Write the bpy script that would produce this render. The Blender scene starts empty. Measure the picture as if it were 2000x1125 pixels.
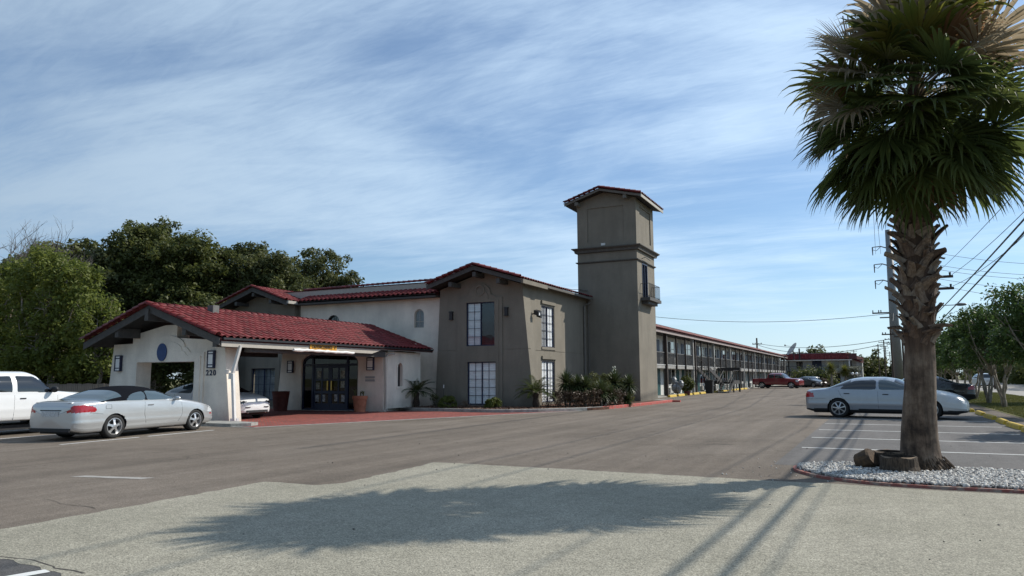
import bpy, bmesh, math, random
import numpy as np
from mathutils import Vector, Matrix, noise
from mathutils.geometry import tessellate_polygon
R = math.radians
random.seed(7); rng = np.random.default_rng(7)
SC = bpy.context.scene
COL = SC.collection

# ------------------------------------------------------------------ camera
cam_d = bpy.data.cameras.new('camera'); cam = bpy.data.objects.new('camera', cam_d); COL.objects.link(cam)
cam_d.sensor_width = 36.0; cam_d.lens = 36.0*1443/2000
cam_d.clip_start = 0.1; cam_d.clip_end = 6000
H = 1.5; PITCH = R(6.92); ROLL = 0.0053; YAW = R(25.77)
fw = Vector((-math.sin(YAW)*math.cos(PITCH), math.cos(YAW)*math.cos(PITCH), math.sin(PITCH)))
rt = Vector((math.cos(YAW), math.sin(YAW), 0)); up = rt.cross(fw)
r2 = rt*math.cos(ROLL)-up*math.sin(ROLL); u2 = up*math.cos(ROLL)+rt*math.sin(ROLL)
M = Matrix((r2, u2, -fw)).transposed().to_4x4(); M.translation = Vector((0, 0, H))
cam.matrix_world = M
SC.camera = cam
SC.render.resolution_x = 1024; SC.render.resolution_y = 576

# ------------------------------------------------------------------ light and exposure
SUN_EL = R(38.0); SUNH = Vector((0.67, 0.742, 0)).normalized()
SUN_DIR = Vector((SUNH.x*math.cos(SUN_EL), SUNH.y*math.cos(SUN_EL), math.sin(SUN_EL)))
sun_d = bpy.data.lights.new('sun', 'SUN'); sun_d.energy = 4.8; sun_d.angle = R(0.53); sun_d.color = (1.0, 0.945, 0.85)
sun = bpy.data.objects.new('sun', sun_d); COL.objects.link(sun)
sun.rotation_euler = SUN_DIR.to_track_quat('Z', 'Y').to_euler(); sun.location = (20, 20, 40)
SC.view_settings.view_transform = 'Standard'; SC.view_settings.look = 'None'
SC.view_settings.gamma = 1.0; SC.view_settings.use_curve_mapping = False
SC.view_settings.exposure = 0.0
SKY_K = 0.10

world = bpy.data.worlds.new('World'); SC.world = world; world.use_nodes = True
def build_world():
    nt = world.node_tree; N = nt.nodes; L = nt.links; N.clear()
    out = N.new('ShaderNodeOutputWorld'); bg = N.new('ShaderNodeBackground'); bg.inputs[1].default_value = SKY_K
    sky = N.new('ShaderNodeTexSky'); sky.sky_type = 'NISHITA'; sky.sun_disc = False
    sky.sun_elevation = SUN_EL; sky.sun_rotation = math.atan2(SUN_DIR.x, SUN_DIR.y)
    sky.air_density = 1.0; sky.dust_density = 0.4; sky.ozone_density = 2.8; sky.altitude = 0
    tc = N.new('ShaderNodeTexCoord'); sep = N.new('ShaderNodeSeparateXYZ'); L.new(tc.outputs['Generated'], sep.inputs[0])
    def m(op, a, b=None, c=None, clamp=False):
        n = N.new('ShaderNodeMath'); n.operation = op; n.use_clamp = clamp
        for i, v in enumerate((a, b, c)):
            if v is None: continue
            if isinstance(v, (int, float)): n.inputs[i].default_value = v
            else: L.new(v, n.inputs[i])
        return n.outputs[0]
    zc = m('ADD', m('MAXIMUM', sep.outputs[2], 0.0), 0.10)
    px = m('DIVIDE', sep.outputs[0], zc); py = m('DIVIDE', sep.outputs[1], zc)
    comb = N.new('ShaderNodeCombineXYZ'); L.new(px, comb.inputs[0]); L.new(py, comb.inputs[1])
    def mapn(rot, sx, sy, off=(0, 0, 0)):
        a = N.new('ShaderNodeMapping'); a.inputs['Rotation'].default_value = (0, 0, rot); 
        a.inputs['Location'].default_value = off
        L.new(comb.outputs[0], a.inputs[0])
        b = N.new('ShaderNodeMapping'); b.inputs['Scale'].default_value = (sx, sy, 1); L.new(a.outputs[0], b.inputs[0])
        return b.outputs[0]
    def nz(vec, sc, det, rough, dist=0.0):
        n = N.new('ShaderNodeTexNoise'); n.inputs['Scale'].default_value = sc; n.inputs['Detail'].default_value = det
        n.inputs['Roughness'].default_value = rough; n.inputs['Distortion'].default_value = dist
        L.new(vec, n.inputs['Vector']); return n.outputs['Fac']
    def ramp(v, lo, hi, olo=0.0, ohi=1.0):
        n = N.new('ShaderNodeMapRange'); n.interpolation_type = 'SMOOTHSTEP'
        n.inputs[1].default_value = lo; n.inputs[2].default_value = hi; n.inputs[3].default_value = olo; n.inputs[4].default_value = ohi
        L.new(v, n.inputs[0]); return n.outputs[0]
    big = nz(mapn(R(-12), 0.45, 0.7, (2, 5, 0)), 0.9, 3, 0.5, 0.6)
    st = nz(mapn(R(-4), 0.50, 1.35, (3, 1, 0)), 1.1, 10, 0.60, 1.3)
    st2 = nz(mapn(R(-10), 0.8, 2.3, (7, 4, 0)), 1.6, 8, 0.62, 1.2)
    fine = nz(mapn(R(6), 1.3, 5.5, (1, 9, 0)), 3.2, 8, 0.66, 1.6)
    a = m('ADD', m('MULTIPLY', st, 0.62), m('MULTIPLY', st2, 0.26))
    a = m('ADD', a, m('MULTIPLY', fine, 0.16))
    a = m('ADD', a, m('MULTIPLY', m('SUBTRACT', big, 0.5), 1.05))
    # veil is thicker to the left of the lot, thinner above the tower
    left = m('ADD', m('MULTIPLY', sep.outputs[0], -0.80), m('MULTIPLY', sep.outputs[1], -0.15))
    a = m('ADD', a, m('MULTIPLY', m('ADD', left, 0.25), 0.16))
    dens = ramp(a, 0.34, 0.84)
    small = N.new('ShaderNodeTexNoise'); 
    hz = ramp(sep.outputs[2], 0.0, 0.22, 0.55, 0.0)
    dens = m('MAXIMUM', m('MULTIPLY_ADD', dens, 0.66, 0.15), hz)
    mix = N.new('ShaderNodeMixRGB'); L.new(dens, mix.inputs[0])
    tint = N.new('ShaderNodeVectorMath'); tint.operation = 'MULTIPLY'; L.new(sky.outputs[0], tint.inputs[0]); tint.inputs[1].default_value = (0.88, 1.06, 1.20); L.new(tint.outputs[0], mix.inputs[1])
    dt = N.new('ShaderNodeVectorMath'); dt.operation = 'DOT_PRODUCT'; L.new(tc.outputs['Generated'], dt.inputs[0]); dt.inputs[1].default_value = SUN_DIR
    ph = ramp(dt.outputs['Value'], -0.7, 0.9, 0.42, 1.15)   # cirrus scatters forward: brighter towards the sun
    cc = N.new('ShaderNodeVectorMath'); cc.operation = 'SCALE'; cc.inputs[0].default_value = (7.0, 8.9, 10.8); L.new(ph, cc.inputs['Scale'])
    L.new(cc.outputs[0], mix.inputs[2])
    L.new(mix.outputs[0], bg.inputs[0]); L.new(bg.outputs[0], out.inputs[0])
build_world()

# ------------------------------------------------------------------ materials
MATS = {}
def mat(name, col, rough=0.8, metal=0.0, var=0.0, vscale=6.0, col2=None, bump=0.0, bscale=60.0, spec=0.5, coat=0.0, det=6, trans=0.0, aniso=None, sheen=0, c2w=(0.4, 0.65)):
    if name in MATS: return MATS[name]
    m = bpy.data.materials.new(name); m.use_nodes = True; nt = m.node_tree; N = nt.nodes; L = nt.links
    b = N['Principled BSDF']; b.inputs['Base Color'].default_value = (*col, 1); b.inputs['Roughness'].default_value = rough
    b.inputs['Metallic'].default_value = metal; b.inputs['Specular IOR Level'].default_value = spec
    if coat: b.inputs['Coat Weight'].default_value = coat; b.inputs['Coat Roughness'].default_value = 0.04
    tc = N.new('ShaderNodeTexCoord'); vec = tc.outputs['Object']
    if aniso:
        mp = N.new('ShaderNodeMapping'); mp.inputs['Scale'].default_value = aniso; L.new(vec, mp.inputs[0]); vec = mp.outputs[0]
    if var or col2:
        n = N.new('ShaderNodeTexNoise'); n.inputs['Scale'].default_value = vscale; n.inputs['Detail'].default_value = det
        n.inputs['Roughness'].default_value = 0.65
        L.new(vec, n.inputs['Vector'])
        mr = N.new('ShaderNodeMapRange'); mr.inputs[1].default_value = c2w[0]; mr.inputs[2].default_value = c2w[1]; L.new(n.outputs['Fac'], mr.inputs[0])
        mx = N.new('ShaderNodeMixRGB'); L.new(mr.outputs[0], mx.inputs[0])
        if col2 is None:
            mx.inputs[1].default_value = (*[c*(1-var) for c in col], 1); mx.inputs[2].default_value = (*[min(1, c*(1+var)) for c in col], 1)
        else:
            mx.inputs[1].default_value = (*col, 1); mx.inputs[2].default_value = (*col2, 1)
        L.new(mx.outputs[0], b.inputs['Base Color'])
    if bump:
        n = N.new('ShaderNodeTexNoise'); n.inputs['Scale'].default_value = bscale; n.inputs['Detail'].default_value = 5
        L.new(vec, n.inputs['Vector'])
        bp = N.new('ShaderNodeBump'); bp.inputs['Strength'].default_value = bump; bp.inputs['Distance'].default_value = 0.02
        L.new(n.outputs['Fac'], bp.inputs['Height']); L.new(bp.outputs[0], b.inputs['Normal'])
    MATS[name] = m
    return m
def leafmat(name, c1, c2, scale=1.2, rough=0.55, tr=0.25):
    m = bpy.data.materials.new(name); m.use_nodes = True; nt = m.node_tree; N = nt.nodes; L = nt.links
    b = N['Principled BSDF']; b.inputs['Roughness'].default_value = rough; b.inputs['Specular IOR Level'].default_value = 0.35
    tc = N.new('ShaderNodeTexCoord'); n = N.new('ShaderNodeTexNoise'); n.inputs['Scale'].default_value = scale; n.inputs['Detail'].default_value = 3
    L.new(tc.outputs['Object'], n.inputs['Vector'])
    n2 = N.new('ShaderNodeTexWhiteNoise'); g = N.new('ShaderNodeNewGeometry'); L.new(g.outputs['Random Per Island'], n2.inputs['Vector'])
    ad = N.new('ShaderNodeMath'); ad.operation = 'MULTIPLY_ADD'; L.new(g.outputs['Random Per Island'], ad.inputs[0]); ad.inputs[1].default_value = 0.5
    mr = N.new('ShaderNodeMapRange'); mr.inputs[1].default_value = 0.35; mr.inputs[2].default_value = 0.65; mr.inputs[4].default_value = 0.5; L.new(n.outputs['Fac'], mr.inputs[0])
    L.new(mr.outputs[0], ad.inputs[2])
    mx = N.new('ShaderNodeMixRGB'); mx.inputs[1].default_value = (*c1, 1); mx.inputs[2].default_value = (*c2, 1); L.new(ad.outputs[0], mx.inputs[0])
    L.new(mx.outputs[0], b.inputs['Base Color'])
    t = N.new('ShaderNodeBsdfTranslucent'); L.new(mx.outputs[0], t.inputs[0])
    s = N.new('ShaderNodeMixShader'); s.inputs[0].default_value = tr; L.new(b.outputs[0], s.inputs[1]); L.new(t.outputs[0], s.inputs[2])
    L.new(s.outputs[0], N['Material Output'].inputs[0])
    MATS[name] = m; return m
def glassmat(name, tint=(0.75, 0.8, 0.82), base=0.08):
    m = bpy.data.materials.new(name); m.use_nodes = True; nt = m.node_tree; N = nt.nodes; L = nt.links
    N.remove(N['Principled BSDF'])
    t = N.new('ShaderNodeBsdfTransparent'); t.inputs[0].default_value = (*tint, 1)
    g = N.new('ShaderNodeBsdfGlossy'); g.inputs['Roughness'].default_value = 0.02
    f = N.new('ShaderNodeFresnel'); f.inputs[0].default_value = 1.5
    a = N.new('ShaderNodeMath'); a.operation = 'ADD'; a.use_clamp = True; a.inputs[1].default_value = base; L.new(f.outputs[0], a.inputs[0])
    ge = N.new('ShaderNodeNewGeometry'); iv = N.new('ShaderNodeMath'); iv.operation = 'SUBTRACT'; iv.inputs[0].default_value = 1.0; L.new(ge.outputs['Backfacing'], iv.inputs[1])
    mu = N.new('ShaderNodeMath'); mu.operation = 'MULTIPLY'; L.new(a.outputs[0], mu.inputs[0]); L.new(iv.outputs[0], mu.inputs[1])
    s = N.new('ShaderNodeMixShader'); L.new(mu.outputs[0], s.inputs[0]); L.new(t.outputs[0], s.inputs[1]); L.new(g.outputs[0], s.inputs[2])
    L.new(s.outputs[0], N['Material Output'].inputs[0]); MATS[name] = m; return m

def stucco(name, col, amt=0.13, stain=0.20):
    """painted stucco: fine grain bump, blotchy wear, faint vertical rain streaks"""
    m = bpy.data.materials.new(name); m.use_nodes = True; nt = m.node_tree; N = nt.nodes; L = nt.links
    b = N['Principled BSDF']; b.inputs['Roughness'].default_value = 0.9; b.inputs['Specular IOR Level'].default_value = 0.2
    g = N.new('ShaderNodeNewGeometry')
    def nz(scale, det, mapscale=(1, 1, 1)):
        mp = N.new('ShaderNodeMapping'); mp.inputs['Scale'].default_value = mapscale; L.new(g.outputs['Position'], mp.inputs[0])
        n = N.new('ShaderNodeTexNoise'); n.inputs['Scale'].default_value = scale; n.inputs['Detail'].default_value = det; n.inputs['Roughness'].default_value = 0.6
        L.new(mp.outputs[0], n.inputs['Vector']); return n.outputs['Fac']
    def mul(col_in, fac, lo, hi, a, bb):
        mr = N.new('ShaderNodeMapRange'); mr.inputs[1].default_value = lo; mr.inputs[2].default_value = hi; mr.inputs[3].default_value = a; mr.inputs[4].default_value = bb
        L.new(fac, mr.inputs[0])
        mx = N.new('ShaderNodeVectorMath'); mx.operation = 'SCALE'
        L.new(col_in, mx.inputs[0]); L.new(mr.outputs[0], mx.inputs['Scale']); return mx.outputs[0]
    rgb = N.new('ShaderNodeRGB'); rgb.outputs[0].default_value = (*col, 1)
    c = mul(rgb.outputs[0], nz(0.9, 5), 0.3, 0.7, 1-amt, 1+amt)
    c = mul(c, nz(1.0, 6, (1.7, 1.7, 0.3)), 0.45, 0.75, 1+stain*0.2, 1-stain*0.6)
    c = mul(c, nz(38, 3), 0.35, 0.65, 0.94, 1.06)
    sp = N.new('ShaderNodeSeparateXYZ'); L.new(g.outputs['Position'], sp.inputs[0])
    ad = N.new('ShaderNodeMath'); ad.operation = 'MULTIPLY_ADD'; L.new(nz(2.2, 5), ad.inputs[0]); ad.inputs[1].default_value = -0.9; L.new(sp.outputs[2], ad.inputs[2])
    c = mul(c, ad.outputs[0], -0.35, 0.25, 0.72, 1.0)   # splash dirt at the foot of the wall
    L.new(c, b.inputs['Base Color'])
    bp = N.new('ShaderNodeBump'); bp.inputs['Strength'].default_value = 0.5; bp.inputs['Distance'].default_value = 0.012
    L.new(nz(45, 4), bp.inputs['Height']); L.new(bp.outputs[0], b.inputs['Normal'])
    MATS[name] = m; return m

def ground_mat(name, cols, speck=0.0, speck_scale=120, blotch=0.6, cracks=0.0, bump=0.3, tracks=0.0, coarse=0.6):
    m = bpy.data.materials.new(name); m.use_nodes = True; nt = m.node_tree; N = nt.nodes; L = nt.links
    b = N['Principled BSDF']; b.inputs['Roughness'].default_value = 0.92; b.inputs['Specular IOR Level'].default_value = 0.25
    g = N.new('ShaderNodeNewGeometry'); P = g.outputs['Position']
    def nz(scale, det=5, ms=(1, 1, 1), rough=0.6, dist=0.0):
        mp = N.new('ShaderNodeMapping'); mp.inputs['Scale'].default_value = ms; L.new(P, mp.inputs[0])
        n = N.new('ShaderNodeTexNoise'); n.inputs['Scale'].default_value = scale; n.inputs['Detail'].default_value = det
        n.inputs['Roughness'].default_value = rough; n.inputs['Distortion'].default_value = dist
        L.new(mp.outputs[0], n.inputs['Vector']); return n.outputs['Fac']
    def rng_(v, a, bb, c, d):
        mr = N.new('ShaderNodeMapRange'); mr.inputs[1].default_value = a; mr.inputs[2].default_value = bb; mr.inputs[3].default_value = c; mr.inputs[4].default_value = d
        L.new(v, mr.inputs[0]); return mr.outputs[0]
    def scale(col, f):
        v = N.new('ShaderNodeVectorMath'); v.operation = 'SCALE'; L.new(col, v.inputs[0]); L.new(f, v.inputs['Scale']); return v.outputs[0]
    mx = N.new('ShaderNodeMixRGB'); mx.inputs[1].default_value = (*cols[0], 1); mx.inputs[2].default_value = (*cols[1], 1)
    L.new(rng_(nz(blotch, 6), 0.38, 0.62, 0, 1), mx.inputs[0]); c = mx.outputs[0]
    c = scale(c, rng_(nz(4.5, 5), 0.3, 0.7, 0.90, 1.10))
    if tracks:
        c = scale(c, rng_(nz(1.0, 5, (1.6, 0.07, 1)), 0.35, 0.65, 1-tracks, 1+tracks*0.6))
        c = scale(c, rng_(nz(0.35, 5, (1, 1, 1), 0.7, 1.5), 0.50, 0.66, 1.0, 1-tracks*0.8))
    sp = nz(speck_scale, 2, rough=0.8)
    c = scale(c, rng_(sp, 0.30, 0.70, 1-speck, 1+speck))
    sp2 = nz(speck_scale*0.35, 3, rough=0.8)
    c = scale(c, rng_(sp2, 0.34, 0.66, 1-speck*coarse, 1+speck*coarse))
    if cracks:
        v = N.new('ShaderNodeTexVoronoi'); v.feature = 'DISTANCE_TO_EDGE'; v.inputs['Scale'].default_value = cracks
        mp = N.new('ShaderNodeMixRGB'); mp.inputs[0].default_value = 0.12; L.new(P, mp.inputs[1])
        nn = N.new('ShaderNodeTexNoise'); nn.inputs['Scale'].default_value = 1.3; nn.inputs['Detail'].default_value = 6; L.new(P, nn.inputs['Vector'])
        L.new(nn.outputs['Color'], mp.inputs[2]); 
        ds = N.new('ShaderNodeVectorMath'); ds.operation = 'MULTIPLY_ADD'; L.new(nn.outputs['Color'], ds.inputs[0]); ds.inputs[1].default_value = (1.2, 1.2, 0); L.new(P, ds.inputs[2])
        L.new(ds.outputs[0], v.inputs['Vector'])
        gate = rng_(nz(0.33, 3), 0.50, 0.56, 0.0, 0.45)
        ck = rng_(v.outputs['Distance'], 0.0, 0.006, 1.0, 0.0)
        mm = N.new('ShaderNodeMath'); mm.operation = 'MULTIPLY'; L.new(gate, mm.inputs[0]); L.new(ck, mm.inputs[1])
        c = scale(c, rng_(mm.outputs[0], 0, 1, 1.0, 0.25))
    L.new(c, b.inputs['Base Color'])
    bp = N.new('ShaderNodeBump'); bp.inputs['Strength'].default_value = bump; bp.inputs['Distance'].default_value = 0.01
    L.new(sp, bp.inputs['Height']); L.new(bp.outputs[0], b.inputs['Normal'])
    MATS[name] = m; return m

WHITE_ST = stucco('white_stucco', (0.78, 0.71, 0.61))
TAUPE = stucco('taupe_stucco', (0.212, 0.190, 0.154), 0.10, 0.22)
TAUPE2 = mat('taupe_trim', (0.17, 0.16, 0.142), 0.8, var=0.12)
BEIGE = mat('beige_trim', (0.42, 0.39, 0.34), 0.75, var=0.06)
DKTRIM = mat('charcoal_trim', (0.075, 0.072, 0.068), 0.75, var=0.15)
CORNICE = mat('cornice_paint', (0.10, 0.092, 0.08), 0.8, var=0.15)
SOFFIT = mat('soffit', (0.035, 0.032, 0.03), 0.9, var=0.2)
NAVY = mat('navy_paint', (0.012, 0.018, 0.055), 0.45, var=0.15)
BLUE = mat('blue_enamel', (0.012, 0.05, 0.17), 0.5, var=0.1)
WHITEP = mat('white_paint', (0.72, 0.71, 0.68), 0.55, var=0.06)
GUTTER = mat('gutter_metal', (0.50, 0.48, 0.44), 0.5, var=0.08)
BLACKM = mat('black_metal', (0.015, 0.015, 0.018), 0.45, var=0.2)
LAMPG = mat('lamp_glass', (0.80, 0.80, 0.78), 0.35)
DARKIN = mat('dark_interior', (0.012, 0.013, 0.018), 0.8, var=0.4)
BLIND = mat('white_blind', (0.86, 0.88, 0.88), 0.8, var=0.10, vscale=2.0, bump=0.25, bscale=6, aniso=(1, 1, 14))
CURT = mat('grey_curtain', (0.30, 0.31, 0.32), 0.9, var=0.3, vscale=3, aniso=(14, 14, 1))
GLASS = glassmat('window_glass', (0.92, 0.94, 0.95), 0.03); GLASSC = glassmat('clear_glass', (1.0, 1.0, 1.0), 0.0); GLASSD = glassmat('tinted_glass', (0.30, 0.34, 0.38), 0.0)
TILES = []
for i, (c, c2) in enumerate([((0.145, 0.014, 0.016), (0.185, 0.026, 0.026)), ((0.115, 0.011, 0.013), (0.155, 0.022, 0.022)), ((0.175, 0.022, 0.024), (0.22, 0.042, 0.040)), ((0.085, 0.010, 0.011), (0.13, 0.024, 0.022))]):
    TILES.append(mat('red_roof_tile_%d' % i, c, 0.62, col2=c2, vscale=7, bump=0.25, bscale=30, spec=0.3))
UNDERT = mat('tile_underlay', (0.06, 0.008, 0.010), 0.9, var=0.3)
BRICKP = None
TEAL = mat('teal_door_paint', (0.012, 0.07, 0.075), 0.5, var=0.1)
BROWNW = mat('brown_stained_post', (0.045, 0.034, 0.028), 0.8, var=0.25, vscale=12)
YELLOW = mat('yellow_paint', (0.62, 0.42, 0.035), 0.75, col2=(0.40, 0.27, 0.05), vscale=7, bump=0.3)
REDC = mat('red_curb_paint', (0.42, 0.075, 0.06), 0.85, col2=(0.30, 0.17, 0.14), vscale=6, bump=0.4, c2w=(0.48, 0.7))
CONC = mat('concrete_kerb', (0.36, 0.35, 0.32), 0.9, col2=(0.22, 0.22, 0.2), vscale=5, bump=0.4)
LINEW = mat('white_line_paint', (0.66, 0.66, 0.63), 0.85, col2=(0.30, 0.29, 0.27), vscale=14, c2w=(0.55, 0.72))
TERRA = mat('terracotta', (0.40, 0.15, 0.085), 0.85, var=0.15)
TERRA2 = mat('dark_terracotta', (0.11, 0.026, 0.018), 0.7, var=0.2)
RUBBER = mat('rubber', (0.014, 0.014, 0.014), 0.85, var=0.2)
CHROME = mat('chrome', (0.62, 0.62, 0.62), 0.18, metal=0.9)
ALLOY = mat('alloy', (0.55, 0.55, 0.55), 0.32, metal=0.75)
PLASTIC = mat('black_plastic', (0.018, 0.018, 0.02), 0.6)
CARGLASS = mat('car_glass', (0.010, 0.012, 0.015), 0.03, spec=0.9, coat=0.3)
CARGLASSL = mat('car_glass_light', (0.05, 0.075, 0.085), 0.04, spec=1.0, coat=0.5)
TAILR = mat('tail_lamp_red', (0.36, 0.008, 0.012), 0.12, coat=0.8)
HEADL = mat('head_lamp', (0.55, 0.57, 0.58), 0.10, coat=0.8)
SILVER = mat('silver_paint', (0.56, 0.57, 0.57), 0.30, metal=0.55, coat=0.9, var=0.015, vscale=3)
BLUEGREY = mat('bluegrey_paint', (0.36, 0.39, 0.43), 0.33, metal=0.55, coat=0.7, var=0.03)
WHITEC = mat('white_car_paint', (0.80, 0.80, 0.79), 0.30, coat=0.9, var=0.01)
BLACKC = mat('black_car_paint', (0.012, 0.012, 0.016), 0.25, coat=0.9)
REDCAR = mat('red_car_paint', (0.20, 0.010, 0.018), 0.28, coat=0.8, var=0.03)
SOFTTOP = mat('soft_top_fabric', (0.008, 0.009, 0.012), 1.0, bump=0.2, bscale=200, spec=0.05)
PLATE = mat('plate', (0.55, 0.56, 0.56), 0.5, var=0.2, vscale=30)
STEEL = mat('galvanised_steel', (0.22, 0.225, 0.225), 0.6, metal=0.3, var=0.1)
WOODP = mat('utility_pole_wood', (0.07, 0.05, 0.038), 0.9, var=0.25)
WIRE = mat('wire', (0.02, 0.02, 0.022), 0.6)

# ------------------------------------------------------------------ mesh helpers
def tag(o, label=None, cat=None, group=None, kind=None):
    if label: o['label'] = label
    if cat: o['category'] = cat
    if group: o['group'] = group
    if kind: o['kind'] = kind
    return o
def thing(name, label, cat, loc=(0, 0, 0), rz=0.0, group=None):
    o = bpy.data.objects.new(name, None); COL.objects.link(o); o.location = loc; o.rotation_euler = (0, 0, rz); o.empty_display_size = 0.2
    return tag(o, label, cat, group)
def npmesh(name, V, F, mats, parent=None, smooth=False, midx=None):
    """V (n,3) array; F (m,k) array of equal-size faces"""
    me = bpy.data.meshes.new(name); V = np.asarray(V, np.float32); F = np.asarray(F, np.int32)
    me.vertices.add(len(V)); me.vertices.foreach_set('co', V.ravel())
    k = F.shape[1]; me.loops.add(F.size); me.loops.foreach_set('vertex_index', F.ravel())
    me.polygons.add(len(F)); me.polygons.foreach_set('loop_start', np.arange(0, F.size, k, dtype=np.int32))
    try: me.polygons.foreach_set('loop_total', np.full(len(F), k, np.int32))
    except Exception: pass
    for m in (mats if isinstance(mats, (list, tuple)) else [mats]): me.materials.append(m)
    if midx is not None: me.polygons.foreach_set('material_index', np.asarray(midx, np.int32))
    if smooth: me.polygons.foreach_set('use_smooth', np.ones(len(F), bool))
    me.update(calc_edges=True); me.validate()
    o = bpy.data.objects.new(name, me); COL.objects.link(o)
    if parent is not None: o.parent = parent
    return o
class MB:
    def __init__(s): s.v = []; s.f = []; s.m = []; s.mi = 0
    def add(s, vs, fs):
        b = len(s.v); s.v += [tuple(v) for v in vs]; s.f += [tuple(b+i for i in f) for f in fs]; s.m += [s.mi]*len(fs); return s
    def box(s, x0, x1, y0, y1, z0, z1):
        return s.add([(x0, y0, z0), (x1, y0, z0), (x1, y1, z0), (x0, y1, z0), (x0, y0, z1), (x1, y0, z1), (x1, y1, z1), (x0, y1, z1)],
                     [(0, 3, 2, 1), (4, 5, 6, 7), (0, 1, 5, 4), (1, 2, 6, 5), (2, 3, 7, 6), (3, 0, 4, 7)])
    def obox(s, O, A, B, Cc):  # oriented box from corner with three edge vectors
        O, A, B, Cc = map(Vector, (O, A, B, Cc)); p = [O, O+A, O+A+B, O+B]; q = [v+Cc for v in p]
        return s.add(p+q, [(0, 3, 2, 1), (4, 5, 6, 7), (0, 1, 5, 4), (1, 2, 6, 5), (2, 3, 7, 6), (3, 0, 4, 7)])
    def prism(s, poly, O, U, V, D):  # polygon (u,v) extruded by D
        O, U, V, D = map(Vector, (O, U, V, D)); n = len(poly)
        p = [O+U*u+V*v for u, v in poly]; q = [a+D for a in p]
        tr = tessellate_polygon([[Vector((u, v, 0)) for u, v in poly]])
        return s.add(p+q, [tuple(t) for t in tr]+[tuple(n+i for i in reversed(t)) for t in tr]+[(i, (i+1) % n, n+(i+1) % n, n+i) for i in range(n)])
    def wall(s, outer, holes, O, U, V, D):  # slab with holes; D = thickness vector going back
        O, U, V, D = map(Vector, (O, U, V, D)); loops = [outer]+holes; flat = [p for l in loops for p in l]; n = len(flat)
        tr = tessellate_polygon([[Vector((u, v, 0)) for u, v in l] for l in loops])
        p = [O+U*u+V*v for u, v in flat]; q = [a+D for a in p]; fs = [tuple(t) for t in tr]+[tuple(n+i for i in reversed(t)) for t in tr]
        b = 0
        for l in loops:
            k = len(l); fs += [(b+i, b+(i+1) % k, n+b+(i+1) % k, n+b+i) for i in range(k)]; b += k
        return s.add(p+q, fs)
    def tube(s, pts, r, n=8, cap=True):
        pts = [Vector(p) for p in pts]; rr = r if isinstance(r, (list, tuple)) else [r]*len(pts); b = len(s.v); vs = []; fs = []
        ref = None
        for i, p in enumerate(pts):
            d = (pts[min(i+1, len(pts)-1)]-pts[max(i-1, 0)]).normalized()
            a = ref if ref is not None else (Vector((0, 0, 1)) if abs(d.z) < 0.9 else Vector((1, 0, 0)))
            x = (a-d*a.dot(d)).normalized(); y = d.cross(x); ref = x
            for k in range(n): t = 2*math.pi*k/n; vs.append(p+(x*math.cos(t)+y*math.sin(t))*rr[i])
        for i in range(len(pts)-1):
            for k in range(n): fs.append((i*n+k, i*n+(k+1) % n, (i+1)*n+(k+1) % n, (i+1)*n+k))
        if cap: fs += [tuple(reversed(range(n))), tuple((len(pts)-1)*n+k for k in range(n))]
        return s.add(vs, fs)
    def lathe(s, prof, O=(0, 0, 0), n=20, axis='Z'):
        O = Vector(O); vs = []; fs = []; k = len(prof)
        for j in range(n):
            t = 2*math.pi*j/n
            for r, z in prof:
                v = Vector((r*math.cos(t), r*math.sin(t), z))
                if axis == 'Y': v = Vector((r*math.cos(t), z, r*math.sin(t)))
                if axis == 'X': v = Vector((z, r*math.cos(t), r*math.sin(t)))
                vs.append(O+v)
        for j in range(n):
            for i in range(k-1):
                a, b = j*k+i, ((j+1) % n)*k+i; fs.append((a, b, b+1, a+1))
        return s.add(vs, fs)
    def sphere(s, O, rx, ry=None, rz=None, n=10, m=6):
        ry = ry or rx; rz = rz or rx; prof = [(math.sin(math.pi*i/m), -math.cos(math.pi*i/m)) for i in range(m+1)]
        vs = []; fs = []
        for j in range(n):
            t = 2*math.pi*j/n
            for r, z in prof: vs.append((O[0]+rx*r*math.cos(t), O[1]+ry*r*math.sin(t), O[2]+rz*z))
        k = m+1
        for j in range(n):
            for i in range(m): a, b = j*k+i, ((j+1) % n)*k+i; fs.append((a, b, b+1, a+1))
        return s.add(vs, fs)
    def build(s, name, mats, parent=None, smooth=False, label=None, local=False, bevel=0):
        me = bpy.data.meshes.new(name); off = Vector((0, 0, 0))
        if parent is not None and not local:
            q = parent
            while q is not None: off += q.location; q = q.parent
        me.from_pydata([(v[0]-off.x, v[1]-off.y, v[2]-off.z) for v in s.v], [], s.f)
        for m in (mats if isinstance(mats, (list, tuple)) else [mats]): me.materials.append(m)
        me.polygons.foreach_set('material_index', s.m)
        if smooth: me.polygons.foreach_set('use_smooth', [True]*len(s.f))
        bm = bmesh.new(); bm.from_mesh(me); bmesh.ops.recalc_face_normals(bm, faces=bm.faces)
        if bevel: bmesh.ops.bevel(bm, geom=list(bm.edges), offset=bevel, segments=1, affect='EDGES')
        bm.to_mesh(me); bm.free()
        me.update()
        o = bpy.data.objects.new(name, me); COL.objects.link(o)
        if parent is not None: o.parent = parent
        if label: o['label'] = label
        return o
def inst(name, me, parent, loc, rot=None, scale=None, mat4=None):
    o = bpy.data.objects.new(name, me); COL.objects.link(o); o.parent = parent
    if mat4 is not None: o.matrix_basis = mat4
    else:
        o.location = loc
        if rot: o.rotation_euler = rot
        if scale: o.scale = scale
    return o
def wloc(o):
    v = Vector((0, 0, 0))
    while o is not None: v += o.location; o = o.parent
    return v
def kids(o): return [c for c in o.children]
def copy_tree(o, parent=None):
    c = o.copy(); COL.objects.link(c)
    if parent is not None: c.parent = parent
    for ch in list(o.children): copy_tree(ch, c)
    return c
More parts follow.
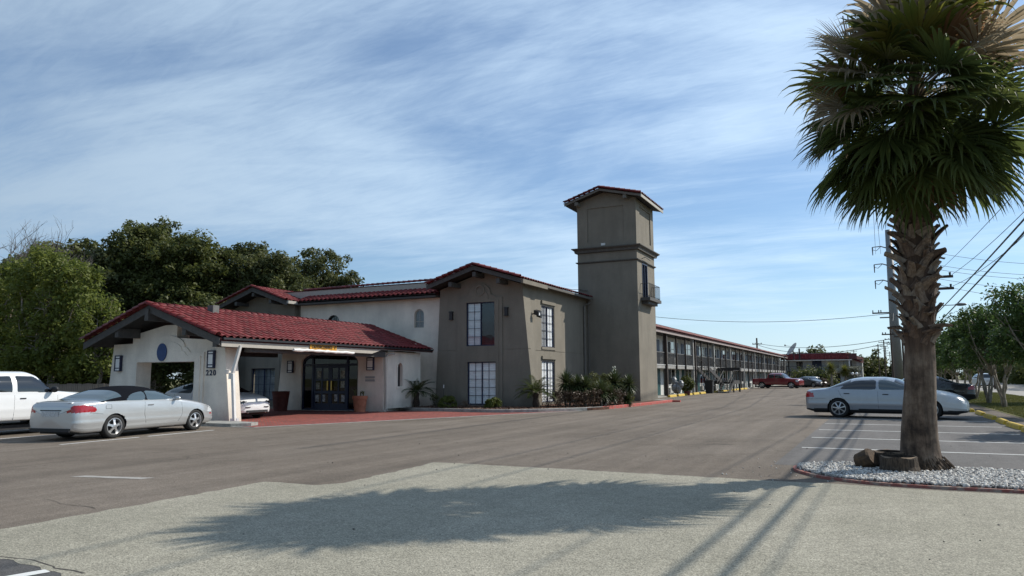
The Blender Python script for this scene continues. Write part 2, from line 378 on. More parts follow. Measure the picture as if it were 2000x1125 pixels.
def text_part(txt, size, O, U, V, name, m, parent, depth=0.012, stretch=1.0):
    cu = bpy.data.curves.new('t', 'FONT'); cu.body = txt; cu.size = size; cu.extrude = depth/2; cu.align_x = 'CENTER'; cu.align_y = 'CENTER'; cu.offset = size*0.018
    t = bpy.data.objects.new('t', cu); COL.objects.link(t); dg = bpy.context.evaluated_depsgraph_get()
    me = bpy.data.meshes.new_from_object(t.evaluated_get(dg)); bpy.data.objects.remove(t); bpy.data.curves.remove(cu)
    U = Vector(U).normalized(); V = Vector(V).normalized(); n = U.cross(V); O = Vector(O)-wloc(parent)
    for v in me.vertices: c = v.co.copy(); v.co = O+U*c.x*stretch+V*c.y+n*c.z
    me.materials.clear(); me.materials.append(m)
    o = bpy.data.objects.new(name, me); COL.objects.link(o); o.parent = parent; return o

# ------------------------------------------------------------------ ground and paving
def circ(cx, cy, rx, ry, a0, a1, n): return [(cx+rx*math.cos(R(a0+(a1-a0)*i/n)), cy+ry*math.sin(R(a0+(a1-a0)*i/n))) for i in range(n+1)]
GRASSG = ground_mat('grass_ground', ((0.085, 0.095, 0.028), (0.15, 0.13, 0.05)), 0.25, 30, 0.3)
ASPH = ground_mat('asphalt', ((0.156, 0.128, 0.101), (0.186, 0.155, 0.125)), 0.42, 75, 0.25, cracks=0.22, bump=1.0, tracks=0.20)
CHIP = ground_mat('chip_seal', ((0.28, 0.262, 0.205), (0.325, 0.302, 0.240)), 0.55, 62, 0.5, bump=0.8, tracks=0.07, coarse=0.35)
DKASPH = ground_mat('dark_asphalt', ((0.085, 0.083, 0.082), (0.105, 0.10, 0.097)), 0.3, 70, 0.3, cracks=0.35, bump=0.8, tracks=0.1)
ROADC = ground_mat('road_concrete', ((0.30, 0.28, 0.25), (0.34, 0.32, 0.29)), 0.1, 20, 0.2)
MULCH = ground_mat('mulch', ((0.075, 0.035, 0.024), (0.13, 0.065, 0.042)), 0.7, 18, 2.0, bump=1.0)
SIDEW = ground_mat('sidewalk', ((0.32, 0.31, 0.28), (0.36, 0.35, 0.32)), 0.12, 60, 0.6)
def brickmat():
    m = bpy.data.materials.new('brick_pavers'); m.use_nodes = True; nt = m.node_tree; N = nt.nodes; L = nt.links; b = N['Principled BSDF']
    b.inputs['Roughness'].default_value = 0.85
    g = N.new('ShaderNodeNewGeometry'); mp = N.new('ShaderNodeMapping'); mp.inputs['Rotation'].default_value = (0, 0, R(45)); L.new(g.outputs['Position'], mp.inputs[0])
    br = N.new('ShaderNodeTexBrick'); br.inputs['Scale'].default_value = 1.0; br.inputs['Brick Width'].default_value = 0.21; br.inputs['Row Height'].default_value = 0.105
    br.inputs['Mortar Size'].default_value = 0.008; br.inputs['Color1'].default_value = (0.30, 0.065, 0.045, 1); br.inputs['Color2'].default_value = (0.19, 0.038, 0.030, 1)
    br.inputs['Mortar'].default_value = (0.14, 0.09, 0.07, 1); br.inputs['Bias'].default_value = 0.1; L.new(mp.outputs[0], br.inputs['Vector'])
    n = N.new('ShaderNodeTexNoise'); n.inputs['Scale'].default_value = 1.6; n.inputs['Detail'].default_value = 6; L.new(g.outputs['Position'], n.inputs['Vector'])
    mr = N.new('ShaderNodeMapRange'); mr.inputs[1].default_value = .3; mr.inputs[2].default_value = .7; mr.inputs[3].default_value = .82; mr.inputs[4].default_value = 1.2; L.new(n.outputs['Fac'], mr.inputs[0])
    v = N.new('ShaderNodeVectorMath'); v.operation = 'SCALE'; L.new(br.outputs['Color'], v.inputs[0]); L.new(mr.outputs[0], v.inputs['Scale']); L.new(v.outputs[0], b.inputs['Base Color'])
    bp = N.new('ShaderNodeBump'); bp.inputs['Strength'].default_value = 0.6; bp.inputs['Distance'].default_value = 0.006; L.new(br.outputs['Fac'], bp.inputs['Height']); bp.invert = True; L.new(bp.outputs[0], b.inputs['Normal'])
    return m
BRICKP = brickmat()
def sheet(name, poly, z, m, kind='structure', parent=None, thick=0.0):
    b = MB(); fl = [Vector((x, y, z)) for x, y in poly]
    if thick: b.prism(poly, (0, 0, z-thick), (1, 0, 0), (0, 1, 0), (0, 0, thick))
    else:
        tr = tessellate_polygon([fl]); b.add(fl, [tuple(t) for t in tr])
    o = b.build(name, m, parent)
    if kind: o['kind'] = kind
    for p in o.data.polygons:
        if not thick and p.normal.z < 0: o.data.flip_normals(); break
    return o
sheet('ground', [(-2500, -2500), (2500, -2500), (2500, 2500), (-2500, 2500)], -0.016, GRASSG)
sheet('parking_lot', [(-90, -160), (40, -160), (40, 5), (10.5, 10.5), (4.4, 15), (4.0, 150), (-15.2, 150), (-15.2, 46), (-29, 46), (-90, 46)], 0.0, ASPH)
def rag(pts, amp, step=0.12, closed=True):
    out = []
    for i in range(len(pts)-(0 if closed else 1)):
        a = Vector(pts[i]); b = Vector(pts[(i+1) % len(pts)]); n = max(1, int((b-a).length/step)) if (b-a).length < 14 else 1
        for k in range(n):
            p = a.lerp(b, k/n); q = noise.noise(Vector((p.x*4, p.y*4, 0))); q2 = noise.noise(Vector((p.x*4, p.y*4, 9)))
            out.append((p.x+q*amp, p.y+q2*amp))
    return out
patch = rag([(-5.55, 3.78), (-5.95, 3.86), (-6.3, 3.93), (-6.75, 3.92), (-7.4, 4.25), (-8.02, 4.6), (-8.05, 6.2), (-8.12, 8.42), (-7.15, 8.45), (-6.95, 8.75), (-7.12, 11.57), (-4.0, 11.54), (-1.05, 11.46)], 0.07, 0.07, closed=False)
patch += [(-0.55, 11.5), (0.6, 11.35), (1.8, 11.4), (9, 11.6), (9, -20), (-5.0, -20), (-5.2, 3.4)]
sheet('chip_seal_patch', patch, 0.004, CHIP)
sheet('old_asphalt_corner', [(-5.0, -20), (-14, -20), (-14, 3.6), (-9.5, 4.4), (-8.02, 4.62), (-7.4, 4.3), (-6.75, 3.97), (-6.3, 3.98), (-5.95, 3.9), (-5.5, 3.82), (-5.15, 3.4)], 0.0020, DKASPH)
sheet('new_asphalt_stalls', [(-1.6, 13.6), (4.0, 13.6), (4.0, 40), (-1.3, 40)], 0.0022, ground_mat('stall_asphalt', ((0.125, 0.118, 0.112), (0.15, 0.14, 0.132)), 0.32, 80, 0.3, bump=0.7, tracks=0.12))
sheet('faded_patch', rag([(-11.35, 7.62), (-10.05, 7.86), (-10.0, 8.06), (-11.25, 7.80)], 0.03, 0.08), 0.0045, mat('worn_concrete', (0.34, 0.32, 0.29), 0.9, var=0.15, vscale=20))
def crack(pts, w=0.012):
    w *= 0.65
    out = []; 
    for (ax, ay), (bx, by) in zip(pts[:-1], pts[1:]):
        n = max(2, int(math.hypot(bx-ax, by-ay)/0.10))
        for i in range(n): x = ax+(bx-ax)*i/n; y = ay+(by-ay)*i/n; out.append((x+noise.noise(Vector((x*3, y*3, 1)))*0.10, y+noise.noise(Vector((x*3, y*3, 7)))*0.10))
    b = MB(); m_ = len(out)
    for i in range(m_-1):
        a = Vector((*out[i], 0.0052)); c = Vector((*out[i+1], 0.0052)); d = (c-a).normalized(); n = Vector((-d.y, d.x, 0)); w0 = w*(0.5+abs(noise.noise(a*5))); b.add([a-n*w0, c-n*w0, c+n*w0, a+n*w0], [(0, 1, 2, 3)])
    o = b.build('pavement_crack', mat('crack_dark', (0.055, 0.048, 0.04), 1.0)); o['kind'] = 'structure'
crack([(-9.6, 6.1), (-9.0, 5.95), (-8.2, 5.9)], 0.010); crack([(-10.0, 7.9), (-9.2, 8.2), (-8.2, 8.5)], 0.008); crack([(-12.5, 9.5), (-10.5, 9.9), (-8.6, 10.6)], 0.008)
crack([(-5.2, 12.6), (-4.2, 13.2), (-3.0, 13.1), (-2.3, 14.0)], 0.010); crack([(-3.4, 15.4), (-2.4, 15.0), (-1.8, 15.6)], 0.008); crack([(-9, 17), (-6, 18.4), (-3.4, 18.2), (-1.6, 19)], 0.012)
crack([(-1.05, 11.5), (-1.5, 11.9), (-1.35, 12.6)], 0.012); crack([(-6.9, 3.98), (-6.3, 4.02), (-5.95, 3.95), (-5.5, 3.86)], 0.02)
crack([(-14, 14), (-11.5, 15.2), (-9.5, 15.0), (-7.5, 16.3)], 0.010); crack([(-8, 24), (-4, 26), (-1.5, 25.5)], 0.014)
# road beside the lot, verge and far ground
sheet('road', [(9.6, 10), (9.6, 60), (9.6, 95), (13, 400), (30, 400), (20, 95), (18.5, 60), (18, 10)], -0.010, ROADC)
VER = sheet('grass_verge', [(4.6, 8), (9.4, 8), (9.4, 95), (9, 220), (6, 220), (4.6, 95)], 0.02, GRASSG, thick=0.03)
sheet('far_verge', [(20.6, 40), (60, 40), (90, 400), (30.5, 400), (21, 95)], 0.02, GRASSG, thick=0.03)
sheet('mulch_strip', rag([(3.72, 8), (4.75, 8), (4.7, 95), (3.75, 95)], 0.0), 0.012, ground_mat('verge_soil', ((0.085, 0.07, 0.058), (0.15, 0.125, 0.10)), 0.5, 25, 1.0, bump=1.0))
# painted lines
LN = 0
def line(x0, y0, x1, y1, w=0.10, label='painted white stall line'):
    a = Vector((x0, y0)); b = Vector((x1, y1)); d = (b-a).normalized(); n = Vector((-d.y, d.x))*w/2
    return sheet('parking_line', rag([tuple(a-n), tuple(b-n), tuple(b+n), tuple(a+n)], 0.012, 0.3), 0.0058, LINEW)
for y in (17.0, 19.85, 22.75, 25.7, 28.6, 35.4, 38.3): line(-1.42, y, 3.3, y-0.03)
line(-17.14, 11.2, -17.35, 13.45); line(-17.4, 13.75, -17.66, 16.2); line(-20.3, 11.0, -20.6, 16.2); line(-23.1, 10.6, -23.4, 16.2)
line(-6.15, 3.2, -5.95, 3.86, 0.12)
for y in (47, 50.5, 54, 57.5, 61): line(-13.4, y, -9.6, y)
# brick drive under the canopy, its concrete border, planting bed and kerbs
bord = [(-27.5, 17.25), (-19.6, 17.35), (-17.4, 17.45), (-16.6, 19.5), (-15.6, 22.0), (-14.6, 24.6), (-13.6, 27.2), (-12.4, 30.2), (-11.75, 31.6), (-12.0, 31.95)]
inner = [(x-0.14, y+0.16) for x, y in bord[2:]]
kerb = [(-20.1, 29.2), (-19.2, 29.15), (-18.0, 29.05), (-16.5, 28.9), (-15.2, 28.8), (-14.2, 29.0), (-13.2, 29.9), (-12.45, 31.0), (-11.75, 32.1), (-11.35, 33.2)]
sheet('brick_paving', [(-27.4, 17.9), (-17.85, 17.75)]+inner+[(-12.4, 32.2), (-20, 32.5), (-20, 34), (-27.4, 34)], 0.0045, BRICKP)
bb = MB()
for a, b_ in zip(bord[:-1], bord[1:]):
    a = Vector((*a, 0)); b_ = Vector((*b_, 0)); n = Vector((-(b_-a).y, (b_-a).x, 0)).normalized()
    bb.obox(a, (b_-a), n*0.15, (0, 0, 0.010))
o = bb.build('paving_border', CONC); o['kind'] = 'structure'
sheet('entrance_slab', [(-27.4, 17.45), (-18.35, 17.48), (-18.0, 18.0), (-18.2, 18.5), (-19.3, 18.6), (-27.4, 18.6)], 0.10, CONC, thick=0.10)
sheet('planting_bed', [(-20.05, 28.1)]+[(x+0.02, y+0.04) for x, y in kerb]+[(-11.15, 36), (-10.95, 40), (-10.9, 45.0), (-15.5, 45), (-15.5, 33), (-19.9, 33)], 0.125, MULCH, thick=0.12)
def kerb_run(name, pts, h, w, m, parent=None, seg=1.8):
    """kerb stones along a path; each stone is a part"""
    root = parent; k = 0
    dense = []
    for a, b_ in zip(pts[:-1], pts[1:]):
        a = Vector((*a, 0)); b_ = Vector((*b_, 0)); n = max(1, int(round((b_-a).length/seg)))
        for i in range(n): dense.append((a.lerp(b_, i/n), a.lerp(b_, (i+1)/n)))
    for a, b_ in dense:
        d = (b_-a).normalized(); n = Vector((-d.y, d.x, 0)); mb = MB(); g = d*0.004; pa = a+g; pb = b_-g
        prof = [(0, 0), (w, 0), (w, h), (0.02, h), (0, h-0.02)]
        vs = [p+n*u+Vector((0, 0, v)) for p in (pa, pb) for u, v in prof]; q = len(prof)
        mb.add(vs, [tuple(range(q)), tuple(q+i for i in reversed(range(q)))]+[(i, (i+1) % q, q+(i+1) % q, q+i) for i in range(q)])
        mb.build('kerb_stone', m, root)
t = thing('grey_kerb', 'grey concrete kerb curving round the planting bed in front of the two-storey building', 'kerb', (-16, 29, 0))
kerb_run('kerb', kerb, 0.14, 0.15, CONC, t)
t = thing('red_kerb', 'red painted kerb beside the square tower, continuing from the grey kerb', 'kerb', (-11, 38, 0))
kerb_run('kerb', [(-11.35, 33.2), (-11.1, 36), (-10.9, 40), (-10.85, 44.6)], 0.14, 0.16, REDC, t)
mb = MB().box(-10.95, -10.4, 44.55, 44.75, 0, 0.1); mb.build('kerb_end', REDC, t)
sheet('bed_corner_slab', [(-11.85, 43.8), (-10.88, 43.8), (-10.88, 44.6), (-11.85, 45.2)], 0.128, CONC, thick=0.12)
sheet('wing_walkway', [(-15.7, 45.2), (-13.95, 45.2), (-13.95, 145), (-15.7, 145)], 0.08, SIDEW, thick=0.08)

# ------------------------------------------------------------------ roof tiles
def tile_mesh(name, m, w=0.30, ln=0.44):
    prof = []
    for i in range(6): t = math.pi*i/5; prof.append((0.10-0.10*math.cos(t), 0.012+0.062*math.sin(t)))
    prof += [(0.235, 0.004), (0.27, 0.004), (w+0.002, 0.012)]
    V = []; 
    for y, dz, sx in ((0.0, 0.026, 1.0), (ln, -0.004, 0.96)):
        for x, z in prof: V.append((x*sx+(0.15*(1-sx)), y, z+dz))
    n = len(prof)
    for x, z in prof: V.append((x, 0.0, z+0.026-0.016))
    F = [(i, i+1, n+i+1, n+i) for i in range(n-1)]+[(i, 2*n+i, 2*n+i+1, i+1) for i in range(n-1)]
    me = bpy.data.meshes.new(name); me.from_pydata(V, [], F); me.materials.append(m); 
    me.polygons.foreach_set('use_smooth', [True]*(n-1)+[False]*(n-1)); me.update(); return me
def cap_mesh(name, m, r=0.105, ln=0.40):
    V = []; n = 7
    for y, rr, dz in ((0, r, 0.02), (ln, r*0.86, 0.0), (0, r-0.018, 0.02)):
        for i in range(n): t = math.pi*i/(n-1); V.append((-rr*math.cos(t), y, rr*math.sin(t)*0.9+dz))
    F = [(i, i+1, n+i+1, n+i) for i in range(n-1)]+[(i, 2*n+i, 2*n+i+1, i+1) for i in range(n-1)]
    me = bpy.data.meshes.new(name); me.from_pydata(V, [], F); me.materials.append(m)
    me.polygons.foreach_set('use_smooth', [True]*(n-1)+[False]*(n-1)); me.update(); return me
TM = [tile_mesh('roof_tile', m) for m in TILES]; CM = [cap_mesh('cap_tile', m) for m in TILES]
def tri_arrays(me):
    V = np.empty(len(me.vertices)*3, np.float32); me.vertices.foreach_get('co', V); V = V.reshape(-1, 3)
    F = np.array([p.vertices[:] for p in me.polygons]); return V, F
TA = tri_arrays(TM[0])
def tiles(parent, O, E, S, W, Lg, budget, clip=None, first='E0', name='roof_tile'):
    """tiles over the slope O + E*[0,W] + S*[0,Lg]; budget of them as own objects, the rest joined"""
    O = Vector(O); E = Vector(E).normalized(); S = Vector(S).normalized(); N = E.cross(S)
    if N.z < 0: N = -N
    cols = max(1, int(round(W/0.30))); cw = W/cols; rows = max(1, int(math.ceil((Lg)/0.37))); rp = Lg/rows
    lst = []
    for c in range(cols):
        for r in range(rows):
            p = O+E*(c*cw)+S*(r*rp-0.05)
            if clip and not clip(p): continue
            lst.append((c if first == 'E0' else -c, r, p))
    lst.sort(key=lambda q: (q[0], q[1]))
    off = wloc(parent); used = 0; V = []; F = []; MI = []; nv = 0
    right = E.cross(S).z > 0
    for i, (c, r, p) in enumerate(lst):
        sx = cw/0.30
        X = E*sx if right else -E*sx
        pp = p if right else p+E*cw
        jit = random.uniform(-0.008, 0.008)
        m4 = Matrix((X.to_4d(), (S+N*jit).to_4d(), N.to_4d(), (0, 0, 0, 1))).transposed(); m4[3] = (0, 0, 0, 1); m4.translation = pp+N*random.uniform(0.0, 0.006)-off
        k = random.choices([0, 1, 2, 3], [4, 3, 3, 2])[0]
        if used < budget:
            inst(name, TM[k], parent, None, mat4=m4); used += 1
        else:
            A = np.array(m4); vv = TA[0]@A[:3, :3].T+A[:3, 3]; V.append(vv); F.append(TA[1]+nv); nv += len(vv); MI += [k]*len(TA[1])
    if V:
        o = npmesh(name+'_field', np.vstack(V), np.vstack(F), TILES, parent, True, MI); o['kind'] = 'stuff'
    return used
def caps(parent, A, B, upv, name='ridge_tile', r=1.0):
    """half-round cap tiles from A to B (A is the low / near end)"""
    A = Vector(A); B = Vector(B); d = (B-A); L_ = d.length; d.normalize(); upv = Vector(upv); x = d.cross(upv).normalized(); z = x.cross(d)
    n = max(1, int(round(L_/0.34))); off = wloc(parent)
    for i in range(n):
        p = A+d*(i*L_/n)-off
        m4 = Matrix(((x*r).to_4d(), (d+z*random.uniform(-0.01, 0.01)).to_4d(), (z*r).to_4d(), (0, 0, 0, 1))).transposed(); m4[3] = (0, 0, 0, 1); m4.translation = p
        inst(name, random.choice(CM), parent, None, mat4=m4)

def window_unit(parent, O, U, N, w, h, cols=2, rows=5, sashes=2, muntin=(1, 1), back=BLIND, frame=NAVY, inset=0.07, fr=0.05, name='window', glass=None, deep=0.16):
    """O lower-left of the opening on the wall face, U along, N outward normal"""
    U = Vector(U); N = Vector(N); Z = Vector((0, 0, 1)); O = Vector(O)-N*inset
    b = MB()
    def bar(u0, u1, v0, v1, d0, d1): b.obox(O+U*u0+Z*v0-N*d1, U*(u1-u0), Z*(v1-v0), N*(d1-d0))
    bar(0, fr, 0, h, 0, 0.06); bar(w-fr, w, 0, h, 0, 0.06); bar(fr, w-fr, 0, fr, 0, 0.06); bar(fr, w-fr, h-fr, h, 0, 0.06)
    sw = (w-2*fr)/sashes
    for s in range(1, sashes): bar(fr+sw*s-fr*0.45, fr+sw*s+fr*0.45, fr, h-fr, -0.006, 0.055)
    for s in range(sashes):
        if not muntin[s % len(muntin)]: continue
        u0 = fr+sw*s
        for c in range(1, cols): bar(u0+sw*c/cols-0.009, u0+sw*c/cols+0.009, fr, h-fr, 0.012, 0.03)
        for r in range(1, rows): bar(u0+0.0, u0+sw, fr+(h-2*fr)*r/rows-0.009, fr+(h-2*fr)*r/rows+0.009, 0.014, 0.032)
    f = b.build(name, frame, parent)
    for s in range(sashes):
        g = MB(); u0 = fr+sw*s+0.002
        g.obox(O+U*u0+Z*fr-N*0.045, U*(sw-0.004), Z*(h-2*fr), N*0.006); g.build('pane', glass or GLASS, f)
    backs = back if isinstance(back, (list, tuple)) else [back]*sashes
    for s in range(sashes):
        g = MB(); u0 = fr+sw*s
        n = 10; pts = []
        g.obox(O+U*(u0-0.01)+Z*(fr*0.5)-N*deep, U*(sw+0.02), Z*(h-fr), N*0.01); g.build('blind_or_dark_back', backs[s], f)
    return f
def sconce(parent, O, U, N, w=0.26, h=0.56, name='wall_lamp', dark=False):
    """boxy lantern on a wall: navy cage with two double bars and a pale glass"""
    U = Vector(U); N = Vector(N); Z = Vector((0, 0, 1)); O = Vector(O)
    b = MB()
    def bx(u0, u1, v0, v1, d0, d1): b.obox(O+U*u0+Z*v0+N*d0, U*(u1-u0), Z*(v1-v0), N*(d1-d0))
    if dark: bx(-w/2, w/2, -h/2, h/2, 0, 0.12); bx(-w/2-0.02, w/2+0.02, h/2-0.06, h/2, 0, 0.15); bx(-w/2-0.02, w/2+0.02, -h/2, -h/2+0.04, 0, 0.15); return b.build(name, BLACKM, parent)
    bx(-w/2, w/2, -h/2, h/2, 0, 0.03); bx(w/2-0.03, w/2+0.012, -h/2, h/2, 0.03, 0.115); bx(-w/2-0.012, -w/2+0.012, -h/2, h/2, 0.03, 0.14)
    for v in (-h/2, -h/2+0.10, h/2-0.13, h/2-0.03): bx(-w/2-0.012, w/2+0.012, v, v+0.035, 0.03, 0.13)
    f = b.build(name, NAVY, parent)
    g = MB(); g.obox(O+U*(-w/2+0.02)+Z*(-h/2+0.03)+N*0.03, U*(w-0.05), Z*(h-0.07), N*0.085); g.build('lamp_shade', LAMPG, f)
    return f
def arch_pts(u0, u1, v0, vs, n=10, rise=None):
    r = (u1-u0)/2; rise = rise or r; c = (u0+u1)/2
    return [(u0, v0), (u1, v0), (u1, vs)]+[(c+r*math.cos(math.pi*i/n), vs+rise*math.sin(math.pi*i/n)) for i in range(1, n)]+[(u0, vs)]

# ------------------------------------------------------------------ two-storey hotel building
HB = thing('hotel_building', 'two-storey stucco building with grey gabled ends, a white middle wall and red tiled eaves', 'building', (-20, 33, 0))
X3 = (1, 0, 0); Z3 = (0, 0, 1)
def block_front(xl0, xl1, xr0, xr1, yf, ridge, eaL, eaR, zr, zl, zrr, panel, wins, joint, capz):
    # lower and upper front walls with a shadow joint between them
    def xl(z): return xl0+(xl1-xl0)*z/5.8
    def xr(z): return xr0+(xr1-xr0)*z/5.8
    def hole(w): return [(w[0], w[1]), (w[2], w[1]), (w[2], w[3]), (w[0], w[3])]
    lo = [w for w in wins if w[3] < joint]; hi = [w for w in wins if w[3] > joint]
    b = MB(); b.wall([(xl(0), 0.0), (xr(0), 0.0), (xr(joint), joint), (xl(joint), joint)], [hole(w) for w in lo], (0, yf, 0), X3, Z3, (0, 0.28, 0))
    j2 = joint+0.022
    b.wall([(xl(j2), j2), (xr(j2), j2), (xr(5.8), zrr-0.14), (ridge, zr-0.14), (xl(5.8), zl-0.14)], [hole(w) for w in hi], (0, yf, 0), X3, Z3, (0, 0.28, 0))
    b.box(xl(joint)+0.03, xr(joint)-0.03, yf+0.02, yf+0.2, joint-0.03, j2+0.03)
    b.build('wall', TAUPE, HB)
    # raised mission-shaped surround
    x0, x1, zs, r = panel; c = (x0+x1)/2; q = (x1-x0)/2
    out = [(x0, 0.0), (x1, 0.0), (x1, zs), (x1-q*0.22, zs), (c+r, zs+0.16)]+[(c+r*math.cos(math.pi*i/14), zs+0.16+r*0.92*math.sin(math.pi*i/14)) for i in range(1, 14)]+[(c-r, zs+0.16), (x0+q*0.22, zs), (x0, zs)]
    b = MB(); b.wall(out, [hole((w[0], w[1], w[2], w[3])) for w in wins], (0, yf, 0), X3, Z3, (0, -0.07, 0)); b.build('surround', TAUPE, HB)
    i0 = 0.30; out2 = [(x0+i0*0.6, 0), (x1-i0*0.6, 0), (x1-i0*0.6, zs-0.14), (c+r*0.8, zs-0.1)]+[(c+r*0.8*math.cos(math.pi*i/14), zs+r*0.72*math.sin(math.pi*i/14)) for i in range(1, 14)]+[(c-r*0.8, zs-0.1), (x0+i0*0.6, zs-0.14)]
    b = MB(); b.wall(out2, [hole(w) for w in wins], (0, yf-0.07, 0), X3, Z3, (0, -0.035, 0)); b.build('surround', TAUPE, HB)
    b = MB(); rr = 0.28; b.wall([(c+0.04+rr*math.cos(R(i*18)), zs+0.36+rr*math.sin(R(i*18))) for i in range(20)], [[(c+0.04+0.2*math.cos(R(i*18)), zs+0.36+0.2*math.sin(R(i*18))) for i in range(20)]], (0, yf-0.105, 0), X3, Z3, (0, -0.035, 0)); b.build('medallion', TAUPE, HB)
YF = 32.2
wr = [(-18.05, 3.06, -16.46, 5.22), (-17.98, 0.2, -16.40, 2.28)]
block_front(-19.88, -19.62, -14.40, -15.0, YF, -17.15, -19.8, -14.6, 6.86, 6.10, 6.14, (-18.56, -16.06, 5.44, 0.62), wr, 2.86, 5.8)
wl = [(-32.25, 0.3, -30.45, 2.1)]
block_front(-34.2, -33.9, -28.98, -29.25, YF, -31.5, -34.2, -28.9, 6.62, 5.76, 5.78, (-32.75, -29.95, 4.55, 0.72), wl, 2.75, 5.8)
# fin at the battered right corner, side walls
b = MB(); b.prism([(-15.0, 0), (-14.40, 0), (-15.0, 5.8)], (0, YF+0.281, 0), X3, Z3, (0, 0.55, 0)); b.build('buttress', TAUPE, HB)
b = MB()
sh = [(34.5, 3.06, 36.12, 5.16), (34.5, 0.25, 36.12, 2.33)]
hole = lambda w: [(w[0], w[1]), (w[2], w[1]), (w[2], w[3]), (w[0], w[3])]
b.wall([(32.49, 0), (41.2, 0), (41.2, 2.84), (32.49, 2.84)], [hole(sh[1])], (-15.0, 0, 0), (0, 1, 0), Z3, (-0.25, 0, 0))
b.wall([(32.49, 2.862), (41.2, 2.862), (41.2, 6.12), (32.49, 6.12)], [hole(sh[0])], (-15.0, 0, 0), (0, 1, 0), Z3, (-0.25, 0, 0))
b.box(-15.2, -15.02, 32.6, 41.1, 2.80, 2.90)
b.build('side_wall', TAUPE, HB)
b = MB()
for y0, z0, y1, z1 in sh:
    b.box(-15.0, -14.97, y1+0.04, y1+0.16, z0-0.1, z1+0.10); b.box(-15.0, -14.92, y0-0.05, y1+0.16, z1+0.10, z1+0.26)
    b.box(-15.0, -14.96, y0-0.02, y1+0.16, z0-0.14, z0-0.02)
    window_unit(HB, (-15.0, y0, z0), (0, 1, 0), (1, 0, 0), y1-y0, z1-z0, 2, 5, 2, (1, 1), [CURT, BLIND] if z0 > 2 else BLIND, inset=0.02, deep=0.07, glass=GLASSC, fr=0.035)
b.build('window_trim', TAUPE, HB)
window_unit(HB, (wr[0][0], YF-0.06, wr[0][1]), X3, (0, -1, 0), wr[0][2]-wr[0][0], wr[0][3]-wr[0][1], 2, 5, 2, (1, 0), [BLIND, DARKIN], deep=0.09, inset=0.04)  # right sash: near-black sheet painted in for the unlit room, no blind there
window_unit(HB, (wr[1][0], YF-0.06, wr[1][1]), X3, (0, -1, 0), wr[1][2]-wr[1][0], wr[1][3]-wr[1][1], 2, 5, 2, (1, 1), BLIND, deep=0.075, inset=0.04, glass=GLASSC)
window_unit(HB, (wl[0][0], YF-0.06, wl[0][1]), X3, (0, -1, 0), wl[0][2]-wl[0][0], wl[0][3]-wl[0][1], 2, 4, 2, (1, 1), CURT)
b = MB()   # hidden sides and backs that close the blocks
b.box(-19.62, -19.4, 32.49, 41.2, 0, 6.0); b.box(-29.3, -29.05, 32.49, 33.6, 0, 5.7); b.box(-34.1, -33.9, 32.49, 42, 0, 5.7); b.box(-34.1, -15.0, 42, 42.2, 0, 6.3)
b.build('rear_wall', TAUPE, HB)
# white middle wall with arched windows
WY = 32.5
ar = arch_pts(-21.38, -20.78, 4.10, 4.78); ar2 = [( -26.7+0.42*math.cos(R(a)), 4.62+0.38*math.sin(R(a))) for a in range(0, 360, 18)]
b = MB(); b.wall([(-29.05, 0), (-19.9, 0), (-19.62, 6.0), (-29.05, 6.0)], [ar, ar2], (0, WY, 0), X3, Z3, (0, 0.25, 0)); b.build('white_wall', WHITE_ST, HB)
f = MB(); f.wall(ar, [arch_pts(-21.33, -20.83, 4.15, 4.77)], (0, WY+0.08, 0), X3, Z3, (0, 0.04, 0)); f.box(-21.09, -21.07, WY+0.08, WY+0.11, 4.15, 5.0); f.box(-21.33, -20.83, WY+0.08, WY+0.12, 4.42, 4.45)
fw_ = f.build('arched_window', BEIGE, HB); g = MB(); g.prism(arch_pts(-21.33, -20.83, 4.15, 4.77), (0, WY+0.10, 0), X3, Z3, (0, 0.006, 0)); g.build('pane', GLASS, fw_)
g = MB(); g.prism(ar, (0, WY+0.2, 0), X3, Z3, (0, 0.01, 0)); g.build('blind_or_dark_back', CURT, fw_)
f = MB(); f.wall(ar2, [[(-26.7+0.37*math.cos(R(a)), 4.62+0.33*math.sin(R(a))) for a in range(0, 360, 18)]], (0, WY+0.05, 0), X3, Z3, (0, 0.04, 0)); f.box(-26.71, -26.69, WY+0.05, WY+0.09, 4.3, 4.9)
fw_ = f.build('oval_window', BLACKM, HB); g = MB(); g.prism(ar2, (0, WY+0.15, 0), X3, Z3, (0, 0.01, 0)); g.build('pane', CARGLASS, fw_)
# pent eave, parapet
b = MB(); b.box(-28.95, -19.75, 32.02, 33.0, 5.62, 5.70); b.box(-28.95, -19.75, 31.95, 32.02, 5.60, 5.78); b.build('eave_board', DKTRIM, HB)
rf = MB(); rf.prism([(31.95, 5.76), (33.0, 6.13), (33.0, 5.7), (31.95, 5.7)], (-28.95, 0, 0), (0, 1, 0), Z3, (9.2, 0, 0)); rfo = rf.build('pent_roof', UNDERT, HB)
s = Vector((0, 1.05, 0.37)); NB = tiles(rfo, (-28.95, 31.92, 5.79), X3, s, 9.25, s.length, 110)
b = MB(); b.box(-31.5, -17.4, 33.05, 33.25, 5.8, 6.52); b.build('parapet', BEIGE, HB)
b = MB(); b.box(-31.5, -17.4, 33.02, 33.3, 6.52, 6.56); po = b.build('parapet_cap', UNDERT, HB); caps(po, (-29.4, 33.15, 6.57), (-17.4, 33.15, 6.66), (0, 0, 1), r=1.1)
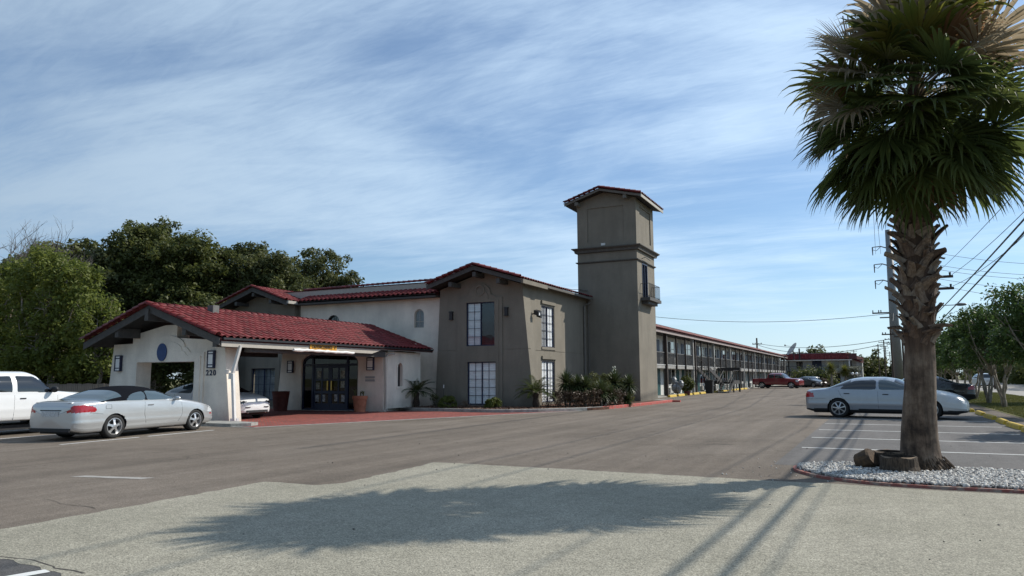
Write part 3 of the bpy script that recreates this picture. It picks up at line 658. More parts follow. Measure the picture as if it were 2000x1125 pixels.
# gabled roofs of the two blocks
def gable_roof(parent, xL, zL, xr, zr, xR, zR, y0, y1, th=0.10, board=DKTRIM, depth=0.24, names='roof'):
    b = MB(); b.prism([(xL, zL-th), (xr, zr-th), (xR, zR-th), (xR, zR-0.01), (xr, zr-0.01), (xL, zL-0.01)], (0, y0+0.04, 0), X3, Z3, (0, y1-y0-0.04, 0)); ro = b.build(names, UNDERT, parent)
    b = MB(); b.prism([(xL+0.02, zL-depth-th*0.2), (xr, zr-depth-th*0.2), (xR-0.02, zR-depth-th*0.2), (xR-0.02, zR-0.012), (xr, zr-0.012), (xL+0.02, zL-0.012)], (0, y0, 0), X3, Z3, (0, 0.045, 0)); b.build('barge_board', board, ro)
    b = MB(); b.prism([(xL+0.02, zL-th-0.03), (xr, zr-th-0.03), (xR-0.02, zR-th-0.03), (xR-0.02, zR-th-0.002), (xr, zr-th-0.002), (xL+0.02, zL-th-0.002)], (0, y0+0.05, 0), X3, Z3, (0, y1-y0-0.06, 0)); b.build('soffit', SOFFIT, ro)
    return ro
ro = gable_roof(HB, -19.85, 6.12, -17.15, 6.94, -14.60, 6.16, 31.2, 41.18, depth=0.20)
s = Vector((-2.55, 0, 0.78)); NB2 = tiles(ro, (-14.60, 31.24, 6.17), (0, 1, 0), s, 9.9, s.length, 150)
s = Vector((2.7, 0, 0.82)); tiles(ro, (-19.85, 31.24, 6.13), (0, 1, 0), s, 9.9, s.length, 0)
caps(ro, (-17.15, 31.2, 6.95), (-17.15, 41.1, 6.95), Z3)
caps(ro, (-14.62, 31.15, 6.20), (-17.15, 31.15, 6.98), Z3, 'rake_tile', 1.2); caps(ro, (-19.84, 31.15, 6.16), (-17.15, 31.15, 6.98), Z3, 'rake_tile', 1.2)
ro2 = gable_roof(HB, -34.24, 5.76, -31.5, 6.70, -28.88, 5.80, 31.2, 42.0)
s = Vector((-2.62, 0, 0.90)); tiles(ro2, (-28.88, 31.24, 5.81), (0, 1, 0), s, 6.0, s.length, 40)
caps(ro2, (-31.5, 31.2, 6.71), (-31.5, 41.1, 6.71), Z3)
caps(ro2, (-28.9, 31.15, 5.84), (-31.5, 31.15, 6.74), Z3, 'rake_tile', 1.2); caps(ro2, (-34.22, 31.15, 5.80), (-31.5, 31.15, 6.74), Z3, 'rake_tile', 1.2)
b = MB(); b.box(-28.9, -28.78, 31.2, 32.0, 5.64, 5.80); b.build('eave_board', BEIGE, ro2)
for x, z in ((-17.15, 6.62), (-15.85, 6.22), (-18.5, 6.20)): MB().box(x-0.09, x+0.09, 31.26, 32.19, z-0.22, z).build('rafter_tail', DKTRIM, HB)
for x, z in ((-31.5, 6.38), (-30.2, 5.92), (-32.8, 5.92)): MB().box(x-0.08, x+0.08, 31.26, 32.19, z-0.2, z).build('rafter_tail', DKTRIM, HB)
# eave gutter, downspout, lamps, conduits
MB().box(-14.62, -14.50, 34.21, 40.9, 6.0, 6.12).build('gutter', CORNICE, HB); MB().box(-14.62, -14.50, 31.25, 34.2, 5.92, 6.12).build('gutter', TAUPE, HB)
MB().tube([(-14.55, 40.75, 6.02), (-14.6, 40.8, 5.85), (-14.92, 40.6, 5.65), (-14.93, 40.6, 0.2)], 0.05).build('downspout', TAUPE2, HB)
sconce(HB, (-18.93, YF, 4.62), X3, (0, -1, 0), 0.16, 0.42, dark=True); sconce(HB, (-15.83, YF, 4.70), X3, (0, -1, 0), 0.16, 0.42, dark=True)
fl = MB(); fl.tube([(-15.0, 33.3, 4.62), (-14.75, 33.3, 4.66)], 0.03); fl.obox((-14.8, 33.1, 4.58), (0.02, 0.32, 0.05), (0.26, 0, -0.08), (0, 0, 0.22)); fl.obox((-14.8, 33.42, 4.5), (0, 0.2, 0), (0.22, 0, -0.08), (0, 0, 0.2)); flo = fl.build('flood_lamp', BLACKM, HB)
MB().obox((-14.55, 33.14, 4.54), (0.0, 0.24, 0.0), (0.02, 0, -0.005), (0, 0, 0.13)).build('lens', LAMPG, flo)
# entrance block in front of the white wall
EY = 27.9
door = arch_pts(-24.80, -21.42, 0.02, 2.28, 12, 0.52)
b = MB(); b.wall([(-26.3, 0), (-19.98, 0), (-20.02, 2.66), (-22.3, 3.5), (-23.3, 3.85), (-24.3, 3.5), (-26.0, 2.95)], [door], (0, EY, 0), X3, Z3, (0, 0.3, 0))
b.build('entrance_wall', WHITE_ST, HB)
ar3 = arch_pts(29.02, 29.42, 1.12, 1.98, 10, 0.24)
b = MB(); b.wall([(28.21, 0), (31.0, 0), (31.0, 2.72), (28.21, 2.72)], [ar3], (-20.0, 0, 0), (0, 1, 0), Z3, (-0.25, 0, 0)); b.build('entrance_side_wall', WHITE_ST, HB)
MB().box(-21.3, -20.25, 30.8, 31.0, 0, 3.2).build('entrance_rear_wall', WHITE_ST, HB); MB().box(-21.5, -21.302, 30.9, 32.49, 0, 3.5).build('link_wall', WHITE_ST, HB); MB().box(-26.2, -25.95, 28.21, 32.49, 0, 2.9).build('entrance_side_wall', WHITE_ST, HB)
MB().wall(arch_pts(28.93, 29.51, 1.02, 1.98, 10, 0.34), [ar3], (-20.0, 0, 0), (0, 1, 0), Z3, (0.03, 0, 0)).build('niche_trim', WHITE_ST, HB)
MB().prism(ar3, (-20.12, 0, 0), (0, 1, 0), Z3, (-0.01, 0, 0)).build('niche_pane', CARGLASS, HB)
# entrance doors
dr = MB()
def dbar(x0, x1, z0, z1, y0=EY+0.12, y1=EY+0.2): dr.box(x0, x1, y0, y1, z0, z1)
dr.wall(door, [arch_pts(-24.70, -21.52, 0.1, 2.24, 12, 0.46)], (0, EY+0.10, 0), X3, Z3, (0, 0.1, 0))
for x in (-24.16, -22.10): dbar(x-0.05, x+0.05, 0.1, 2.5, EY+0.09, EY+0.21)
dbar(-24.7, -21.52, 2.12, 2.20, EY+0.095, EY+0.205)
do = dr.build('entrance_frame', NAVY, HB)
for x0 in (-24.10, -23.12):
    l = MB(); x1 = x0+0.97
    l.box(x0, x0+0.10, EY+0.12, EY+0.17, 0.06, 2.11); l.box(x1-0.10, x1, EY+0.12, EY+0.17, 0.06, 2.11); l.box(x0+0.1, x1-0.1, EY+0.12, EY+0.17, 0.06, 0.34); l.box(x0+0.1, x1-0.1, EY+0.12, EY+0.17, 2.0, 2.11); l.box(x0+0.1, x1-0.1, EY+0.121, EY+0.169, 0.80, 0.92); l.box(x0+0.1, x1-0.1, EY+0.121, EY+0.169, 1.40, 1.47); l.box((x0+x1)/2-0.04, (x0+x1)/2+0.04, EY+0.119, EY+0.168, 0.34, 2.0)
    lo_ = l.build('door', NAVY, do)
for x0, x1 in ((-24.68, -24.22), (-24.0, -23.2), (-23.0, -22.2), (-22.04, -21.54)):
    MB().box(x0, x1, EY+0.14, EY+0.146, 0.14, 2.10).build('door_pane', GLASSD, do)
MB().prism(arch_pts(-24.66, -21.56, 2.2, 2.24, 12, 0.42), (0, EY+0.14, 0), X3, Z3, (0, 0.006, 0)).build('fanlight', GLASSD, do)
br = mat('brass', (0.45, 0.30, 0.08), 0.3, metal=0.8)
MB().box(-23.27, -23.21, EY+0.06, EY+0.118, 0.95, 1.40).box(-23.04, -22.98, EY+0.06, EY+0.118, 0.95, 1.40).build('push_bar', br, do)
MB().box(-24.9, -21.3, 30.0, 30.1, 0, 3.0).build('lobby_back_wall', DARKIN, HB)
lob = MB(); lob.box(-24.3, -23.7, 29.6, 29.9, 1.2, 1.9); lob.box(-22.0, -21.6, 29.6, 29.9, 0.9, 1.6); lob.box(-23.2, -22.4, 29.2, 29.6, 0.02, 0.9); lob.build('lobby_counter', mat('lobby_wood', (0.20, 0.13, 0.07), 0.6, var=0.4, vscale=4), HB)
sconce(HB, (-25.42, EY, 2.08), X3, (0, -1, 0), 0.30, 0.58); sconce(HB, (-20.66, EY, 2.16), X3, (0, -1, 0), 0.34, 0.58)
for z in (1.50, 1.36): MB().box(-20.98, -20.45, EY-0.02, EY, z, z+0.10).build('wall_plaque', mat('plaque_grey', (0.34, 0.34, 0.33), 0.6), HB)
for x, z in ((-24.0, 0.42), (-23.62, 0.42), (-22.85, 0.44), (-22.45, 0.42), (-23.98, 1.0), (-22.5, 1.06), (-23.9, 1.55), (-22.5, 1.55)):
    MB().box(x, x+0.22, EY+0.128, EY+0.134, z, z+0.32).build('door_notice', mat('notice_paper%d' % (int(x*10) % 2), (0.34, 0.34, 0.28) if int(x*10) % 2 else (0.42, 0.42, 0.42), 0.7, var=0.5, vscale=12), do)
MB().tube([(-19.80, 28.5, 2.62), (-19.86, 28.1, 2.60), (-19.93, 27.95, 2.45), (-19.90, 28.0, 0.15), (-19.75, 27.9, 0.06)], 0.045).build('downspout', BEIGE, HB)

# ------------------------------------------------------------------ tower
TW = thing('tower', 'square taupe stucco tower with red tiled cap, dark cornice and small side balcony', 'tower', (-13.7, 43, 0))
tx0, tx1, ty0, ty1 = -15.5, -11.85, 41.2, 45.0
fp = [(-14.86, 9.5), (-12.6, 9.5), (-12.6, 11.55), (-14.86, 11.55)]; spn = [(41.95, 9.55), (44.35, 9.55), (44.35, 11.55), (41.95, 11.55)]
b = MB()
b.wall([(tx0, 0), (tx1, 0), (tx1, 11.95), (tx0, 11.95)], [fp], (0, ty0, 0), X3, Z3, (0, 0.2, 0))
b.prism([(tx0, 11.95), (tx1, 11.95), (-13.8, 12.45)], (0, ty0, 0), X3, Z3, (0, 0.2, 0))
bd = [(42.2, 6.12), (43.3, 6.12), (43.3, 8.2), (42.2, 8.2)]
b.wall([(ty0+0.201, 0), (ty1, 0), (ty1, 11.9), (ty0+0.201, 11.9)], [spn, bd], (tx1, 0, 0), (0, 1, 0), Z3, (-0.2, 0, 0))
b.box(tx0, tx1-0.201, ty1-0.2, ty1, 0, 11.9); b.box(tx0, tx0+0.2, ty0+0.201, ty1-0.201, 0, 11.9)
b.build('wall', TAUPE, TW)
MB().box(-14.9, -12.5, ty0+0.06, ty0+0.15, 9.4, 11.6).build('panel', TAUPE, TW); MB().box(tx1-0.15, tx1-0.06, 41.9, 44.4, 9.5, 11.6).build('panel', TAUPE, TW)
def band(z0, z1, p, m, nm):
    b = MB(); prof = [(0.002, z0), (p*0.45, z0+0.02), (p*0.55, (z0+z1)/2), (p, z1-0.05), (p, z1), (0.002, z1)]
    rings = []
    for d, z in prof: rings.append([(tx0-d, ty0-d, z), (tx1+d, ty0-d, z), (tx1+d, ty1+d, z), (tx0-d, ty1+d, z)])
    vs = [v for r in rings for v in r]; fs = []
    for i in range(len(rings)-1):
        for k in range(4): fs.append((i*4+k, i*4+(k+1) % 4, (i+1)*4+(k+1) % 4, (i+1)*4+k))
    b.add(vs, fs); return b.build(nm, m, TW)
band(8.84, 9.14, 0.30, CORNICE, 'cornice'); band(8.22, 8.32, 0.10, CORNICE, 'string_course')
tr_ = gable_roof(TW, -16.10, 11.86, -13.85, 12.58, -11.36, 11.98, 40.6, 45.6, 0.08, TAUPE2, 0.13)
s = Vector((-2.49, 0, 0.60)); tiles(tr_, (-11.34, 40.64, 11.99), (0, 1, 0), s, 4.95, s.length, 120)
s = Vector((2.25, 0, 0.72)); tiles(tr_, (-16.10, 40.64, 11.87), (0, 1, 0), s, 4.95, s.length, 100)
caps(tr_, (-13.85, 40.55, 12.60), (-13.85, 45.5, 12.60), Z3); caps(tr_, (-11.36, 40.53, 12.02), (-13.85, 40.53, 12.62), Z3, 'rake_tile', 1.15); caps(tr_, (-16.08, 40.53, 11.9), (-13.85, 40.53, 12.62), Z3, 'rake_tile', 1.15)
MB().box(-11.38, -11.33, 40.6, 45.6, 11.80, 11.97).build('eave_board', BEIGE, TW)
for x, z in ((-15.35, 11.9), (-12.35, 12.05)): MB().box(x-0.1, x+0.1, 40.66, ty0, z-0.2, z).build('rafter_tail', TAUPE2, TW)
MB().box(-14.0, -13.75, ty0-0.05, ty0, 9.24, 9.38).build('vent_box', WHITEP, TW)
MB().box(-11.95, -11.90, 42.25, 43.25, 6.12, 8.2).build('balcony_door_pane', CARGLASS, TW); b = MB(); b.box(-11.9, -11.82, 42.2, 42.28, 6.12, 8.2); b.box(-11.9, -11.82, 43.22, 43.3, 6.12, 8.2); b.box(-11.9, -11.82, 42.28, 43.22, 8.12, 8.2); b.box(-11.9, -11.83, 42.72, 42.78, 6.12, 8.12); b.build('balcony_door', NAVY, TW)
bo = MB().box(tx1, -11.28, 41.75, 44.3, 5.92, 6.10).box(tx1, -11.45, 42.0, 44.05, 5.74, 5.918).build('balcony', DKTRIM, TW)
b = MB()
for (ax, ay, bx_, by) in ((tx1, 41.85, -11.34, 41.85), (-11.34, 41.85, -11.34, 44.2), (-11.34, 44.2, tx1, 44.2)):
    a = Vector((ax, ay, 0)); c = Vector((bx_, by, 0)); n = max(3, int((c-a).length/0.12))
    for z in (6.18, 6.92): b.tube([a+Vector((0, 0, z)), c+Vector((0, 0, z))], 0.016, 5)
    for i in range(n+1): p = a.lerp(c, i/n); b.tube([p+Vector((0, 0, 6.1)), p+Vector((0, 0, 6.92))], 0.009, 4)
b.build('railing', BLACKM, bo)
MB().tube([(-11.83, 42.1, 8.42), (-11.6, 42.1, 8.5), (-11.6, 43.2, 8.44)], 0.02, 5).build('lamp_arm', BLACKM, TW)
MB().tube([(-15.2, 41.14, 6.62), (-14.9, 41.14, 6.64), (-14.86, 41.14, 6.5), (-14.86, 41.14, 0.2)], 0.022, 6).build('conduit', TAUPE2, TW)
MB().tube([(-16.9, 40.9, 6.98), (-15.9, 41.05, 6.72), (-15.2, 41.14, 6.66)], 0.016, 5).build('cable', BLACKM, TW)

# ------------------------------------------------------------------ porte-cochere
PC = thing('porte_cochere', 'white drive-through entrance canopy with a red tiled gable roof and the house number 220', 'canopy', (-23.2, 19.1, 0))
PY0 = 19.1
op = [(-24.88, 0.55), (-21.84, 0.55), (-21.84, 2.14), (-24.88, 2.14)]
b = MB(); b.wall([(-26.62, 0), (-20.12, 0), (-20.5, 2.86), (-21.55, 2.93), (-22.9, 3.02), (-22.9, 3.50), (-23.52, 3.50), (-25.27, 3.18), (-25.27, 2.86), (-26.33, 2.84)], [op], (0, PY0, 0), X3, Z3, (0, 0.55, 0)); b.build('front_wall', WHITE_ST, PC)
c = -23.36
def mission(x0, x1, zs, r, rise): return [(x0, 0.4), (x1, 0.4), (x1, zs), (c+r+0.28, zs), (c+r+0.12, zs+0.16), (c+r-0.02, zs+0.2)]+[(c+r*math.cos(math.pi*i/14), zs+0.2+rise*math.sin(math.pi*i/14)) for i in range(1, 14)]+[(c-r+0.02, zs+0.2), (c-r-0.12, zs+0.16), (c-r-0.28, zs), (x0, zs)]
b = MB(); b.wall(mission(-25.5, -21.42, 2.47, 0.95, 0.44), [op], (0, PY0, 0), X3, Z3, (0, -0.055, 0)); b.build('surround', WHITE_ST, PC)
b = MB(); b.wall(mission(-25.33, -21.56, 2.34, 0.85, 0.36), [op], (0, PY0-0.055, 0), X3, Z3, (0, -0.035, 0)); b.build('surround', WHITE_ST, PC)
MB().prism([(-23.52+0.25*math.cos(R(i*12)), 2.50+0.325*math.sin(R(i*12))) for i in range(30)], (0, PY0-0.09, 0), X3, Z3, (0, -0.04, 0)).build('oval_plaque', BLUE, PC, label='blue oval plaque above the opening')
sconce(PC, (-25.93, PY0, 2.12), X3, (0, -1, 0), 0.27, 0.60); sconce(PC, (-21.03, PY0, 2.20), X3, (0, -1, 0), 0.27, 0.62)
for i, ch in enumerate('220'): text_part(ch, 0.27, (-21.26+i*0.175, PY0-0.012, 1.72), X3, Z3, 'number_digit', NAVY, PC, 0.02)
b = MB(); b.box(-26.6, -26.3, 19.65, 27.9, 2.55, 2.85); b.box(-20.1, -19.85, 19.65, 27.85, 2.45, 2.72); b.build('beam', DKTRIM, PC)
ro3 = gable_roof(PC, -26.72, 2.90, -23.22, 4.16, -19.66, 2.90, 18.1, 31.6, 0.12, DKTRIM, 0.24)
s = Vector((-3.56, 0, 1.26)); tiles(ro3, (-19.66, 18.14, 2.91), (0, 1, 0), s, 13.45, s.length, 298)
s = Vector((3.5, 0, 1.26)); tiles(ro3, (-26.72, 18.14, 2.91), (0, 1, 0), s, 13.45, s.length, 0)
caps(ro3, (-23.22, 18.1, 4.17), (-23.22, 31.5, 4.17), Z3, r=1.15)
caps(ro3, (-19.68, 18.04, 2.96), (-23.22, 18.04, 4.20), Z3, 'rake_tile', 1.3); caps(ro3, (-26.70, 18.04, 2.96), (-23.22, 18.04, 4.20), Z3, 'rake_tile', 1.3)
for x, z, hgt in ((-23.22, 3.80, 0.42), (-21.45, 3.20, 0.34), (-24.95, 3.22, 0.34), (-19.95, 2.74, 0.30)): MB().box(x-0.09, x+0.09, 18.02 if x == -23.22 else 18.16, 19.09, z-hgt/2, z+hgt/2).build('rafter_tail', DKTRIM, PC)
b = MB(); b.prism([(18.2, 2.86), (31.5, 2.86), (31.5, 2.76), (27.3, 2.76), (26.6, 2.58), (18.2, 2.60)], (-19.71, 0, 0), (0, 1, 0), Z3, (0.045, 0, 0)); fa = b.build('fascia_board', BEIGE, PC)
b = MB(); b.box(-19.66, -19.56, 18.2, 31.5, 2.83, 2.90); b.build('gutter', BLACKM, PC)
sg = MB().box(-19.655, -19.635, 22.55, 24.15, 2.62, 2.86).build('clearance_sign', mat('sign_yellow', (0.62, 0.30, 0.02), 0.6, var=0.08), PC)
for tx_, yy_ in (('CAUTION', 22.93), ('CLEARANCE', 23.54), ("8'", 24.04)): text_part(tx_, 0.165, (-19.628, yy_, 2.74), (0, 1, 0), Z3, 'sign_lettering', BLACKM, sg, 0.006, 0.72)
b = MB(); pts = [(-19.42, 21.4+3.6*i/24, 2.585-0.03*i/24+random.uniform(-.012, .012)) for i in range(25)]
b.tube(pts, [0.055+random.uniform(-.012, .018) for _ in pts], 8); b.build('light_strip', WHITEP, PC, label='white lumpy strip hanging below the fascia')
for y in (21.8, 23.2, 24.6): MB().box(-19.68, -19.42, y, y+0.03, 2.56, 2.63).build('strip_bracket', BLACKM, PC)
b = MB(); b.obox((-19.72, 18.98, 2.66), (0.11, 0, 0), (0, 0.09, 0), (-0.30, 0, -0.95)); b.obox((-20.02, 18.98, 1.70), (0.11, 0, 0), (0, 0.09, 0), (0.16, 0, -1.62)); b.obox((-19.88, 18.9, 0.16), (0.14, 0.16, 0.0), (0.02, 0.09, 0), (0, 0, -0.1)); b.box(-20.13, -20.04, 18.99, 19.08, 1.5, 1.72); b.build('downspout', WHITEP, PC)
b = MB(); b.lathe([(0.0, 0.02), (0.09, 0.0), (0.04, -0.14), (0.0, -0.14)], (-20.2, 19.0, 1.82), 8); b.build('rain_hopper', WHITEP, PC)
MB().box(-22.98, -22.68, 20.5, 20.8, 4.0, 4.34).build('roof_vent', mat('vent_grey', (0.13, 0.13, 0.125), 0.7, var=0.2), PC)
MB().tube([(-26.45, 19.3, 2.75), (-26.15, 19.3, 2.45), (-26.45, 19.3, 2.4)], 0.03, 6).build('bracket', DKTRIM, PC)

# ------------------------------------------------------------------ long motel wing with outdoor walkways
MW = thing('motel_wing', 'long two-storey motel wing with open walkways, railings and rows of doors', 'building', (-16, 95, 0))
WX = -15.10; EX = -14.0; Y0w = 46.0; Y1w = 145.0
WHW = mat('wing_wall_paint', (0.60, 0.60, 0.57), 0.85, var=0.08, vscale=1.5, bump=0.2)
GREYR = mat('grey_rail_paint', (0.10, 0.10, 0.10), 0.7, var=0.2); SLABG = mat('slab_edge_paint', (0.30, 0.29, 0.27), 0.85, var=0.15, vscale=2)
MB().box(WX-6, WX, Y0w, Y1w, 0.0, 5.0).build('wall', WHW, MW)
MB().box(WX+0.002, EX, Y0w, Y1w, 2.14, 2.38).build('walkway_slab', SLABG, MW)
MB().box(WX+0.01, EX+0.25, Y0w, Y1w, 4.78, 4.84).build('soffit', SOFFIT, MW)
MB().box(EX+0.25, EX+0.29, Y0w, Y1w, 4.74, 5.0).build('fascia_board', mat('wing_fascia', (0.33, 0.27, 0.25), 0.7, var=0.1), MW)
wr_ = MB(); wr_.prism([(EX+0.34, 5.0), (EX-0.75, 5.42), (EX-0.75, 4.9), (EX+0.34, 4.93)], (0, Y0w, 0), X3, Z3, (0, Y1w-Y0w, 0)); wro = wr_.build('roof', UNDERT, MW)
s = Vector((-1.09, 0, 0.42)); tiles(wro, (EX+0.36, Y0w, 5.02), (0, 1, 0), s, Y1w-Y0w-0.4, s.length, 200)
caps(wro, (EX-0.75, Y0w, 5.46), (EX-0.75, Y0w+70, 5.46), Z3, r=0.9)
MB().box(WX-6, EX-0.8, Y0w, Y1w, 4.95, 5.30).build('flat_roof', mat('roof_membrane', (0.45, 0.42, 0.40), 0.8), MW)
nb = 31; bay = 3.2; yb = 46.2
pick = MB()
for i in range(25): pick.box(-0.012, 0.012, 0.06+i*0.125, 0.082+i*0.125, 0.08, 0.92)
pick.box(-0.03, 0.03, 0, bay, 0.92, 0.99); pick.box(-0.02, 0.02, 0, bay, 0.04, 0.08)
rail0 = pick.build('railing', GREYR, MW, local=True); rail0.location = Vector((EX-0.06, yb, 2.38))-MW.location
kick = MB().box(-0.03, 0.03, 0.1, bay-0.1, 0.0, 0.035).build('rail_curb', WHITEP, MW, local=True); kick.location = Vector((EX-0.0, yb, 2.385))-MW.location
dm = MB().box(0, 0.05, 0, 0.92, 0, 2.03).build('door', TEAL, MW, local=True); wm = MB().box(0, 0.03, 0, 1.25, 0, 1.25).build('window', CARGLASS, MW, local=True)
dm2 = MB().box(0, 0.05, 0, 0.92, 0, 2.03).build('door', NAVY, MW, local=True)
wf = MB(); wf.wall([(0, 0), (1.37, 0), (1.37, 1.37), (0, 1.37)], [[(0.06, 0.06), (1.31, 0.06), (1.31, 1.31), (0.06, 1.31)]], (0.05, 0, 0), (0, 1, 0), Z3, (-0.05, 0, 0)); wf = wf.build('window_frame', WHITEP, MW, local=True)
acm = MB().box(0, 0.22, 0, 0.95, 0, 0.42).build('air_conditioner', mat('ac_beige', (0.42, 0.41, 0.38), 0.6), MW, local=True)
protos = [rail0, kick, dm, wm, dm2, wf, acm]
def cp(o, x, y, z):
    c = o.copy(); COL.objects.link(c); c.location = Vector((x, y, z))-MW.location; return c
for i in range(nb):
    y = yb+i*bay
    if i: cp(rail0, EX-0.06, y, 2.38); cp(kick, EX, y, 2.385)
    for fz, dmm in ((0.08, dm), (2.38, dm2)):
        cp(dmm, WX+0.003, y+0.25+(i % 2)*1.1, fz); wy = y+1.55+(i % 2)*0.6 if i % 2 == 0 else y+0.0
        cp(wm, WX+0.01, wy-0.1 if i % 2 == 0 else y-0.55, fz+0.78); cp(wf, WX+0.003, (wy-0.1 if i % 2 == 0 else y-0.55)-0.06, fz+0.72)
        cp(acm, WX+0.004, (wy if i % 2 == 0 else y-0.45), fz+0.12)
    if i % 3 == 0: MB().box(EX-0.16, EX+0.06, y-0.13, y+0.13, 0.08, 4.78).build('column', SLABG if i else BROWNW, MW)
    else:
        z0 = 0.08 if i in (1, 8, 10, 11, 13, 14, 16, 17, 19) else 2.1
        MB().box(EX+0.005, EX+0.12, y-0.06, y+0.06, z0, 4.78).build('post', BROWNW, MW)
MB().box(EX-0.1, EX+0.14, 55.6, 55.85, 0.08, 4.78).build('post', BROWNW, MW); MB().box(EX-0.02, EX+0.13, 65.9, 66.15, 0.08, 4.78).build('post', BROWNW, MW)
for o in protos: 
    if o in (dm, wm, dm2, wf, acm): bpy.data.objects.remove(o)
# staircase
STB = mat('stair_brown', (0.035, 0.030, 0.027), 0.7, var=0.2); 
st = MB()
def flight(y0, z0, y1, z1, x0, x1, name):
    b = MB(); d = Vector((0, y1-y0, z1-z0))
    for x in (x0, x1-0.06): b.obox((x, y0, z0-0.30), (0.06, 0, 0), d, (0, 0, 0.34))
    b.build('stringer', STB, MW); n = max(3, int(abs(z1-z0)/0.18)); t_ = MB()
    for i in range(n):
        f_ = (i+0.5)/n; t_ = MB().box(x0+0.06, x1-0.06, y0+(y1-y0)*f_-0.14, y0+(y1-y0)*f_+0.14, z0+(z1-z0)*f_-0.03, z0+(z1-z0)*f_+0.02); t_.build('stair_tread', CONC, MW)
    r = MB(); 
    for x in (x0+0.03, x1-0.03):
        r.tube([(x, y0, z0+0.95), (x, y1, z1+0.95)], 0.025, 5); r.tube([(x, y0, z0+0.5), (x, y1, z1+0.5)], 0.015, 4)
        for i in range(7): f_ = i/6; r.tube([(x, y0+(y1-y0)*f_, z0+(z1-z0)*f_), (x, y0+(y1-y0)*f_, z0+(z1-z0)*f_+0.95)], 0.014, 4)
    r.build('handrail', STB, MW)
flight(66.4, 2.38, 72.6, 1.12, EX+0.1, EX+1.15, 'a'); flight(73.0, 1.12, 69.6, 0.02, EX+1.2, EX+2.2, 'b')
b = MB(); b.box(EX+0.1, EX+2.2, 72.7, 76.6, 0.98, 1.12); b.box(EX+2.06, EX+2.18, 76.3, 76.42, 0, 0.98); b.box(EX+0.2, EX+0.32, 76.3, 76.42, 0, 0.98); b.box(EX+2.06, EX+2.18, 72.9, 73.02, 0, 0.98); b.box(EX+0.12, EX+2.2, 72.7, 76.6, 0.78, 0.978)
for i in range(12): b.box(EX+2.15, EX+2.17, 72.9+i*0.32, 72.92+i*0.32, 1.12, 2.05)
b.box(EX+2.14, EX+2.19, 72.8, 76.6, 2.05, 2.1); b.build('stair_landing', STB, MW)
MB().box(EX+0.1, EX+2.3, 76.0, 76.8, 2.05, 2.38).build('upper_landing', STB, MW)
MB().box(EX+2.1, EX+2.24, 76.2, 76.34, 0, 2.05).build('post', STB, MW)
# far cross wing closing the lot
FW = thing('far_wing', 'far cross wing of the motel with red tiled eave, at the end of the lot', 'building', (-8, 145, 0))
fx0, fx1, fy = -14.0, -1.7, 146.4
MB().box(fx0-6, fx1+0.3, fy, fy+8, -0.0, 4.4).build('wall', WHW, FW)
MB().box(fx0, fx1, fy-1.5, fy-0.002, 2.1, 2.35).build('walkway_slab', GREYR, FW)
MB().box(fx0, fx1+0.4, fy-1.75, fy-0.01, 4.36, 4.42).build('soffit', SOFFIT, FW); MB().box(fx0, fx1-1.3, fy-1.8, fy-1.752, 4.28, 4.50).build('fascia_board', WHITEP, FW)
fr_ = MB().prism([(fy-1.82, 4.5), (fy-0.82, 5.5), (fy-0.82, 4.45), (fy-1.82, 4.43)], (fx0-1, 0, 0), (0, 1, 0), Z3, (fx1-fx0+0.5, 0, 0)).build('roof', UNDERT, FW)
s = Vector((0, 1.0, 1.0)); tiles(fr_, (fx0-1, fy-1.84, 4.52), (1, 0, 0), s, 11.5, s.length, 120)
fr2 = MB().prism([(fy-1.82, 4.45), (fy-0.82, 5.45), (fy+1, 5.45), (fy+1.8, 4.6)], (fx1-1.5, 0, 0), (0, 1, 0), Z3, (2.0, 0, -0.75)).build('roof_end', TILES[3], FW)
MB().box(fx0, fx1-2.2, fy-0.81, fy+1, 5.4, 5.66).build('parapet', mat('roof_curb', (0.2, 0.2, 0.2), 0.8), FW)
MB().box(-9.7, -8.1, fy-0.06, fy-0.002, 2.35, 4.3).build('door', NAVY, FW)
for x in (-12.4, -6.3, -4.4): MB().box(x, x+1.1, fy-0.04, fy-0.002, 2.9, 4.1).build('window', CARGLASS, FW)
for x, m_ in ((-3.55, WHITEP), (-3.25, BROWNW), (-13.7, BROWNW)): MB().box(x, x+0.2, fy-1.7, fy-1.5, 0, 4.36).build('post', m_, FW)
MB().box(fx1-0.6, fx1+0.3, fy-1.5, fy-1.2, 0, 4.4).build('end_wall', SLABG, FW)
for x in np.arange(fx0, fx1-0.7, 3.0):
    b = MB(); b.box(x, x+2.9, fy-1.5, fy-1.45, 2.4, 2.47); b.box(x, x+2.9, fy-1.5, fy-1.45, 3.25, 3.33)
    for i in range(20): b.box(x+i*0.145, x+i*0.145+0.03, fy-1.49, fy-1.46, 2.47, 3.25)
    b.build('railing', GREYR, FW)
for x in (-6.5, -3.1): MB().box(x, x+1.4, fy-0.05, fy-0.002, 0.1, 2.0).build('dark_doorway', DARKIN, FW)

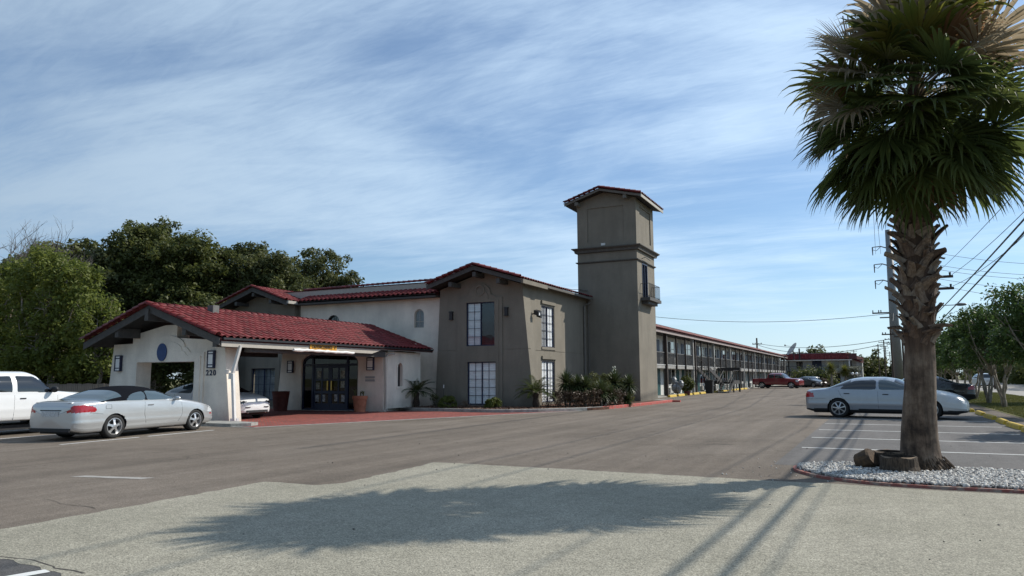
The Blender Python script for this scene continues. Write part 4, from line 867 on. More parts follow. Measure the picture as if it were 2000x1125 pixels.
# ------------------------------------------------------------------ wheel stops and small lot furniture
def wheelstop_mesh(n='wheel_stop', m=YELLOW, L_=1.8):
    prof = [(-0.10, 0), (0.10, 0), (0.075, 0.10), (0.045, 0.13), (-0.045, 0.13), (-0.075, 0.10)]
    b = MB(); vs = [(x, y, z) for y in (0, 0.05, L_-0.05, L_) for x, z in [(p[0]*(0.85 if y in (0, L_) else 1), p[1]*(0.9 if y in (0, L_) else 1)) for p in prof]]
    k = 6; fs = [tuple(range(k)), tuple(reversed(range(3*k, 4*k)))]
    for j in range(3): fs += [(j*k+i, j*k+(i+1) % k, (j+1)*k+(i+1) % k, (j+1)*k+i) for i in range(k)]
    b.add(vs, fs); return b
ws = None
lab = ['nearest yellow wheel stop at the right edge of the photo', 'second yellow wheel stop from the right edge, before the grass verge', 'third yellow wheel stop along the grass verge', 'fourth yellow wheel stop along the grass verge', 'fifth yellow wheel stop, just in front of the silver saloon nose', 'yellow wheel stop beyond the silver saloon', 'farthest yellow wheel stop beside the black saloon']
for i, y in enumerate((21.8, 24.3, 26.7, 29.4, 32.3, 35.3, 38.2)):
    o = (wheelstop_mesh().build('wheel_stop', YELLOW) if ws is None else ws.copy())
    if ws is None: ws = o
    else: COL.objects.link(o)
    o.location = (3.62+random.uniform(-.04, .04), y+0.35, 0.004); o.rotation_euler = (0, 0, R(random.uniform(-2, 2))); tag(o, lab[i], 'wheel stop', 'yellow wheel stops along the verge')
for i in range(14):
    o = ws.copy(); COL.objects.link(o); y = 54.6+i*2.75; o.location = (-13.55, y, 0.004); o.scale = (1.15, 1.15, 1.25); o.rotation_euler = (0, 0, 0)
    nm = ['first', 'second', 'third', 'fourth', 'fifth', 'sixth', 'seventh', 'eighth', 'ninth', 'tenth', 'eleventh', 'twelfth', 'thirteenth', 'fourteenth'][i]
    tag(o, '%s yellow wheel stop from the tower along the motel wing' % nm, 'wheel stop', 'yellow wheel stops along the motel wing')

# ------------------------------------------------------------------ cars
def crv(pts):
    xs = np.array([p[0] for p in pts], float); ys = np.array([p[1] for p in pts], float); d = np.zeros(len(xs)); h = np.diff(xs); s = np.diff(ys)/h
    for i in range(1, len(xs)-1):
        if s[i-1]*s[i] > 0: w1 = 2*h[i]+h[i-1]; w2 = h[i]+2*h[i-1]; d[i] = (w1+w2)/(w1/s[i-1]+w2/s[i])
    d[0] = s[0]; d[-1] = s[-1]
    def f(x):
        x = np.clip(x, xs[0], xs[-1]); i = np.clip(np.searchsorted(xs, x)-1, 0, len(h)-1); t = (x-xs[i])/h[i]
        return (2*t**3-3*t**2+1)*ys[i]+(t**3-2*t**2+t)*h[i]*d[i]+(-2*t**3+3*t**2)*ys[i+1]+(t**3-t**2)*h[i]*d[i+1]
    return f
def inpoly(x, z, poly):
    c = np.zeros(x.shape, bool); n = len(poly)
    for i in range(n):
        x1, z1 = poly[i]; x2, z2 = poly[(i+1) % n]
        cond = ((z1 > z) != (z2 > z)) & (x < (x2-x1)*(z-z1)/((z2-z1) if z2 != z1 else 1e-9)+x1); c ^= cond
    return c
def smooth_poly(pts, n=5, r=0.25):
    out = []
    k = len(pts)
    for i in range(k):
        a = np.array(pts[i-1]); b = np.array(pts[i]); c = np.array(pts[(i+1) % k]); p = b+(a-b)*r; q = b+(c-b)*r
        for j in range(n+1): t = j/n; out.append(tuple((1-t)**2*p+2*t*(1-t)*b+t*t*q))
    return out
WHEELS = {}
def wheel_build(root, x, y, r, side, style, w=0.21):
    t = MB(); pr = [(r*0.66, -w/2+0.02), (r*0.72, -w/2), (r*0.93, -w/2), (r, -w/2+0.03), (r, w/2-0.03), (r*0.93, w/2), (r*0.72, w/2), (r*0.66, w/2-0.02), (r*0.62, 0.0)]
    t.lathe(pr, (0, 0, 0), 36, 'Y')
    wo = t.build('wheel', RUBBER, root, smooth=True, local=True); wo.location = (x, y, r)
    s = side  # outward direction in y
    b = MB(); b.lathe([(r*0.69, s*(w/2-0.015)), (r*0.70, s*(w/2+0.002)), (r*0.655, s*(w/2+0.004)), (r*0.61, s*(w/2-0.05)), (r*0.60, -s*0.05)], (0, 0, 0), 36, 'Y')
    n, wd = {'five': (5, 0.17), 'seven': (7, 0.10), 'steel': (6, 0.2), 'ten': (10, 0.07)}[style]
    for i in range(n):
        a = 2*math.pi*i/n+0.3; ca, sa = math.cos(a), math.sin(a); pts = []
        for rr, hw, yy in ((r*0.12, wd*0.62, 0.02), (r*0.35, wd*0.42, -0.0), (r*0.63, wd*0.72, -0.02)):
            for q in (-1, 1): pts.append((ca*rr-sa*hw*q*r*1.1, s*(w/2+yy-0.012), sa*rr+ca*hw*q*r*1.1))
            for q in (-1, 1): pts.append((ca*rr-sa*hw*q*r*1.1, s*(w/2+yy-0.045), sa*rr+ca*hw*q*r*1.1))
        fs = []
        for j in range(2): o_ = j*4; fs += [(o_, o_+1, o_+5, o_+4), (o_+2, o_+6, o_+7, o_+3), (o_, o_+4, o_+6, o_+2), (o_+1, o_+3, o_+7, o_+5)]
        b.add(pts, fs)
    b.lathe([(0, s*(w/2+0.012)), (r*0.10, s*(w/2+0.010)), (r*0.16, s*(w/2-0.01)), (r*0.16, s*(w/2-0.05))], (0, 0, 0), 20, 'Y')
    b.build('rim', ALLOY, wo, local=True)
    d = MB(); d.lathe([(0, s*(w/2-0.075)), (r*0.62, s*(w/2-0.075))], (0, 0, 0), 24, 'Y'); d.build('brake_disc', PLASTIC, wo, local=True)
    return wo
def build_car(name, label, cat, P, loc, rz, paint, scale=(1, 1, 1), group=None, res=0.032, lod=False):
    root = thing(name, label, cat, loc, rz, group); root.scale = scale
    top, shd, wid = crv(P['top']), crv(P['belt']), crv(P['width']); x0, x1 = P['top'][0][0], P['top'][-1][0]
    zb = crv(P.get('bottom', [(x0, 0.26), (x0+0.35, 0.19), (x1-0.35, 0.19), (x1, 0.24)]))
    nmid = int((x1-x0-0.3)/res); er = P.get('end_r', 0.17)
    xs = []; sc = []
    ne = 9
    for i in range(ne): u = i/ne; a = u*math.pi/2; xs.append(x0+er*(1-math.cos(a)) if 0 else x0+er*(1-math.cos(a))); sc.append(1-P.get('end_s', 0.16)*(1-math.sin(a)))
    for i in range(nmid+1): xs.append(x0+er+(x1-x0-2*er)*i/nmid); sc.append(1.0)
    for i in reversed(range(ne)): u = i/ne; a = u*math.pi/2; xs.append(x1-er*(1-math.cos(a))); sc.append(1-P.get('end_s', 0.16)*(1-math.sin(a)))
    xs = np.array(xs); sc = np.array(sc)
    # cap rings at both ends
    rings = []
    nl, nu = 22, 26
    n_e, m_e = P.get('n', 3.0), P.get('m', 2.0)
    def section(x, s):
        W = float(wid(x))*s; zt = float(top(x)); zs = min(float(shd(x)), zt-0.01); zl = float(zb(x)); s2 = 1-(1-s)*0.35; zc = (zs+zl)/2; 
        pts = [(0.0, zl), (W*0.45, zl), (W*0.80, zl)]
        hh = zs-zl
        tw = P.get('tuck', 0.07)
        for i in range(nl):
            v = i/(nl-1); z = zl+0.02+hh*0.98*v-0.0
            y = W*(1-tw*(1-v)**3*1.4-P.get('lean', 0.05)*v**2.2-0.0)
            y += P.get('crease', 0.008)*math.exp(-((v-P.get('cv', 0.42))/0.09)**2)
            if v < 0.05: y *= 0.985
            pts.append((y, z))
        ys = pts[-1][0]
        g = max(0.0, min(1.0, (zt-zs-0.16)/0.2))
        n_ = 4.2*(1-g)+n_e*g; 
        for i in range(1, nu+1):
            th = math.pi/2*i/nu; y = ys*max(0, math.cos(th))**(2/n_); z = zs+(zt-zs)*math.sin(th)**(2/m_e)
            pts.append((y, z))
        return pts
    secs = [section(x, s) for x, s in zip(xs, sc)]
    m_ = len(secs[0]); jb = 3+nl-1
    A = np.array(secs); X = np.repeat(xs[:, None], m_, 1)
    # cap rings
    def cap(sec, x, outward, zs_):
        out = []
        for f in (0.8, 0.55, 0.3, 0.0):
            c = sec.copy(); zc = zs_; c[:, 0] *= f; c[:, 1] = zc+(c[:, 1]-zc)*f; out.append(c)
        return out
    z_mid = (float(zb(x0))+float(top(x0)))/2; z_mid1 = (float(zb(x1))+float(top(x1)))/2
    cr = cap(A[0], x0, -1, z_mid)[::-1]; cf = cap(A[-1], x1, 1, z_mid1)
    A = np.concatenate([np.array(cr), A, np.array(cf)]); 
    bul = [0.030, 0.024, 0.016, 0.006]
    X = np.concatenate([np.array([[x0-b_]*m_ for b_ in bul]), X, np.array([[x1+b_]*m_ for b_ in bul[::-1]])])
    Yv, Zv = A[:, :, 0].copy(), A[:, :, 1].copy(); n_st = X.shape[0]
    # snap to wheel arches and polygons (side view)
    rw = P['r']; Ra = rw+P.get('gap', 0.045); wb = P['wb']; sidemask = np.zeros(X.shape, bool); sidemask[:, 3:jb+20] = True
    X = X.copy()
    for cx in (0.0, wb):
        dx, dz = X-cx, Zv-rw; d = np.hypot(dx, dz); k = sidemask & (abs(d-Ra) < res*0.62) & (np.arange(m_)[None, :] <= jb); f = np.where(k, Ra/np.maximum(d, 1e-6), 1); X = cx+dx*f; Zv = rw+dz*f
    polys = P.get('side', [])
    for nm, mt, poly in polys:
        for i in range(len(poly)):
            ax, az = poly[i]; bx_, bz = poly[(i+1) % len(poly)]; L2 = (bx_-ax)**2+(bz-az)**2+1e-12
            t = np.clip(((X-ax)*(bx_-ax)+(Zv-az)*(bz-az))/L2, 0, 1); qx = ax+t*(bx_-ax); qz = az+t*(bz-az); d = np.hypot(X-qx, Zv-qz)
            k = sidemask & (d < res*0.5) & (abs(X-qx) < res*0.5) & (Zv > float(P.get('snapz', 0.2)))
            X = np.where(k, qx, X); Zv = np.where(k, qz, Zv)
    I, J = np.meshgrid(np.arange(n_st-1), np.arange(m_-1), indexing='ij'); I = I.ravel(); J = J.ravel()
    base = lambda i, j: i*m_+j
    Fq = np.stack([base(I, J), base(I+1, J), base(I+1, J+1), base(I, J+1)], 1)
    V = np.stack([X.ravel(), Yv.ravel(), Zv.ravel()], 1)
    C = V[Fq].mean(1); nr = np.cross(V[Fq[:, 2]]-V[Fq[:, 0]], V[Fq[:, 3]]-V[Fq[:, 1]]); nr /= np.linalg.norm(nr, axis=1)[:, None]+1e-9
    cls = np.zeros(len(Fq), int); names = [('body', paint)]
    kill = np.zeros(len(Fq), bool)
    for cx in (0.0, wb):
        kill |= (np.hypot(C[:, 0]-cx, C[:, 2]-rw) < Ra) & (C[:, 1] > 0.45) & (J <= jb)
    def setc(mask, nm, mt):
        names.append((nm, mt)); cls[mask] = len(names)-1
    if 'low' in P: setc((C[:, 2] < P['low']) , 'lower_trim', P.get('lowmat', PLASTIC))
    for nm, mt, fn in P.get('zones', []): setc(fn(C, nr, J-jb, np.abs(nr[:, 1])), nm, mt)
    wsx, rwx = P.get('ws'), P.get('rw'); jA = P.get('jA', 9)
    if wsx: setc((J-jb >= jA) & (C[:, 0] > wsx[0]) & (C[:, 0] < wsx[1]), 'windscreen', P.get('glass', CARGLASS))
    if rwx: setc((J-jb >= P.get('jR', jA)) & (C[:, 0] > rwx[0]) & (C[:, 0] < rwx[1]), 'rear_window', P.get('rglass', P.get('glass', CARGLASS)))
    for nm, mt, poly in polys: setc(inpoly(C[:, 0], C[:, 2], poly) & (J < jb+22), nm, mt)
    for k, (nm, mt) in enumerate(names):
        sel = (cls == k) & ~kill
        if not sel.any(): continue
        f = Fq[sel]
        if nm in ('side_window', 'door', 'fuel_flap') or nm.endswith('_side'):
            sets = [(1, f)], [(-1, f)]
        else: sets = [[(1, f), (-1, f)]]
        for st_ in sets:
            VV = []; FF = []; o_ = 0
            for sg_, ff in st_:
                u, inv = np.unique(ff, return_inverse=True); v = V[u]*np.array([1, -sg_, 1]) if sg_ == 1 else V[u].copy(); inv = inv.reshape(ff.shape)
                if sg_ == -1: inv = inv[:, ::-1]
                VV.append(v); FF.append(inv+o_); o_ += len(v)
            VV = np.vstack(VV); FF = np.vstack(FF)
            # weld centre line
            o = npmesh(nm, VV, FF, mt, root, True)
            bm = bmesh.new(); bm.from_mesh(o.data); bmesh.ops.remove_doubles(bm, verts=bm.verts, dist=0.0006)
            bmesh.ops.dissolve_degenerate(bm, dist=0.0005, edges=bm.edges); bmesh.ops.recalc_face_normals(bm, faces=bm.faces)
            bm.to_mesh(o.data); bm.free()
    def sidey(x, z):
        i = int(np.argmin(abs(xs-x)))+4; zz = A[i, :, 1]; k = int(np.argmin(abs(zz[3:jb+14]-z)))+3; return float(A[i, k, 0])
    # arch liners
    for cx in (0.0, wb):
        for sg_ in (1, -1):
            b = MB(); prev = None; pts = []
            for i in range(19):
                a = math.pi*(1.08-1.16*i/18); xx = cx+Ra*math.cos(a); zz = rw+Ra*math.sin(a); yy = sidey(xx, zz)
                pts.append([(xx, sg_*(yy-0.004), zz), (xx*1.0, sg_*(yy-0.30), zz)])
            for i in range(18): b.add([pts[i][0], pts[i+1][0], pts[i+1][1], pts[i][1]], [(0, 1, 2, 3)])
            b.add([p[1] for p in pts], [tuple(range(19))]); b.build('wheel_well', PLASTIC, root, local=True)
            if P.get('lip'):
                b = MB(); b.tube([(p[0][0], p[0][1]+sg_*0.004, p[0][2]) for p in pts[1:-1]], 0.014, 5); b.build('arch_lip', paint, root, local=True, smooth=True)
    for cx in (0.0, wb):
        for sg_ in (1, -1): wheel_build(root, cx, sg_*(sidey(cx, rw+Ra)-0.125), rw, sg_, P.get('rim', 'seven'))
    # panel gaps, handles, mirrors
    for ln in P.get('gaps', []):
        for sg_ in (1, -1):
            b = MB(); pts = []
            for (ax, az), (bx_, bz) in zip(ln[:-1], ln[1:]):
                n = max(2, int(math.hypot(bx_-ax, bz-az)/0.05))
                for i in range(n): x = ax+(bx_-ax)*i/n; z = az+(bz-az)*i/n; pts.append((x, sg_*(sidey(x, z)-0.001), z))
            x, z = ln[-1]; pts.append((x, sg_*(sidey(x, z)-0.001), z)); b.tube(pts, 0.0045, 4); b.build('panel_gap', PLASTIC, root, local=True)
    for hx, hz in P.get('handles', []):
        for sg_ in (1, -1):
            y = sidey(hx, hz); b = MB(); b.box(hx-0.09, hx+0.09, min(sg_*(y-0.01), sg_*(y+0.022)), max(sg_*(y-0.01), sg_*(y+0.022)), hz-0.016, hz+0.016); b.build('door_handle', P.get('hmat', paint), root, local=True, bevel=0.006)
    if 'mirror' in P:
        mx_, mz = P['mirror']
        for sg_ in (1, -1):
            y = sidey(mx_, mz-0.05); ms = P.get('msize', 1.0); b = MB(); b.sphere((mx_, sg_*(y+0.10*ms), mz), 0.055*ms, 0.115*ms, 0.075*ms, 12, 8); b.tube([(mx_+0.02, sg_*(y-0.03), mz-0.06), (mx_, sg_*(y+0.05), mz-0.03)], 0.022, 6); b.build('wing_mirror', P.get('mmat', paint), root, smooth=True, local=True)
    for ex in P.get('extras', []): ex(root, sidey)
    # underbody
    b = MB(); b.box(x0+0.25, x1-0.25, -float(wid(0.5))*0.72, float(wid(0.5))*0.72, 0.16, 0.30); b.build('underbody', PLASTIC, root, local=True)
    return root

# --- silver soft-top coupe seen from the rear quarter
def cv_plate(root, sidey):
    MB().box(-1.075, -1.05, -0.26, 0.26, 0.62, 0.75).build('number_plate', PLATE, root, local=True)
    MB().box(-1.065, -1.04, -0.32, 0.32, 0.76, 0.785).build('boot_trim', PLASTIC, root, local=True)
    MB().box(-1.068, -1.03, -0.62, 0.62, 0.235, 0.32).build('rear_diffuser', PLASTIC, root, local=True)
    b = MB(); b.obox((-1.0, -0.55, 0.955), (0.14, 0, 0.005), (0, 1.1, 0), (0, 0, 0.02)); b.build('boot_lip', SILVER, root, local=True)
conv = dict(r=0.315, wb=2.72, rim='five', gap=0.03, end_r=0.16, end_s=0.15, lean=0.06, tuck=0.06, cv=0.30, crease=0.012, n=2.7, m=2.1, jA=9, jR=7,
    top=[(-1.04, 0.90), (-0.98, 0.985), (-0.7, 1.01), (-0.38, 1.02), (-0.05, 1.17), (0.3, 1.30), (0.62, 1.365), (0.95, 1.38), (1.3, 1.35), (1.55, 1.28), (2.12, 1.01), (2.6, 0.95), (3.1, 0.85), (3.4, 0.74), (3.58, 0.60)],
    belt=[(-1.04, 0.80), (-0.8, 0.93), (-0.3, 0.965), (0.8, 0.955), (2.1, 0.92), (2.8, 0.80), (3.3, 0.68), (3.58, 0.52)],
    width=[(-1.04, 0.76), (-0.75, 0.83), (-0.2, 0.87), (1.0, 0.875), (2.2, 0.87), (2.9, 0.85), (3.3, 0.79), (3.58, 0.70)],
    ws=(1.58, 2.13), rw=(-0.36, 0.20), rglass=CARGLASSL,
    side=[('side_window', CARGLASSL, smooth_poly([(0.28, 0.985), (0.50, 1.16), (0.92, 1.235), (0.92, 0.975)], 4, 0.3)), ('side_window', CARGLASSL, smooth_poly([(0.96, 0.975), (0.96, 1.24), (1.40, 1.215), (1.98, 0.985)], 4, 0.2)),
          ('tail_lamp', TAILR, [(-0.93, 0.72), (-0.56, 0.72), (-0.50, 0.79), (-0.62, 0.86), (-0.82, 0.91), (-0.90, 0.89)]),
          ('head_lamp', HEADL, [(3.18, 0.56), (3.45, 0.54), (3.5, 0.64), (3.30, 0.73)]), ('marker_lamp', TAILR, [(3.30, 0.475), (3.42, 0.475), (3.42, 0.51), (3.30, 0.51)])],
    zones=[('soft_top', SOFTTOP, lambda C, n, j, a: (C[:, 0] > -0.40) & (C[:, 0] < 1.57) & (j >= 1)),
           ('tail_lamp', TAILR, lambda C, n, j, a: (C[:, 0] < -0.86) & (C[:, 2] > 0.71) & (C[:, 2] < 0.90) & (C[:, 1] > 0.50+(C[:, 2]-0.71)*0.7))],
    gaps=[[(0.90, 0.93), (0.88, 0.60), (0.95, 0.33)], [(2.16, 0.88), (2.18, 0.55), (2.05, 0.33)], [(-0.7, 0.70), (-0.36, 0.66)], [(0.20, 0.80), (0.36, 0.80), (0.36, 0.90), (0.20, 0.90), (0.20, 0.80)]],
    handles=[(1.08, 0.845)], mirror=(1.92, 1.0), msize=0.85, extras=[cv_plate], hmat=CHROME)
conv['gaps'][3] = [(-0.28, 0.79), (-0.12, 0.79), (-0.12, 0.89), (-0.28, 0.89), (-0.28, 0.79)]
build_car('convertible_car', 'silver two-door convertible with its black fabric roof up, parked before the canopy', 'car', conv, (-18.55, 12.87, 0), R(98.5), SILVER, (1.10, 1.02, 0.97))

# --- pickup profile
def pk_bed(root, sidey):
    MB().box(4.02, 4.08, -0.85, 0.85, 0.62, 0.95).build('grille', CHROME, root, local=True)
pick_ = dict(r=0.40, wb=3.57, rim='ten', gap=0.06, end_r=0.10, end_s=0.08, lean=0.03, tuck=0.03, n=3.6, m=2.6, jA=8, cv=0.42,
    top=[(-1.25, 1.18), (-1.1, 1.25), (0.55, 1.26), (0.66, 1.45), (0.78, 1.86), (1.2, 1.93), (2.1, 1.93), (2.35, 1.86), (2.95, 1.34), (3.3, 1.30), (4.2, 1.22), (4.5, 1.05)],
    belt=[(-1.25, 1.15), (0.5, 1.22), (2.9, 1.20), (3.6, 1.14), (4.3, 1.02), (4.5, 0.9)],
    width=[(-1.25, 0.93), (-0.9, 0.98), (1, 0.99), (3, 0.99), (4.1, 0.97), (4.5, 0.86)],
    bottom=[(-1.25, 0.50), (-0.6, 0.45), (3.4, 0.42), (4.5, 0.40)], ws=(2.36, 2.93), rw=(0.64, 0.76),
    side=[('side_window', CARGLASS, smooth_poly([(0.86, 1.27), (0.90, 1.76), (1.52, 1.78), (1.52, 1.27)], 3, 0.12)), ('side_window', CARGLASS, smooth_poly([(1.66, 1.27), (1.66, 1.78), (2.22, 1.77), (2.80, 1.31), (2.80, 1.27)], 3, 0.12)),
          ('head_lamp', HEADL, [(4.12, 0.86), (4.45, 0.84), (4.45, 1.02), (4.15, 1.06)])],
    gaps=[[(0.76, 1.2), (0.76, 0.5)], [(1.59, 1.2), (1.59, 0.46)], [(2.92, 1.18), (2.92, 0.60)], [(0.66, 1.2), (0.66, 0.5)]],
    handles=[(0.94, 1.10), (1.84, 1.10)], hmat=PLASTIC, mirror=(2.72, 1.36), mmat=PLASTIC, msize=1.35, extras=[pk_bed])
build_car('pickup_truck', 'white crew-cab pickup truck at the left edge of the photo', 'truck', pick_, (-21.95, 10.9, 0), R(95), WHITEC, (0.96, 0.92, 0.91))
pr = dict(pick_); pr['rim'] = 'steel'
build_car('pickup_truck', 'dark red pickup truck with a chrome front, far down the lot by the motel wing', 'truck', pr, (-12.35, 99.8, 0), R(-16), REDCAR, (1.04, 1.0, 0.98), res=0.06)

# --- four-door saloons
FADED = mat('faded_white_paint', (0.60, 0.61, 0.60), 0.42, metal=0.2, coat=0.3, var=0.06, vscale=3)
def sd_plate(root, sidey):
    MB().box(-1.12, -1.085, -0.26, 0.26, 0.72, 0.86).build('number_plate', PLATE, root, local=True)
sal = dict(r=0.33, wb=2.75, rim='seven', gap=0.035, end_r=0.16, end_s=0.14, lean=0.05, tuck=0.05, cv=0.36, crease=0.010, n=2.9, m=2.1, jA=9, jR=8, low=0.30,
    top=[(-1.10, 0.84), (-1.04, 0.965), (-0.75, 1.0), (-0.42, 1.035), (0.0, 1.20), (0.42, 1.365), (0.85, 1.415), (1.35, 1.415), (1.72, 1.36), (2.42, 1.03), (2.9, 0.96), (3.4, 0.84), (3.64, 0.72), (3.76, 0.58)],
    belt=[(-1.10, 0.78), (-0.8, 0.93), (0, 0.965), (1.4, 0.95), (2.4, 0.90), (3.0, 0.80), (3.5, 0.66), (3.76, 0.5)],
    width=[(-1.10, 0.78), (-0.75, 0.86), (0, 0.89), (2.3, 0.89), (3.1, 0.87), (3.5, 0.80), (3.76, 0.68)],
    ws=(1.75, 2.43), rw=(-0.40, 0.40),
    side=[('side_window', CARGLASS, smooth_poly([(0.06, 0.99), (0.20, 1.12), (0.52, 1.29), (1.20, 1.315), (1.20, 0.975)], 4, 0.2)), ('side_window', CARGLASSL, smooth_poly([(1.29, 0.97), (1.27, 1.315), (1.62, 1.29), (2.30, 0.985)], 4, 0.16)),
          ('tail_lamp', TAILR, [(-1.2, 0.70), (-0.78, 0.71), (-0.80, 0.84), (-0.94, 0.90), (-1.2, 0.92)]),
          ('head_lamp', HEADL, [(3.22, 0.60), (3.52, 0.54), (3.60, 0.60), (3.48, 0.72), (3.30, 0.74)])],
    zones=[('tail_lamp', TAILR, lambda C, n, j, a: (C[:, 0] < -0.98) & (C[:, 2] > 0.70) & (C[:, 2] < 0.90) & (C[:, 1] > 0.42))],
    gaps=[[(0.02, 0.95), (0.10, 0.75), (0.42, 0.40), (0.45, 0.32)], [(1.245, 0.94), (1.25, 0.32)], [(2.36, 0.88), (2.32, 0.50), (2.22, 0.33)], [(-1.0, 0.66), (-0.4, 0.67)]],
    handles=[(0.28, 0.84), (1.48, 0.82)], hmat=PLASTIC, mirror=(2.12, 1.03), extras=[sd_plate])
build_car('sedan_car', 'silver-grey four-door saloon with faded white bonnet, parked behind the palm trunk', 'car', dict(sal, zones=sal['zones']+[('bonnet_and_wings', FADED, lambda C, n, j, a: (C[:, 0] > 2.36) & (C[:, 2] > 0.31))]), (-1.02, 30.5, 0), R(-9), BLUEGREY, (1.06, 1.0, 1.03))
build_car('sedan_car', 'black four-door saloon parked beyond the silver one, tail towards the grass', 'car', dict(sal, rim='ten'), (3.7, 46.6, 0), R(178), BLACKC, (1.08, 1.0, 1.06), res=0.05)
build_car('sedan_car', 'dark grey car behind the red pickup at the far end of the lot', 'car', sal, (-8.6, 108.5, 0), R(-40), mat('dark_grey_car', (0.06, 0.065, 0.07), 0.3, coat=0.7), (1, 1, 1.02), res=0.08)
build_car('sedan_car', 'pale silver car beside the dark one at the far end of the lot', 'car', sal, (-6.7, 113.5, 0), R(-120), SILVER, (1, 1, 1.02), res=0.08)
suv = dict(sal, r=0.36, top=[(-0.95, 1.05), (-0.9, 1.15), (-0.75, 1.5), (-0.5, 1.68), (0.5, 1.74), (1.5, 1.72), (1.85, 1.62), (2.5, 1.15), (3.0, 1.08), (3.5, 0.95), (3.7, 0.7)], belt=[(-0.95, 1.0), (2.5, 1.05), (3.3, 0.9), (3.7, 0.6)],
    side=[('side_window', CARGLASS, [(-0.5, 1.1), (-0.4, 1.5), (0.5, 1.58), (0.5, 1.1)]), ('side_window', CARGLASS, [(0.6, 1.1), (0.6, 1.58), (1.6, 1.56), (2.2, 1.12)])], zones=[], rw=(-0.9, -0.55), jR=6, handles=[], gaps=[])
build_car('suv_car', 'white sport utility car on the road beyond the trees', 'car', suv, (12.6, 108, 0), R(100), WHITEC, (1, 1, 1), res=0.08)

# --- white hatch-back electric car nosing out under the canopy
def ev_front(root, sidey):
    b = MB(); b.obox((3.64, -0.50, 0.27), (0, 1.0, 0), (0.065, 0, 0.0), (-0.005, 0, 0.09)); b.build('air_intake', PLASTIC, root, local=True)
    for sg_ in (1, -1):
        b = MB(); b.obox((3.60, sg_*0.44-0.11, 0.47), (0, 0.22, 0), (0.095, 0, 0), (0, 0, 0.03)); b.build('fog_slot', PLASTIC, root, local=True)
ev = dict(r=0.345, wb=2.87, rim='ten', gap=0.035, end_r=0.22, end_s=0.20, lean=0.06, tuck=0.05, cv=0.3, n=2.6, m=2.0, jA=9, jR=8, low=0.27,
    top=[(-0.92, 0.95), (-0.86, 1.12), (-0.6, 1.22), (0.0, 1.42), (0.7, 1.53), (1.3, 1.54), (1.8, 1.46), (2.65, 1.06), (3.1, 0.96), (3.45, 0.84), (3.66, 0.66)],
    belt=[(-0.92, 0.85), (-0.4, 1.02), (1, 1.0), (2.5, 0.94), (3.1, 0.84), (3.5, 0.70), (3.66, 0.52)],
    width=[(-0.92, 0.78), (-0.5, 0.88), (0.5, 0.92), (2.4, 0.92), (3.1, 0.90), (3.45, 0.83), (3.66, 0.66)],
    ws=(1.65, 2.66), rw=(-0.75, 0.05), 
    side=[('side_window', CARGLASSL, smooth_poly([(-0.38, 1.07), (0.0, 1.26), (0.60, 1.40), (1.02, 1.41), (1.02, 1.03)], 4, 0.2)), ('side_window', CARGLASS, smooth_poly([(1.08, 1.03), (1.08, 1.41), (1.55, 1.38), (2.42, 1.02)], 4, 0.15)),
          ('head_lamp', PLASTIC, [(3.05, 0.70), (3.42, 0.60), (3.52, 0.64), (3.30, 0.76)])],
    zones=[('head_lamp', CARGLASS, lambda C, n, j, a: (C[:, 0] > 3.22) & (C[:, 0] < 3.60) & (C[:, 2] > 0.62) & (C[:, 2] < 0.73) & (C[:, 1] > 0.44))], gaps=[[(1.05, 1.0), (1.05, 0.3)], [(2.35, 0.9), (2.3, 0.35)], [(0.0, 1.0), (0.3, 0.5)]], handles=[(0.3, 0.93), (1.25, 0.90)], mirror=(2.25, 1.06), mmat=PLASTIC, extras=[ev_front])
build_car('electric_car', 'white hatchback car nosing out from behind the canopy pillar', 'car', ev, (-24.75, 21.55, 0), R(-3), WHITEC, (1.0, 1.0, 0.93))

# ------------------------------------------------------------------ vegetation
LEAF_LIGHT = leafmat('light_green_leaves', (0.085, 0.118, 0.024), (0.225, 0.25, 0.05), 0.5, tr=0.5)
LEAF_DARK = leafmat('dark_green_leaves', (0.060, 0.075, 0.020), (0.135, 0.150, 0.042), 0.5, tr=0.45)
LEAF_OLIVE = leafmat('olive_leaves', (0.062, 0.074, 0.024), (0.14, 0.150, 0.050), 0.5, tr=0.42)
LEAF_MYRTLE = leafmat('myrtle_leaves', (0.040, 0.080, 0.022), (0.095, 0.145, 0.036), 0.9, tr=0.42)
LEAF_BRIGHT = leafmat('shrub_leaves', (0.07, 0.10, 0.015), (0.15, 0.17, 0.035), 2.5, tr=0.3)
LEAF_BROWN = leafmat('dry_twigs', (0.075, 0.045, 0.026), (0.14, 0.09, 0.055), 2.5, tr=0.1)
BARK = mat('bark', (0.10, 0.085, 0.068), 0.9, var=0.35, vscale=5, bump=0.6, bscale=14)
BARKL = mat('pale_bark', (0.26, 0.22, 0.17), 0.85, var=0.35, vscale=6, bump=0.4, bscale=14)
